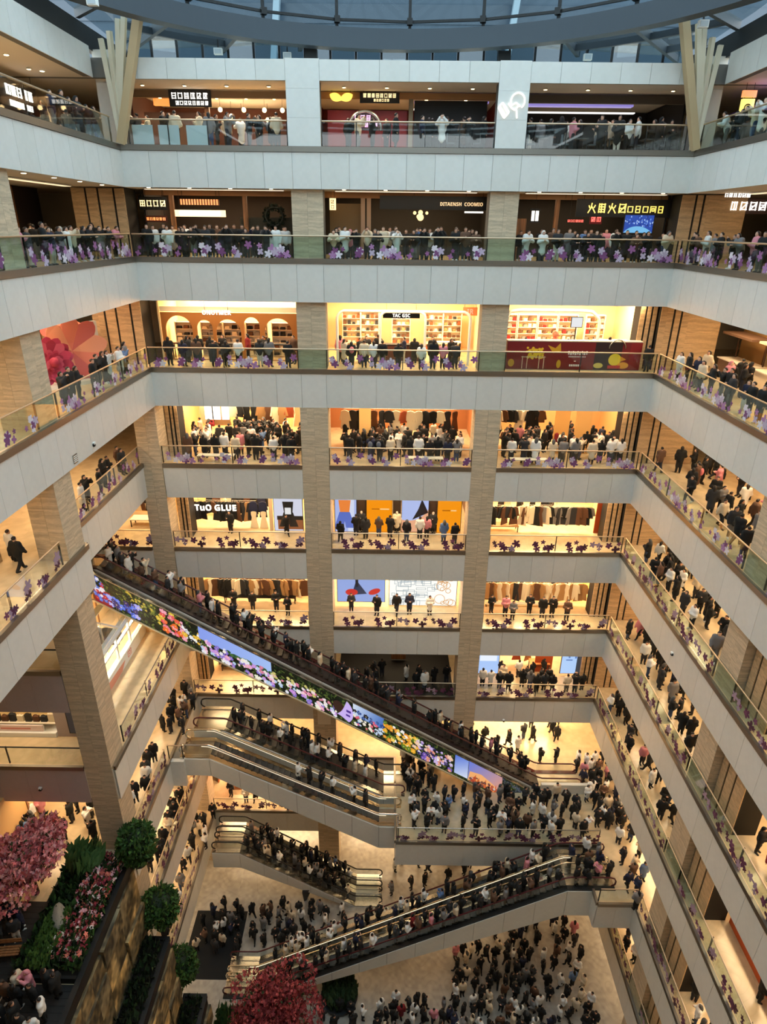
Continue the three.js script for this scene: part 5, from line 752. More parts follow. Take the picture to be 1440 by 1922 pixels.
poster('plain orange poster nearest the pillar', 3.71, 5.4, F[5] + 0.02, 33.8, SHOPZ, (c, w, h) => { c.fillStyle = '#ff9a08'; c.fillRect(0, 0, w, h); c.fillStyle = '#a85800'; c.fillRect(w * 0.2, h * 0.31, w * 0.34, h * 0.03); c.fillStyle = '#ffe0b0'; c.fillRect(w * 0.56, h * 0.31, w * 0.24, h * 0.03); });
for (const [x, n] of [[-1.75, 'between the jeans and orange posters'], [0.8, 'between the orange and dune posters'], [3.4, 'between the dune and last orange posters']]) { const o = thing('mannequin', `cream dressed mannequin ${n}`, 'mannequin', 'mannequins', x, F[5], SHOPZ + 0.15); part('base', cyl(0.22, 0.22, 0.04, 16), M.dark, o, 0, 0.02, 0); part('torso', poseGeo.hold.body, std(0.85, 0.80, 0.74, 0.5), o, 0, 0.04, 0); part('jacket', poseGeo.hold.coat, CLOTH[n.length % 2 ? 4 : 1][1], o, 0, 0.04, 0); part('trousers', poseGeo.hold.trousers, CLOTH[0][1], o, 0, 0.04, 0); }
shop(5, 2, 'warm open clothes shop on the fifth gallery down', std(0.96, 0.80, 0.54, 0.7), { panels: [[15.2, 15.7, 0, 3.3, std(0.60, 0.24, 0.08, 0.6)]] });
clothesRail('at the front of the warm clothes shop, first stretch', 7.4, 9.4, F[5] + 1.95, -3.3, 9, ['jacket', 'coat'], [0, 1, 3, 0], F[5]); clothesRail('at the front of the warm clothes shop, second stretch', 9.8, 12.0, F[5] + 1.95, -3.4, 9, ['trousers', 'coat', 'dress'], [0, 5, 4, 3], F[5]); clothesRail('at the front of the warm clothes shop, third stretch', 12.3, 14.9, F[5] + 1.95, -3.35, 11, ['jacket', 'coat'], [3, 0, 5, 1], F[5]); clothesRail('in the rear of the warm clothes shop', 8.0, 14.6, F[5] + 2.5, -5.4, 14, ['jacket', 'coat'], [0, 4, 1], F[5]);
table('low tan display table in the warm clothes shop', 8.6, F[5], -3.5, 2.2, 0.8, 0.5, std(0.66, 0.48, 0.30, 0.7));
// --- sixth gallery down
shop(4, 0, 'golden lit clothes shop beside the long escalator', std(0.94, 0.76, 0.46, 0.7)); clothesRail('in the golden shop beside the long escalator', -13.8, -6.0, F[4] + 1.85, -3.4, 26, ['coat', 'dress', 'coat'], [0, 3, 1, 6, 4], F[4]); table('long black counter in the golden shop', -9.6, F[4], -3.2, 5.5, 0.5, 0.55, M.black); clothesRail('in the rear row of the golden shop', -13.6, -6.4, F[4] + 1.7, -4.6, 14, ['coat', 'jacket'], [6, 3, 4], F[4]);
shop(4, 1, 'screen fronted shop on the sixth gallery down', std(0.86, 0.82, 0.76, 0.7), { header: 0.6 });
poster('blue screen showing two glossy red bags', -3.6, 0.0, F[4] + 0.35, 27.6, SHOPZ, (c, w, h) => { c.fillStyle = '#9db4f0'; c.fillRect(0, 0, w, h); c.fillStyle = '#2c3a58'; c.beginPath(); c.moveTo(w * 0.4, h * 0.2); c.lineTo(w * 0.62, h * 0.7); c.lineTo(w * 0.3, h * 0.75); c.fill(); c.fillStyle = '#d8342c'; c.beginPath(); c.ellipse(w * 0.3, h * 0.65, w * 0.13, h * 0.12, 0, 0, 6.3); c.fill(); c.beginPath(); c.ellipse(w * 0.78, h * 0.62, w * 0.13, h * 0.1, -0.4, 0, 6.3); c.fill(); c.fillStyle = '#1a1c28'; c.fillRect(w * 0.38, h * 0.15, w * 0.06, h * 0.3); }, 0.85, 60);
poster('white screen with a pale outlined illustration', 0.35, 5.45, F[4] + 0.1, 27.6, SHOPZ, (c, w, h) => { c.fillStyle = '#f8f6ee'; c.fillRect(0, 0, w, h); c.strokeStyle = '#9aa8b0'; c.lineWidth = 2; const r = rng(17); for (let i = 0; i < 36; i++) c.strokeRect(r() * w * 0.7, r() * h, 8 + r() * 50, 6 + r() * 24); c.strokeStyle = '#c89058'; for (let i = 0; i < 16; i++) { c.beginPath(); c.arc(w * 0.8 + (r() - 0.3) * w * 0.2, r() * h, 6 + r() * 14, 0, 6.3); c.stroke(); } }, 1.1, 50);
shop(4, 2, 'golden lit dress shop on the sixth gallery down', std(0.96, 0.78, 0.44, 0.7)); clothesRail('in the golden dress shop, front row', 7.6, 15.4, F[4] + 1.85, -3.4, 24, ['dress', 'coat', 'dress'], [6, 4, 6, 3, 4, 1], F[4]); clothesRail('in the golden dress shop, rear row', 8.0, 15.0, F[4] + 1.7, -4.6, 14, ['dress', 'coat'], [4, 6, 1], F[4]); table('pale low bench along the golden dress shop', 11.0, F[4], -3.1, 6.5, 0.35, 0.3, M.cream);
// --- seventh gallery down
shop(3, 0, 'warm shoe shop behind the silver escalators', std(0.90, 0.72, 0.48, 0.7)); shelf('in the shoe shop behind the silver escalators', -12.4, F[3], -3.6, 2.2, 4, 6, [3, 4, 0, 6]); shelf('further along in the shoe shop', -9.6, F[3], -3.6, 2.2, 4, 6, [4, 6, 0, 5]); table('black counter in the shoe shop', -11.0, F[3], -2.9, 4.2, 0.4, 0.5, M.black);
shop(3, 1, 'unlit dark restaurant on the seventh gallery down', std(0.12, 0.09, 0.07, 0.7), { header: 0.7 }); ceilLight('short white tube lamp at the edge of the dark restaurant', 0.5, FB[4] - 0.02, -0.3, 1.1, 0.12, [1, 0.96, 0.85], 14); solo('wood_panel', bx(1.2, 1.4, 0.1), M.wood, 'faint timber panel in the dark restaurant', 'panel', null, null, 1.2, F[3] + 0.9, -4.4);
shop(3, 2, 'shop with blue screens and an orange interior', std(0.80, 0.46, 0.24, 0.7), { panels: [[12.2, 13.6, 0, 2.2, std(0.70, 0.30, 0.12, 0.7)]] });
poster('pale blue screen beside the pillar, seventh gallery down', 7.5, 9.2, F[3] + 0.1, 20.9, SHOPZ + 0.1, (c, w, h) => { c.fillStyle = '#a8c8f8'; c.fillRect(0, 0, w, h); c.fillStyle = '#e8f2ff'; c.fillRect(w * 0.1, h * 0.1, w * 0.8, h * 0.35); }, 1.0, 50);
poster('wide pale blue screen near the long side corner', 14.2, 15.9, F[3] + 0.2, 20.9, SHOPZ + 0.1, (c, w, h) => { c.fillStyle = '#b0d0fa'; c.fillRect(0, 0, w, h); c.fillStyle = '#5a7ab8'; c.fillRect(w * 0.2, h * 0.35, w * 0.3, h * 0.05); c.fillRect(w * 0.3, h * 0.2, w * 0.08, h * 0.08); c.fillRect(w * 0.6, h * 0.2, w * 0.08, h * 0.1); }, 1.0, 50);
clothesRail('inside the orange shop', 9.5, 12.0, F[3] + 1.9, -4.2, 8, ['dress', 'jacket'], [7, 6, 4, 0], F[3]); table('orange draped table in the orange shop', 12.6, F[3], -3.4, 1.6, 0.8, 0.9, std(0.92, 0.62, 0.36, 0.8));
// --- lower floors
{ const g = thing('wall_panels', 'warm orange panelled wall at the back of the platform level', 'wall'); g.userData.kind = 'structure'; for (let i = 0; i < 11; i++) mm('panel', i % 3 === 1 ? std(0.66, 0.46, 0.26, 0.6) : std(0.90, 0.70, 0.44, 0.6), g, -14 + i * 1.9, -12.12 + i * 1.9, F[2], FB[3], -5.2, -5.1); }
solo('pale_notice_board', bx(1.0, 1.5, 0.08), M.cream, 'pale rectangular board on the pillar behind the long escalator', 'board', null, null, -4.6, 16.6, 0.115);
shop(1, 0, 'shop full of red clothes behind the silver escalator', std(0.80, 0.46, 0.26, 0.7)); clothesRail('of red clothes in the red shop', -13.6, -7.6, F[1] + 1.7, -3.2, 22, ['dress', 'coat', 'trousers'], [8, 8, 8, 7], F[1]); table('tan low table before the red clothes', -10.6, F[1], -2.3, 5.0, 0.5, 0.5, std(0.80, 0.60, 0.40, 0.7));
for (let k = 0; k <= 2; k++) if (k !== 1) { const g = thing('wall_panels', `beige shop walls at the back of the ${DOWN[k]}`, 'wall'); g.userData.kind = 'structure'; for (let i = 0; i < (k ? 4 : 14); i++) mm('panel', [std(0.86, 0.74, 0.56, 0.6), std(0.92, 0.80, 0.60, 0.6)][i % 2], g, (k ? 7.2 : -14) + i * 2.2, (k ? 9.35 : -11.85) + i * 2.2, F[k], FB[k + 1], -7.2, -7.1); }
{ const d = thing('door_1', 'dark double doors under the platform', 'door'); d.userData.kind = 'structure'; for (const x of [5.4, 6.9]) { const p = part('door_leaf', bx(1.4, 2.6, 0.08), M.black, d, x, 1.3, -1.9); part('door_handle', bx(0.04, 0.5, 0.06), M.steel, p, 0.5, 0, 0.06); } }
// --- galleries along the sides
const sideGlow = [std(0.92, 0.74, 0.50, 0.6), std(0.86, 0.66, 0.42, 0.6), std(0.96, 0.84, 0.64, 0.6)];
for (let k = 0; k <= 9; k++) {
  const y1 = k === 9 ? 58.26 : FB[k + 1] + 0.02, g = thing('wall_right', `warm lit shopfront wall along the long side of the ${DOWN[k]}`, 'wall'); g.userData.kind = 'structure';
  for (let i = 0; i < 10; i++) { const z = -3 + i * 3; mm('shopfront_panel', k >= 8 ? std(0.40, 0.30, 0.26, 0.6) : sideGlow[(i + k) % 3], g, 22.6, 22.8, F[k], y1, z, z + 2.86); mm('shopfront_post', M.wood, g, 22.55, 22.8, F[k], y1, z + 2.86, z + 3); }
  const h = thing('wall_left', `warm lit shopfront wall on the blossom tree side of the ${DOWN[k]}`, 'wall'); h.userData.kind = 'structure';
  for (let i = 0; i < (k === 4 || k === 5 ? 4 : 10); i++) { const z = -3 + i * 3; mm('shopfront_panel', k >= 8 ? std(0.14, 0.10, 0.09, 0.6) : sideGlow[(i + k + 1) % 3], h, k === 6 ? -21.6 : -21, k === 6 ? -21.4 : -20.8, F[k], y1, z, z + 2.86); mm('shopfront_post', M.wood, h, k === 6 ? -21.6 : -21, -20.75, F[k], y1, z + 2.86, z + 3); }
}
sign('white lettering glowing on the dark corner restaurant', glyphRow(5, 0.5, 81), -18.6, 57.35, 1.4, SW.white, { ry: Math.PI / 2, board: [3.6, 1.3, 0, -0.2], geo2: glyphRow(7, 0.3, 82), at2: [0, -0.55] });
sign('white lettering on the beige corner shop, second gallery down', glyphRow(4, 0.5, 83), 20.3, 52.75, -1.35, SW.white, { board: [2.5, 0.8], boardM: std(0.3, 0.22, 0.2, 0.6) });
sign('small white lettering along the edge above the beige corner shop', glyphRow(6, 0.22, 84), 18.6, 53.2, 0.6, SW.white);
{ const g = thing('lantern_sign', 'yellow square lantern sign beside the purple shop', 'sign', null, 18.2, 57.2, 0.4); part('sign_box', bx(0.62, 0.8, 0.2), SW.yellow, g); hangRods(g, 0, 57.2, 0.4, 0.4); part('sign_lettering', new THREE.TorusGeometry(0.16, 0.03, 6, 16), M.black, g, 0, 0, 0.11); part('sign_top', bx(0.7, 0.3, 0.15), SW.orange, g, 0, 0.62, 0); }
sign('large white lettering in the top corner shop', glyphRow(2, 0.62, 85), 19.4, 57.7, 1.2, SW.white);
solo('purple_ceiling_panel', bx(3.6, 0.06, 9), std(0.42, 0.30, 0.58, 0.5), 'purple ceiling panel of the top corner shop', 'panel', null, null, 20.4, 57.3, 1.5);
// giant paper flowers on the third gallery down
{
  const g = thing('paper_flower', 'giant coral and magenta paper flower display', 'decoration', null, -17.4, F[7], 4.9, 0.9), r = rng(9);
  const petal = (w, h) => { const s = new THREE.Shape(); s.moveTo(0, 0); s.bezierCurveTo(w, h * 0.2, w, h * 0.9, 0, h); s.bezierCurveTo(-w, h * 0.9, -w, h * 0.2, 0, 0); const ge = new THREE.ExtrudeGeometry(s, { depth: 0.02, bevelEnabled: false, curveSegments: 8 }), p = ge.attributes.position; for (let i = 0; i < p.count; i++) p.setZ(i, p.getZ(i) + 0.35 * Math.pow(p.getY(i) / h, 2) * h * 0.6); ge.computeVertexNormals(); return ge; };
  const big = petal(0.75, 1.9), mid = petal(0.5, 1.25), small = petal(0.34, 0.85), cols = [std(0.86, 0.50, 0.42, 0.8), std(0.90, 0.62, 0.50, 0.8), std(0.80, 0.42, 0.40, 0.8)], mag = [std(0.72, 0.24, 0.38, 0.8), std(0.78, 0.34, 0.46, 0.8), std(0.62, 0.18, 0.30, 0.8)];
  for (let i = 0; i < 9; i++) part('outer_petal', big, cols[i % 3], g, 0.9, 1.7, -0.3, 0, i / 9 * 6.283);
  for (let q = 0; q < 5; q++) for (let i = 0; i < 13 - 2 * q; i++) { const o = part('inner_petal', q < 2 ? mid : small, mag[(i + q) % 3], g, -0.6, 1.45, 0.1 + q * 0.14, 0, i / (13 - 2 * q) * 6.283 + q * 0.4); o.scale.setScalar(1 - q * 0.13); }
  part('heart', sph(0.25, 12, 8), mag[2], g, -0.6, 1.45, 0.75); part('stand', bx(2.4, 0.2, 1.0), M.white, g, 0.2, 0.1, 0);
  const p2 = thing('paper_flower', 'small coral paper flower hung high in the same display', 'decoration', null, -18.4, F[7] + 2.6, 2.2, 0.9); for (let i = 0; i < 8; i++) part('outer_petal', mid, cols[i % 3], p2, 0, 0, 0, 0, i / 8 * 6.283); part('heart', sph(0.2, 10, 8), mag[0], p2, 0, 0, 0.1); part('hanging_cord', cyl(0.01, 0.01, 1.2, 5), M.white, p2, 0, 0.6, 0);
  const b = thing('display_board', 'white display board with lilac triangle behind the paper flower', 'board', null, -18.2, F[7], 1.4, 0.9); part('board', bx(2.2, 2.6, 0.1), M.white, b, 0, 1.3, 0); part('print_shape', new THREE.ExtrudeGeometry(new THREE.Shape([[-0.6, -0.6], [0.5, -0.6], [0, 0.7]].map((p) => new THREE.Vector2(...p))), { depth: 0.01, bevelEnabled: false }), std(0.66, 0.48, 0.72, 0.7), b, -0.3, 1.5, 0.05); part('side_post', bx(0.3, 2.8, 0.3), std(0.62, 0.62, 0.62, 0.6), b, 1.35, 1.4, 0);
  solo('light_wall', bx(0.1, 1.2, 9), SW.white, 'white glowing window wall behind the paper flower', 'light', null, null, -20.6, F[7] + 3.0, 4.5);
}
// counters seen on the long side, third gallery down and lower
for (const [k, x, z, w, m, lab] of [[7, 20.6, 1.2, 3.2, std(0.44, 0.32, 0.24, 0.6), 'brown framed island counter on the long side, third gallery down'], [7, 20.8, 4.6, 2.6, std(0.90, 0.82, 0.70, 0.6), 'cream island counter nearer on the long side, third gallery down']]) { const g = thing('island_counter', lab, 'counter', 'island counters', x, F[k], z); part('counter_body', bx(1.1, 1.0, w), m, g, 0, 0.5, 0); part('counter_top', bx(1.25, 0.06, w + 0.15), M.cream, g, 0, 1.03, 0); for (const s of [-1, 1]) part('canopy_post', bx(0.07, 1.4, 0.07), std(0.30, 0.20, 0.15, 0.6), g, 0.4, 1.75, s * w * 0.48); part('canopy', bx(1.2, 0.12, w + 0.1), m, g, 0, 2.5, 0); }
{ const g = thing('long_counter', 'long orange and white food counter at the picture edge', 'counter', null, 18.5, F[3], 20.4); part('counter_body', bx(0.7, 1.0, 6.6), std(0.80, 0.34, 0.12, 0.5), g, 0, 0.5, 0); part('counter_top', bx(1.3, 0.06, 6.7), M.white, g, 0.45, 1.03, 0); for (let i = 0; i < 8; i++) part('food_tray', bx(0.5, 0.06, 0.5), i % 3 ? M.cream : std(0.5, 0.2, 0.12, 0.6), g, 0.55, 1.1, -2.9 + i * 0.8); }
for (const [k, x, z, lab] of [[5, 19.6, 0.2, 'black framed advertising stand in the far corner, fifth gallery down'], [5, 20.4, 1.8, 'grey advertising screen beside the black framed stand']]) { const g = thing('advertising_stand', lab, 'stand', 'advertising stands', x, F[k], z, -0.7); part('panel', bx(0.8, 1.6, 0.08), lab.startsWith('black') ? M.black : std(0.5, 0.5, 0.48, 0.4), g, 0, 1.0, 0); part('foot', bx(0.5, 0.05, 0.4), M.dark, g, 0, 0.025, 0); part('stem', bx(0.1, 0.2, 0.08), M.dark, g, 0, 0.12, 0); }
// shop on the sixth gallery down seen between the broad pillar and the screen
{ const g = thing('shop_unit', 'white shop with slanted beams seen under the flower screen', 'shop'); mm('roof_glass_pane', M.glass, g, -20.7, -17.05, F[4] + 2.62, F[4] + 2.64, 0.3, 5.0); mm('roof_glass_pane', M.glass, g, -20.7, -17.05, F[4] + 2.62, F[4] + 2.64, 5.0, 9.7); for (let i = 0; i < 4; i++) beam('slanted_beam', M.white, g, [-20.6, F[4] + 2.66, 1.0 + i * 2.4], [-17.1, F[4] + 2.66, 2.0 + i * 2.4], 0.14, 0.14); mm('roof_edge', M.white, g, -17.2, -17.0, F[4] + 2.56, F[4] + 2.7, 0.3, 9.7); mm('window_sill_wall', M.cream, g, -17.3, -17.0, F[4], F[4] + 0.9, 1.0, 9.6); mm('end_wall', std(0.90, 0.74, 0.52, 0.6), g, -17.3, -16.2, F[4], FB[5], 0.2, 1.0); for (let i = 0; i < 5; i++) mm('window_mullion', M.white, g, -17.22, -17.08, F[4] + 0.9, F[4] + 2.6, 1.2 + i * 2.0, 1.32 + i * 2.0); mm('window_rail', M.white, g, -17.24, -17.06, F[4] + 1.9, F[4] + 2.0, 1.0, 9.6); for (let i = 0; i < 4; i++) mm('shop_window', M.glass, g, -17.16, -17.14, F[4] + 0.9, F[4] + 2.6, 1.34 + i * 2.0, 3.18 + i * 2.0); }
{ const t = canvasTex(400, 64, (c, w, h) => { c.fillStyle = '#f4f2ee'; c.fillRect(0, 0, w, h); c.fillStyle = '#e8a088'; c.beginPath(); c.moveTo(30, h); c.lineTo(60, 18); c.lineTo(240, 30); c.lineTo(200, h); c.fill(); c.strokeStyle = '#d0302c'; c.lineWidth = 3; c.strokeRect(270, 14, 34, 30); c.strokeRect(280, 20, 14, 14); }); const b = thing('banner', 'white and coral banner below the slanted beam shop window', 'banner'); const p = part('print_front', new THREE.PlaneGeometry(6.4, 0.84), new THREE.MeshStandardMaterial({ map: t, roughness: 0.6 }), b, -16.98, F[4] + 0.45, 5.4, Math.PI / 2); part('banner_frame', bx(6.5, 0.88, 0.02), M.white, b, -16.992, F[4] + 0.45, 5.4, Math.PI / 2); }
clothesRail('behind the slanted beam shop window', -19.6, -17.6, F[4] + 2.0, 3.4, 5, ['coat', 'jacket'], [0, 1, 0], F[4]); clothesRail('further back behind the slanted beam window', -19.6, -17.6, F[4] + 2.0, 5.8, 5, ['coat', 'jacket'], [0, 4, 0], F[4]);
// handbag shop left of the broad pillar
{ const g = thing('shop_unit', 'bright handbag shop left of the broad pillar', 'shop'); mm('rear_wall', std(0.96, 0.84, 0.60, 0.6), g, -24, -18.4, F[4], FB[5] - 0.2, 10.4, 10.5); mm('side_wall', M.mauve, g, -18.4, -16.0, F[4], FB[5] - 0.2, 11.0, 11.2); mm('shelf_board', M.cream, g, -24, -18.45, F[4] + 0.78, F[4] + 0.83, 10.5, 11.1); mm('plinth', M.white, g, -24, -18.45, F[4], F[4] + 0.3, 10.5, 11.3);
  const r = rng(6); for (let i = 0; i < 8; i++) { const b = thing('handbag', '', 'bag', 'handbags on the shelf', -21.8 + i * 0.44, F[4] + 0.83, 10.9), h = 0.36 + r() * 0.22, c = [M.black, CLOTH[3][1], CLOTH[1][1], CLOTH[4][1]][i % 4]; part('bag_body', bx(0.34, h, 0.16), c, b, 0, h / 2, 0); part('bag_handle', new THREE.TorusGeometry(0.1, 0.015, 5, 14, Math.PI), c, b, 0, h, 0); finish.push([b, `${['black', 'brown', 'charcoal', 'cream'][i % 4]} handbag`, 'on the shelf left of the broad pillar']); }
  { const bb = thing('banner', 'white and pink printed banner under the handbag shelf', 'banner'); mm('print_front', std(0.93, 0.84, 0.82, 0.6), bb, -23.9, -19.2, F[4] + 0.32, F[4] + 0.72, 11.12, 11.16); mm('print_stripe', std(0.85, 0.55, 0.5, 0.6), bb, -21.6, -19.9, F[4] + 0.44, F[4] + 0.56, 11.16, 11.165); mm('banner_frame', M.white, bb, -23.95, -19.15, F[4] + 0.3, F[4] + 0.74, 11.1, 11.12); }
  const q = thing('framed_picture', 'dark blue framed poster with a curled figure beside the broad pillar', 'poster'); part('frame', bx(0.95, 1.7, 0.06), M.dark, q, -17.2, F[4] + 1.15, 11.24); part('print_front', new THREE.PlaneGeometry(0.85, 1.6), new THREE.MeshStandardMaterial({ map: canvasTex(64, 120, (c, w, h) => { c.fillStyle = '#46506e'; c.fillRect(0, 0, w, h); c.strokeStyle = '#15161e'; c.lineWidth = 7; c.beginPath(); c.arc(w * 0.6, h * 0.42, 13, 0, 5); c.stroke(); c.beginPath(); c.arc(w * 0.6, h * 0.66, 12, 3, 8); c.stroke(); }), roughness: 0.4 }), q, -17.2, F[4] + 1.15, 11.275); }
// small fittings on the fascias
for (const [x, y, z, ry, lab] of [[-14.4, 41.6, 9.0, 0, 'small dome camera on the fascia of the third gallery down'], [16.12, 29.9, 9.4, 0, 'small dome camera on the long side fascia, fifth gallery down'], [9.4, 16.5, 0.1, 0, 'small dome camera on the fascia above the platform'], [-18.6, 23.4, 13.5, 0, 'small dome camera on the mauve fascia']]) { const g = thing('security_camera', lab, 'camera', 'dome cameras', x, y, z); part('mount', bx(0.16, 0.1, 0.16), M.white, g); part('dome', sph(0.1, 10, 8), M.dark, g, 0, -0.08, 0.02); }
{ const g = thing('access_panel', 'small square grille on the fascia of the third gallery down', 'panel', null, -14.41, 41.5, 11.0, Math.PI / 2); part('grille_frame', bx(0.42, 0.42, 0.02), M.steel, g); for (let i = 0; i < 4; i++) part('grille_slat', bx(0.34, 0.03, 0.03), M.white, g, 0, -0.13 + i * 0.085, 0.01); }

{ const g = thing('shop_unit', 'warm corner shop behind the pillar at the escalator top', 'shop'); mm('rear_wall', std(0.94, 0.78, 0.52, 0.6), g, -20.5, -14.7, F[5], FB[6], -6.1, -6.0); mm('side_wall', std(0.90, 0.74, 0.50, 0.6), g, -14.7, -14.62, F[5], FB[6], -6.0, -3.0); mm('door_post', M.wood, g, -16.3, -16.15, F[5], FB[6], -3.1, -2.9); }
table('low cream display table in the corner shop at the escalator top', -17.6, F[5], -3.6, 2.2, 0.9, 0.6, M.cream);
clothesRail('in the corner shop at the escalator top', -19.2, -16.6, F[5] + 1.95, -4.9, 8, ['coat', 'jacket'], [0, 4, 6, 3], F[5]);

solo('floor_shade_sheet', bx(9.0, 0.03, 5.4), std(0.08, 0.065, 0.055, 0.6), 'dark sheet added for the shade on the unlit restaurant floor', 'carpet', null, null, 0.9, F[3] + 0.018, -2.85);  // added dark sheet over the marble, standing in for shade in this bay
// ------------------------------------------------------------------ plants and the stepped garden
function leafGeo(w, h, fold = 0.25) { const g = new THREE.BufferGeometry(); g.setAttribute('position', new THREE.Float32BufferAttribute([0, 0, 0, w / 2, h * 0.45, fold * w, 0, h, 0, -w / 2, h * 0.45, fold * w], 3)); g.setIndex([0, 1, 2, 0, 2, 3]); g.computeVertexNormals(); return g; }
const LEAF = leafGeo(0.14, 0.24), BIGLEAF = leafGeo(0.24, 0.5), green = (r, g, b) => new THREE.MeshPhysicalMaterial({ color: rgb(r, g, b), roughness: 0.75, side: THREE.DoubleSide });
const GREEN = [green(0.16, 0.24, 0.11), green(0.22, 0.33, 0.13), green(0.30, 0.42, 0.16), green(0.10, 0.16, 0.08)];
function scatter(name, geo, m, parent, n, place, tint) {   // uncountable leaves or petals
  const o = new THREE.InstancedMesh(geo, m, n), mt = new THREE.Matrix4(), q = new THREE.Quaternion(), c = new THREE.Color(); o.name = name; o.userData.kind = 'stuff';
  for (let i = 0; i < n; i++) { const [p, e, s] = place(i); mt.compose(new THREE.Vector3(...p), q.setFromEuler(new THREE.Euler(...e)), new THREE.Vector3(s, s, s)); o.setMatrixAt(i, mt); if (tint) { o.setColorAt(i, c.setRGB(...tint(i), THREE.SRGBColorSpace)); } }
  o.castShadow = o.receiveShadow = true; parent.add(o); return o;
}
function lumpy(r, R, H, lumps) { const L = Array.from({ length: lumps }, () => { const a = r() * 6.283, q = Math.sqrt(r()) * 0.62; return [Math.cos(a) * q * R, (r() - 0.4) * H * 0.9, Math.sin(a) * q * R, 0.34 + r() * 0.22]; }); return () => { const l = L[Math.floor(r() * lumps)], u = r() * 2 - 1, a = r() * 6.283, s = Math.sqrt(1 - u * u), k = l[3] * (0.75 + 0.25 * r()); return [l[0] + Math.cos(a) * s * k * R, l[1] + u * k * H, l[2] + Math.sin(a) * s * k * R]; }; }
function topiary(label, x, y, z, R, H, seed) {
  const g = thing('topiary', label, 'plant', 'topiaries', x, y, z), r = rng(seed);
  part('trunk', cyl(0.09, 0.12, 0.8, 8), std(0.22, 0.15, 0.10, 0.9), g, 0, 0.4, 0); part('pot', cyl(0.45, 0.36, 0.3, 14), M.black, g, 0, 0.15, 0);
  const core = sph(1, 16, 12); const c = part('foliage_core', core, GREEN[3], g, 0, 0.5 + H / 2, 0); c.scale.set(R * 0.86, H * 0.45, R * 0.86);
  scatter('leaves', LEAF, GREEN[1], g, 1500, () => { const u = r() * 2 - 1, a = r() * 6.283, s = Math.pow(1 - Math.abs(u) ** 3, 0.5), k = 0.86 + 0.16 * r(); return [[Math.cos(a) * s * R * k, 0.5 + H / 2 + u * H / 2 * k, Math.sin(a) * s * R * k], [r() * 6, r() * 6, r() * 6], 0.8 + r() * 0.7]; }, () => { const v = 0.75 + r() * 0.5; return [0.85 * v, 0.95 * v, 0.8 * v]; });
}
topiary('round topiary beside the broad stone pillar, highest of three', -13.65, 18.35, 14.1, 1.0, 2.3, 1); topiary('middle topiary below the broad pillar', -13.25, 12.5, 13.75, 1.05, 2.2, 2); topiary('lowest topiary next to the dark carpet', -12.85, 6.35, 13.5, 1.05, 2.2, 3);
function blossomTree(label, x, y, z, R, H, cy, cols, n, seed, trunkM) {
  const g = thing('blossom_tree', label, 'tree', null, x, y, z), r = rng(seed), at = lumpy(r, R, H, 26), fl = petalFlower(0.1, 5, 0, 0, [1, 1, 1], 0); fl.deleteAttribute('color');
  part('trunk', cyl(0.10, 0.17, cy - H * 0.2, 8), trunkM, g, 0, (cy - H * 0.2) / 2, 0);
  for (let i = 0; i < 9; i++) { const a = i / 9 * 6.283, e = [Math.cos(a) * R * 0.6, cy + (r() - 0.2) * H * 0.6, Math.sin(a) * R * 0.6]; rod('branch', trunkM, g, [0, cy * 0.55, 0], e, 0.04, 6); }
  const m = new THREE.MeshPhysicalMaterial({ color: rgb(1, 1, 1), roughness: 0.8, side: THREE.DoubleSide });
  scatter('blossoms', fl, m, g, n, () => { const p = at(); return [[p[0], p[1] + cy, p[2]], [r() * 6, r() * 6, r() * 6], 0.8 + r() * 0.7]; }, () => { const c = cols[Math.floor(r() * cols.length)], v = 0.85 + r() * 0.25; return c.map((q) => Math.min(1, q * v)); });
  scatter('leaves', LEAF, GREEN[0], g, Math.round(n * 0.08), () => { const p = at(); return [[p[0], p[1] + cy, p[2]], [r() * 6, r() * 6, r() * 6], 0.8 + r() * 0.5]; });
}
const bark = std(0.20, 0.13, 0.10, 0.9);
blossomTree('pink blossom tree on the garden terrace at the picture edge', -18.5, F[3], 16.1, 2.35, 1.75, 2.6, [[0.85, 0.49, 0.51], [0.90, 0.58, 0.59], [0.76, 0.39, 0.42], [0.94, 0.70, 0.70]], 6500, 5, bark);
blossomTree('dark red blossom tree rising from the ground floor', -7.0, 0, 13.9, 3.1, 2.3, 4.0, [[0.56, 0.20, 0.22], [0.66, 0.27, 0.28], [0.48, 0.15, 0.18], [0.74, 0.34, 0.34]], 8500, 6, bark);
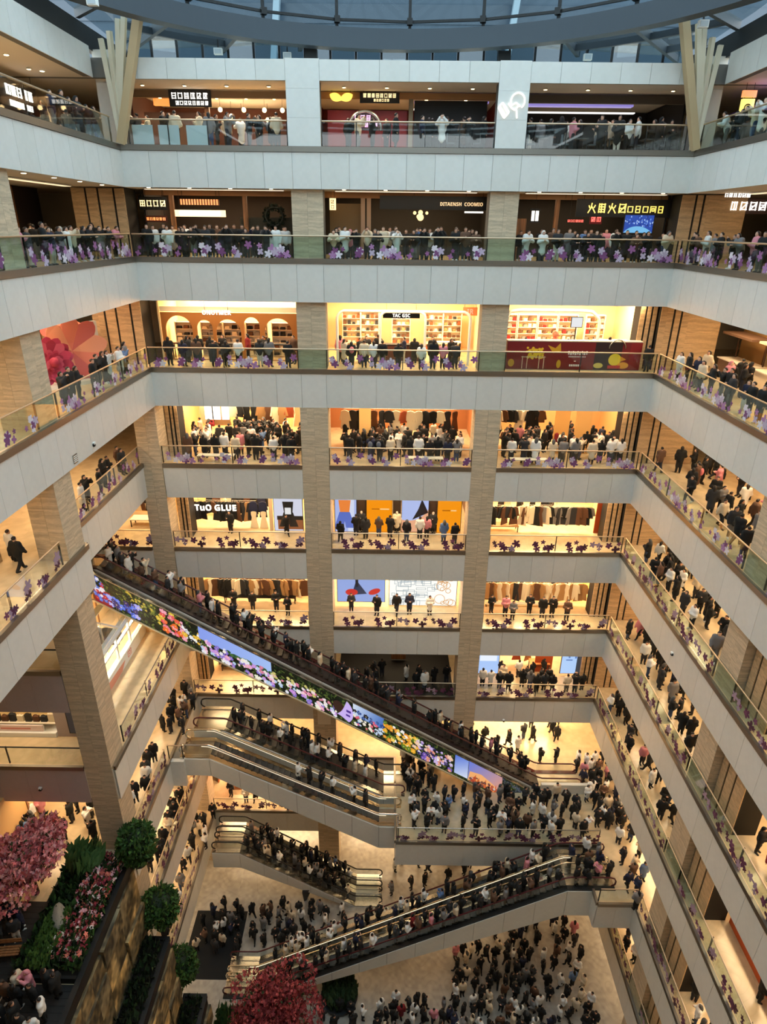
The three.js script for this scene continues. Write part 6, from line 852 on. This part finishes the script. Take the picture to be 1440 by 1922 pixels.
// stepped planters with rock walls
const flowerG = petalFlower(0.09, 5, 0, 0, [1, 1, 1], 0); flowerG.deleteAttribute('color');
const flowerM = new THREE.MeshPhysicalMaterial({ color: rgb(1, 1, 1), roughness: 0.8, side: THREE.DoubleSide });
for (const [n, x0, x1, yt, yb, za, zb, lab] of [[0, -17.5, -14.05, F[3], 12.4, 14.3, 30, 'upper planter with mixed flowers above the rock wall'], [1, -14.05, -12.5, 12.45, 6.3, 14.9, 30, 'middle planter below the rock wall'], [2, -12.5, -11.0, 6.3, 0, 14.6, 30, 'lowest planter beside the dark carpet']]) {
  const g = thing('garden_planter', lab, 'planter', 'garden planters');
  mm('kerb', M.black, g, x1 - 0.22, x1 + 0.05, yt - 0.3, yt + 0.42, za, zb); const ze = n ? zb : 20.4; mm('kerb', M.black, g, x0, x0 + 0.15, yt + 0.01, yt + 0.4, za, ze); if (!n) mm('kerb', M.black, g, x0, x1 - 0.25, yt + 0.01, yt + 0.4, ze, ze + 0.15); mm('kerb', M.black, g, x0, x1, yt + 0.01, yt + 0.42, za - 0.2, za); mm('soil', std(0.09, 0.07, 0.05, 1), g, x0 + 0.15, x1 - 0.22, yt + 0.01, yt + 0.28, za, ze);
  // rock face: separate uneven slabs
  const rr = rng(50 + n), H = yt - 0.3 - yb; let z = za; while (z < zb - 4) { const w = 1.6 + rr() * 1.4; let y = yb; while (y < yt - 0.5) { const h = Math.min(1.2 + rr() * 1.6, yt - 0.3 - y), d = 0.18 + rr() * 0.2; part('rock_slab', bx(d, h - 0.03, w - 0.03, Math.floor(rr() * 5) * 1.3, Math.floor(rr() * 5)), M.rock, g, x1 - 0.14 + d / 2, y + h / 2, z + w / 2, (rr() - 0.5) * 0.05, (rr() - 0.5) * 0.05); y += h; } z += w; }
  mm('rock_backing', std(0.10, 0.09, 0.07, 0.9), g, x1 - 0.28, x1 - 0.14, yb, yt - 0.3, za, zb);
  const r = rng(60 + n), W = x1 - x0 - 0.4;
  scatter('ground_leaves', BIGLEAF, GREEN[n ? 3 : 0], g, n ? 700 : 1900, () => { const zz = za + 0.1 + r() * (n ? 10 : 5.9); return [[x0 + 0.2 + r() * W, yt + 0.3 + r() * 0.35, zz], [-0.6 + r() * 1.2, r() * 6.28, (r() - 0.5) * 1.4], 0.5 + r() * 0.7]; }, () => { const v = 0.6 + r() * 0.8; return [0.9 * v, v, 0.75 * v]; });
  if (!n) {
    scatter('bed_flowers', flowerG, flowerM, g, 900, (i) => { const zz = za + Math.pow(r(), 1.15) * 5.6; return [[-15.9 + r() * 1.7 + (zz - za) * -0.03, yt + 0.55 + r() * 0.35, zz], [-1.2 + (r() - 0.5), r() * 6, r() * 2], 0.8 + r() * 0.8]; }, () => [[0.62, 0.20, 0.24], [0.86, 0.62, 0.64], [0.90, 0.84, 0.80], [0.72, 0.34, 0.30], [0.48, 0.12, 0.18], [0.90, 0.50, 0.42]][Math.floor(r() * 6)]);
    scatter('ivy', LEAF, GREEN[2], g, 1100, () => { const t = r(); return [[-16.3 + (r() - 0.5) * 1.0, yt + 0.5 + r() * 0.3, 17.6 + t * 2.7], [-0.8 + r(), r() * 6.28, (r() - 0.5)], 0.9 + r() * 0.8]; });
    const big = thing('fern_clump', 'spreading green fern clump at the foot of the broad pillar', 'plant', null, -16.3, F[3] + 0.3, 14.9); scatter('fronds', BIGLEAF, GREEN[1], big, 300, () => { const a = r() * 6.283, q = r() * 1.0; return [[Math.cos(a) * q, 0.3 + r() * 0.6, Math.sin(a) * q], [-0.9 + r() * 0.5, a, (r() - 0.5)], 1 + r() * 0.6]; }); part('stem_cluster', sph(0.35, 10, 8), GREEN[3], big, 0, 0.2, 0);
    const st = thing('garden_boulder', 'pale pointed boulder in the flower bed', 'stone', null, -16.3, F[3] + 0.35, 17.9); const bg = sph(1, 14, 10).clone(), bp = bg.attributes.position, nz = rng(4); for (let i = 0; i < bp.count; i++) { const k = 0.92 + 0.16 * nA(bp.getX(i) * 3 + 9, bp.getY(i) * 3 + bp.getZ(i) * 2 + 9); bp.setXYZ(i, bp.getX(i) * k, bp.getY(i) * k, bp.getZ(i) * k); } bg.computeVertexNormals(); const bo = part('boulder', bg, std(0.56, 0.52, 0.46, 0.8), st, 0, 0.35, 0, 0.5); bo.scale.set(0.36, 0.42, 0.85);
  }
}
{ const b = thing('garden_bench', 'dark slatted bench on the garden terrace', 'bench', null, -18.35, F[3], 19.4, 0.1); for (let i = 0; i < 4; i++) part('seat_slat', bx(1.6, 0.05, 0.1), M.wood, b, 0, 0.45, -0.2 + i * 0.13); for (let i = 0; i < 2; i++) part('back_slat', bx(1.6, 0.1, 0.04), M.wood, b, 0, 0.68 + i * 0.16, -0.3); for (const s of [-1, 1]) part('leg', bx(0.08, 0.45, 0.5), M.black, b, s * 0.7, 0.22, 0); }
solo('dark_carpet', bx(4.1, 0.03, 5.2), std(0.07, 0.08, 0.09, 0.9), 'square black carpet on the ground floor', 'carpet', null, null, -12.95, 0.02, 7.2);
{ const g = thing('round_shrub', 'dark round planted tub below the tall escalators', 'plant', null, -2.9, 0, 10.9), r = rng(19); part('tub', cyl(1.35, 1.25, 0.45, 24), M.black, g, 0, 0.225, 0); scatter('leaves', BIGLEAF, GREEN[0], g, 700, () => { const a = r() * 6.283, q = Math.sqrt(r()) * 1.25; return [[Math.cos(a) * q, 0.45 + r() * 0.7, Math.sin(a) * q], [-0.9 + r(), r() * 6.28, r() - 0.5], 0.8 + r() * 0.7]; }); }
{ const g = thing('curved_planter', 'black curved wedge shaped stand beside the lowest left escalator foot', 'stand', null, -6.4, 0, 3.4); part('wedge', new THREE.CylinderGeometry(0.9, 0.25, 2.0, 16, 1, false, 0, 2.2), M.black, g, 0, 1.0, 0); }
{ const g = thing('shrub_cluster', 'leafy green shrubs beside the red blossom tree', 'plant', null, -10.2, 0, 13.4), r = rng(20); part('tub', bx(2.0, 0.5, 1.6), M.black, g, 0, 0.25, 0); scatter('leaves', BIGLEAF, GREEN[1], g, 500, () => [[(r() - 0.5) * 2, 0.5 + r() * 1.2, (r() - 0.5) * 1.6], [-0.9 + r(), r() * 6.28, r() - 0.5], 0.9 + r() * 0.7]); }

{ const d = thing('floor_darkening_deck', 'dark planks added to darken the garden terrace beyond the flower bed', 'floor'); d.userData.kind = 'structure'; for (let i = 0; i < 24; i++) mm('darkening_plank', i % 2 ? std(0.10, 0.085, 0.075, 0.7) : std(0.12, 0.10, 0.09, 0.7), d, -20.8, -17.56, F[3] + 0.002, F[3] + 0.03, 16.6 + i * 0.3, 16.89 + i * 0.3); for (let i = 0; i < 12; i++) mm('darkening_plank', i % 2 ? std(0.10, 0.085, 0.075, 0.7) : std(0.12, 0.10, 0.09, 0.7), d, -17.5, -14.4, F[3] + 0.002, F[3] + 0.03, 20.6 + i * 0.3, 20.89 + i * 0.3); }  // made-up planks, added to darken the bright terrace floor
// ------------------------------------------------------------------ people
const rp = rng(31337), TOPS = [['black', [0.06, 0.06, 0.065], 58], ['white', [0.88, 0.87, 0.85], 15], ['cream', [0.84, 0.77, 0.66], 7], ['grey', [0.46, 0.45, 0.45], 6], ['charcoal', [0.16, 0.16, 0.17], 8], ['brown', [0.36, 0.25, 0.18], 5], ['navy', [0.10, 0.12, 0.22], 4], ['pink', [0.82, 0.52, 0.56], 3], ['red', [0.52, 0.10, 0.12], 1], ['blue', [0.36, 0.46, 0.62], 1]];
const LEGS = [[0.07, 0.07, 0.075], [0.05, 0.05, 0.05], [0.22, 0.28, 0.40], [0.40, 0.38, 0.36], [0.78, 0.74, 0.68], [0.12, 0.13, 0.17]];
const topTotal = TOPS.reduce((s, t) => s + t[2], 0), folk = [], gridP = new Map();
const spaced = (x, y, z, d) => { const kx = Math.round(x), ky = Math.round(y * 2), kz = Math.round(z); for (let i = -1; i <= 1; i++) for (let j = -1; j <= 1; j++) for (const q of gridP.get(`${kx + i},${ky},${kz + j}`) ?? []) if (Math.hypot(q[0] - x, q[1] - z) < d) return false; return true; };
function pick(list) { return list[Math.floor(rp() * list.length)]; }
const KEEP = [[-5.9, -3.2, -2.1, 0.3], [5.0, 7.6, -2.1, 0.3], [16.1, 18.2, 12.9, 17.3], [16.3, 20.4, -3.1, -1.1], [-18.8, -17.4, 13.0, 17.4], [-18.2, -14.3, -3.1, -0.9], [-14.6, -13.5, -3.1, -1.3], [15.2, 16.6, -3.1, -1.5], [-16.3, -14.3, 11.1, 13.7]];
function person(zone, x, y, z, ry, pose, o = {}) {
  if (KEEP.some(([a, b, c, d]) => x > a && x < b && z > c && z < d)) return;
  if (!spaced(x, y, z, o.gap ?? 0.54)) return; const key = `${Math.round(x)},${Math.round(y * 2)},${Math.round(z)}`; gridP.set(key, [...(gridP.get(key) ?? []), [x, z]]);
  let q = rp() * topTotal, t = 0; while (q > TOPS[t][2] && t < TOPS.length - 1) q -= TOPS[t++][2]; if (o.top !== undefined) t = o.top;
  folk.push({ zone, x, y, z, ry, pose, top: t, style: o.style ?? (rp() < 0.30 ? 'coat' : 'jacket'), hair: o.hair ?? (rp() < 0.10 ? 'hood' : rp() < 0.5 ? 'long' : 'short'), leg: rp() < 0.6 ? Math.floor(rp() * 2) : Math.floor(rp() * LEGS.length), hc: Math.floor(rp() * 3), sc: Math.floor(rp() * 3), s: 0.93 + rp() * 0.13, pack: rp() < 0.09 });
}
const ANY = ['stand', 'hold', 'both', 'walk', 'stride', 'stand', 'both'], RAILP = ['lean', 'lean', 'both', 'stand', 'photo', 'hold', 'lean'], STILL = ['stand', 'hold', 'both', 'stand', 'photo'];
function row(zone, k, x0, x1, z, n, ry, poses = RAILP, jz = 0.1) { for (let i = 0; i < n; i++) person(zone, x0 + (x1 - x0) * (i + 0.5 + (rp() - 0.5) * 0.5) / n, F[k], z + (rp() - 0.5) * 2 * jz, ry + (rp() - 0.5) * 0.7, pick(poses)); }
function rowZ(zone, k, z0, z1, x, n, ry, poses = RAILP, jx = 0.1) { for (let i = 0; i < n; i++) person(zone, x + (rp() - 0.5) * 2 * jx, F[k], z0 + (z1 - z0) * (i + 0.5 + (rp() - 0.5) * 0.5) / n, ry + (rp() - 0.5) * 0.7, pick(poses)); }
function area(zone, k, x0, x1, z0, z1, n, poses = ANY, gap = 0.5, bad) { gap = Math.max(gap, 0.53); for (let i = 0, t = 0; i < n && t < n * 8; t++) { const x = x0 + rp() * (x1 - x0), z = z0 + rp() * (z1 - z0); if (bad?.(x, z) || !spaced(x, F[k], z, gap)) continue; person(zone, x, F[k], z, rp() * 6.283, pick(poses), { gap }); i++; } }
// the galleries at the back
area('behind the globe lamp rail, top gallery', 9, -14.0, -5.8, -2.2, -0.8, 17, STILL); area('before the red arch shop, top gallery', 9, -3.4, 0.8, -2.0, -0.6, 5, STILL); area('in the dark middle restaurant, top gallery', 9, 1.4, 5.2, -2.2, -0.6, 9, STILL); area('at the dark restaurant tables, top gallery', 9, 7.4, 15.6, -2.4, -0.7, 20, STILL);
rowZ('on the leaning post side, top gallery', 9, 0.8, 6, -15.2, 9, Math.PI / 2); area('inside the dark corner, top gallery', 9, -17.6, -15.8, -0.5, 2.0, 6, STILL); rowZ('by the purple shop, top gallery', 9, 0.8, 8, 17.0, 10, -Math.PI / 2); area('inside the purple shop, top gallery', 9, 17.6, 20, -0.5, 6, 10, STILL);
BAYS.forEach(([a, b], i) => { const w = ['post side', 'middle', 'long side'][i]; row(`at the back rail, ${w} bay, second gallery down`, 8, a + 0.3, b - 0.2, -0.62, 15, 0); row(`in the second row, ${w} bay, second gallery down`, 8, a + 0.3, b - 0.2, -1.3, 10, 0, STILL, 0.2); row(`in the third row, ${w} bay, second gallery down`, 8, a + 0.3, b - 0.2, -2.1, 9, 0, STILL, 0.25); });
rowZ('on the picture edge side, second gallery down', 8, 0.8, 11, -15.1, 13, Math.PI / 2); area('in the dark corner shop, second gallery down', 8, -18.5, -15.8, 1, 11, 10, STILL); rowZ('on the long side, second gallery down', 8, 0.3, 8, 16.85, 11, -Math.PI / 2);
row('before the caramel arcade, third gallery down', 7, -14, -5.8, -0.75, 9, Math.PI, STILL, 0.2); area('by the caramel arches, third gallery down', 7, -14, -5.8, -2.6, -1.4, 8, STILL); row('under the white arch frames, third gallery down', 7, -3.4, 5.2, -0.8, 12, Math.PI, STILL, 0.3); area('inside the white arch shop, third gallery down', 7, -3.2, 5, -3.0, -1.5, 9, STILL); area('behind the red stall, third gallery down', 7, 8, 15, -3.0, -2.4, 6, STILL); person('beside the red stall, third gallery down', 15.95, F[7], -0.8, 3, 'stand', { top: 0 });
rowZ('by the giant paper flower, third gallery down', 7, 0.8, 9.5, -15.25, 11, Math.PI / 2, STILL, 0.25); person('at the picture edge, third gallery down', -15.4, F[7], 15.3, 1.2, 'hold', { top: 0 }); person('at the picture edge, third gallery down', -15.2, F[7], 16.3, 1.6, 'lean'); rowZ('along the rail, long side, third gallery down', 7, 1.2, 11, 17.0, 11, -Math.PI / 2, STILL, 0.3); area('among the counters, long side, third gallery down', 7, 18, 19.8, 0, 8, 7, ANY);
BAYS.forEach(([a, b], i) => { const w = ['post side', 'middle', 'long side'][i]; row(`at the glass, ${w} bay, fourth gallery down`, 6, a + 0.9, b - 0.4, -1.2, 12, Math.PI, STILL, 0.2); area(`in the crowd, ${w} bay, fourth gallery down`, 6, a + 0.6, b - 0.3, -5.4, -1.7, 46, STILL, 0.44); });
rowZ('on the short rail by the corner pillar, fourth gallery down', 6, 0.8, 9.4, -16.5, 10, Math.PI / 2, STILL, 0.3); person('walking at the picture edge, fourth gallery down', -16.2, F[6], 14.1, 2.9, 'walk', { top: 0, style: 'jacket', hair: 'short' }); person('far behind the picture edge rail, fourth gallery down', -17.0, F[6], 13.2, 2.6, 'stand', { top: 1 }); person('far behind the picture edge rail, fourth gallery down', -17.4, F[6], 15.4, 0.6, 'walk', { top: 0 });
area('strolling on the long side, fourth gallery down', 6, 17.0, 20.8, 0.2, 12.4, 34, ANY, 0.6);
row('by the lettered clothes shop, fifth gallery down', 5, -12, -6, -2.3, 2, 0, ANY, 0.2); row('before the lit posters, fifth gallery down', 5, -3.4, 5.3, -1.7, 10, Math.PI, ANY, 0.6); area('on the long side, fifth gallery down', 5, 16.9, 20.6, 0.8, 12.6, 42, ANY, 0.55); area('nearer on the long side, fifth gallery down', 5, 17.0, 19.0, 17.3, 22, 8, ANY, 0.6); area('at the head of the long escalator', 5, -20.6, -19.4, 0.4, 4, 5, STILL);
row('before the screens, sixth gallery down', 4, -3.2, 4.5, -1.9, 5, 0, ANY, 0.4); row('before the golden dress shop, sixth gallery down', 4, 7.4, 14, -1.7, 7, 0, ANY, 0.5); row('before the golden shop by the escalator, sixth gallery down', 4, -12, -6.2, -1.9, 4, 0, ANY, 0.4); area('on the long side, sixth gallery down', 4, 16.8, 19.6, 0.8, 12.5, 34, ANY, 0.55); area('nearer on the long side, sixth gallery down', 4, 16.9, 18.6, 17.2, 23, 14, ANY, 0.6); area('behind the slanted beam window', 4, -19.5, -17.6, 6.4, 9.4, 4, STILL);
row('before the blue screens, seventh gallery down', 3, 7.5, 15.8, -1.0, 14, Math.PI, STILL, 0.4); area('inside the orange shop, seventh gallery down', 3, 9.2, 14, -2.8, -1.5, 8, STILL); area('by the dark restaurant, seventh gallery down', 3, -3.4, 5.2, -2.4, -0.8, 11, STILL); area('on the long side, seventh gallery down', 3, 16.8, 19.4, 0.6, 12.8, 32, ANY, 0.55); rowZ('along the walkway left of the silver escalator, seventh gallery down', 3, 6.6, 12.2, -15.1, 9, 0.2, ANY, 0.35); area('crowding the silver escalator head', 3, -15.6, -14.0, 0.6, 4.4, 12, STILL, 0.45); person('at the food counter, picture edge, seventh gallery down', 17.6, F[3], 15.6, 1.4, 'both', { top: 8 }); person('at the food counter, picture edge, seventh gallery down', 17.7, F[3], 20.8, 1.4, 'both', { top: 0 });
// garden terrace
area('on the garden terrace behind the pink tree', 3, -21.5, -16.4, 10.6, 13.6, 16, STILL, 0.55); area('on the garden terrace near the bench', 3, -20.2, -17.9, 17.6, 23.4, 30, STILL, 0.5, (x, z) => Math.abs(z - 19.4) < 0.7 && x > -18.7); area('past the end of the flower bed', 3, -17.2, -14.7, 20.9, 23.6, 22, STILL, 0.5);
// platform level
const offPlat = (x, z) => (x < 1.9 && z < 7) || (z > 0.9 && z < 3.9 && x < 15.4);
area('on the crowded platform', 2, 1.6, 14.8, 3.9, 7.2, 62, STILL, 0.46, offPlat); area('at the foot of the long escalator', 2, 15.2, 18.2, 0.4, 6.5, 42, ANY, 0.42); area('under the blue screens behind the long escalator', 2, 5.6, 15.8, -4.2, 0.5, 22, ANY, 0.6); area('at the platform end by the silver escalators', 2, 1.4, 4.4, 0.3, 3.9, 20, STILL, 0.44, (x, z) => z > 1.0 && x > 4.0); area('on the long side walkway by the platform', 2, 15.8, 17.6, 6.6, 12.4, 10, ANY, 0.6); area('under the picture edge galleries, eighth gallery down', 2, 16.9, 18.5, 16.8, 22, 10, ANY, 0.6);
rowZ('on the walkway below the silver escalator head', 2, 3.2, 10.6, -15.0, 11, 0.2, ANY, 0.3); rowZ('on the lowest left walkway', 1, 4.6, 12, -14.9, 11, 0.2, ANY, 0.3); area('crowding the lowest left escalator head', 1, -15.4, -13.7, 0.7, 4.0, 9, STILL, 0.44); row('before the red clothes, ninth gallery down', 1, -13.4, -6.2, -1.2, 7, 0, ANY, 0.4); rowZ('behind the lowest long side rail', 1, 8, 14, 17.1, 7, -1.4, ANY, 0.3);
// ground floor
const offGround = (x, z) => (z > 7.7 && z < 11.4 && x < 11.5 && x > -12) && (x < 4 || z > 8) ? x < 6 : (z > 0.8 && z < 4.3 && x < 0.6);
area('on the black carpet', 0, -14.6, -10.9, 4.9, 8.0, 13, STILL, 0.5); area('crossing the ground floor left of the black carpet stair', 0, -13.2, -6.6, 4.4, 7.5, 20, ANY, 0.55); area('beside the lowest left escalators', 0, -13.6, -4.2, 4.5, 5.6, 10, ANY, 0.6); area('between the lower escalators', 0, -6.5, 2.5, 4.8, 7.9, 32, ANY, 0.5); area('near the foot of the lowest left escalator', 0, 0.8, 8.5, -0.5, 4.5, 14, ANY, 0.8); area('in the thick of the ground floor crowd', 0, -0.5, 11.5, 7.5, 13.6, 110, ANY, 0.52, (x, z) => z < 11.3 && x < 5.5); area('spread over the ground floor below the balcony', 0, 9.0, 15.4, 4.6, 13.4, 52, ANY, 0.7); area('at the bottom edge of the ground floor', 0, -4.0, 1.6, 11.8, 13.6, 12, ANY, 0.7);
area('stepping onto the tall escalators', 2, 12.4, 15.0, 8.5, 10.8, 11, STILL, 0.55);
// riders
const FILL = { long: [0.78, 'riding the long flower screen escalator', 1], silver: [0.28, 'riding the silver escalator', -1], inner: [0.92, 'on the escalator behind the silver one', -1], lowfar: [0.9, 'on the far lowest left escalator', -1], lownear: [0.85, 'on the near lowest left escalator', -1], tallfar: [0.75, 'on the far tall escalator', -1], tallnear: [0.85, 'on the near tall escalator', -1] };
for (const [n, e] of ESC) { const [p, zone] = FILL[n], N = e.userData.steps, two = n === 'inner' || n === 'long'; for (let i = 1; i < N - 1; i++) for (const s of two ? [-1, 1] : [i % 2 ? 1 : -1]) { if (rp() > p * (two ? 0.78 : 1) || (n === 'silver' && i < N * 0.45)) continue; const [x, y, z] = e.userData.spot(i); person(zone, x, y + 0.005, z + s * (n === 'inner' ? 0.45 : 0.22), (n.startsWith('tall') ? (rp() < 0.5 ? 1 : 1) : 1) * Math.PI / 2 + (rp() - 0.5) * 0.5 + (rp() < 0.25 ? Math.PI : 0), pick(STILL), { gap: 0.44 }); } delete e.userData.spot; delete e.userData.steps; }

// ------------------------------------------------------------------ the 300 that show largest are people of their own; the rest are the crowd
camera.updateMatrixWorld(true); camera.updateProjectionMatrix();
const viewV = new THREE.Vector3();
for (const f of folk) { viewV.set(f.x, f.y + 1, f.z); f.d = viewV.distanceTo(camera.position); viewV.project(camera); f.in = Math.abs(viewV.x) < 1.03 && Math.abs(viewV.y) < 1.03 && viewV.z < 1; f.px = viewV.x; }
const inside = folk.filter((f) => f.in).sort((a, b) => a.d - b.d), own = inside.slice(0, 300), crowd = inside.slice(300);
const topM = TOPS.map(([, c]) => std(...c, 0.85)), legM = LEGS.map((c) => std(...c, 0.85)), shoeM = [std(0.05, 0.05, 0.05, 0.6), std(0.85, 0.84, 0.82, 0.6)];
const packG = cached('pack', () => { const g = new THREE.SphereGeometry(1, 10, 8); g.scale(0.16, 0.22, 0.11); return g; }), packM = [std(0.08, 0.08, 0.09, 0.8), std(0.82, 0.46, 0.48, 0.8), std(0.40, 0.42, 0.46, 0.8)];
for (const f of own) {
  const G = poseGeo[f.pose], o = part(numbered('person'), G.body, SKIN[f.sc], scene, f.x, f.y - 0.012, f.z, f.ry); o.scale.setScalar(f.s);
  part('trousers', G.trousers, legM[f.leg], o); part('shoes', G.shoes, shoeM[f.hc % 2], o); part(f.style, G[f.style], topM[f.top], o); part(f.hair === 'hood' ? 'hood' : 'hair', G[f.hair], f.hair === 'hood' ? topM[f.top] : HAIR[f.hc], o);
  if (f.pack) part('backpack', packG, packM[f.hc], o, 0, 1.2, -0.2);
  tag(o, '', 'person', `people ${f.zone}`); finish.push([o, `person in ${TOPS[f.top][0]} ${f.hair === 'hood' ? 'hooded ' : ''}${f.style}`, f.zone]);
}
{
  const C = new THREE.Group(); C.name = 'distant_crowd'; scene.add(C); tag(C, 'crowd of smaller shoppers on the lower galleries, escalators and floor', 'people', null, 'stuff');
  const paint = (g, c) => { const q = g.clone(), a = new Float32Array(q.attributes.position.count * 3), k = rgb(...c); for (let i = 0; i < a.length; i += 3) { a[i] = k.r; a[i + 1] = k.g; a[i + 2] = k.b; } q.setAttribute('color', new THREE.BufferAttribute(a, 3)); return q; };
  const mt = new THREE.Matrix4(), qu = new THREE.Quaternion(), up = new THREE.Vector3(0, 1, 0), whiteTop = new THREE.MeshStandardMaterial({ color: 0xffffff, roughness: 0.85 });
  const place = (name, geo, m, list, tint) => { if (!list.length) return; const I = new THREE.InstancedMesh(geo, m, list.length); I.name = name; I.userData.kind = 'stuff'; list.forEach((f, i) => { mt.compose(new THREE.Vector3(f.x, f.y - 0.012, f.z), qu.setFromAxisAngle(up, f.ry), new THREE.Vector3(f.s, f.s, f.s)); I.setMatrixAt(i, mt); if (tint) I.setColorAt(i, rgb(...TOPS[f.top][1])); }); C.add(I); };
  for (const p of Object.keys(POSES)) {
    const G = poseGeo[p], L = crowd.filter((f) => f.pose === p);
    for (const st of ['jacket', 'coat']) place('crowd_' + st + 's', G[st], whiteTop, L.filter((f) => f.style === st), true);
    for (const h of ['short', 'long', 'hood']) place('crowd_figures', mergeGeometries([paint(G.body, [0.80, 0.62, 0.52]), paint(G[h], h === 'hood' ? [0.3, 0.3, 0.3] : [0.06, 0.05, 0.045]), paint(G.trousers, LEGS[h === 'hood' ? 2 : h === 'long' ? 0 : 5]), paint(G.shoes, [0.06, 0.06, 0.06])]), M.vcol, L.filter((f) => f.hair === h));
  }
}
console.log('people', folk.length, 'in view', inside.length);
// ------------------------------------------------------------------ labels that single things out: add "third ... from left" where looks alone do not
const ORD = ['first', 'second', 'third', 'fourth', 'fifth', 'sixth', 'seventh', 'eighth', 'ninth', 'tenth', 'eleventh', 'twelfth', 'thirteenth', 'fourteenth', 'fifteenth', 'sixteenth', 'seventeenth', 'eighteenth', 'nineteenth', 'twentieth'];
{
  const sets = new Map(); for (const f of finish) { const k = f[1] + '|' + f[2]; sets.set(k, [...(sets.get(k) ?? []), f]); }
  for (const list of sets.values()) {
    for (const f of list) { f[0].getWorldPosition(viewV); f.px = viewV.project(camera).x; }
    list.sort((a, b) => a.px - b.px).forEach(([o, d, z], i) => { let t = list.length === 1 ? `${d} ${z}` : `${ORD[i] ?? 'far'} ${d} from left, ${z}`; while (t.split(' ').length > 16 && t.includes(' the ')) t = t.replace(' the ', ' '); o.userData.label = t; });
  }
}
// ------------------------------------------------------------------ hand over
scene.traverse((o) => { if (o.isMesh) { o.castShadow = o.receiveShadow = true; } });
console.log('meshes', (() => { let n = 0, t = 0; scene.traverse((o) => { if (o.isMesh && !o.isInstancedMesh) { n++; t += (o.geometry.index ? o.geometry.index.count : o.geometry.attributes.position.count) / 3; } }); return `${n} meshes, ${Math.round(t)} triangles`; })());
renderer.render(scene, camera);
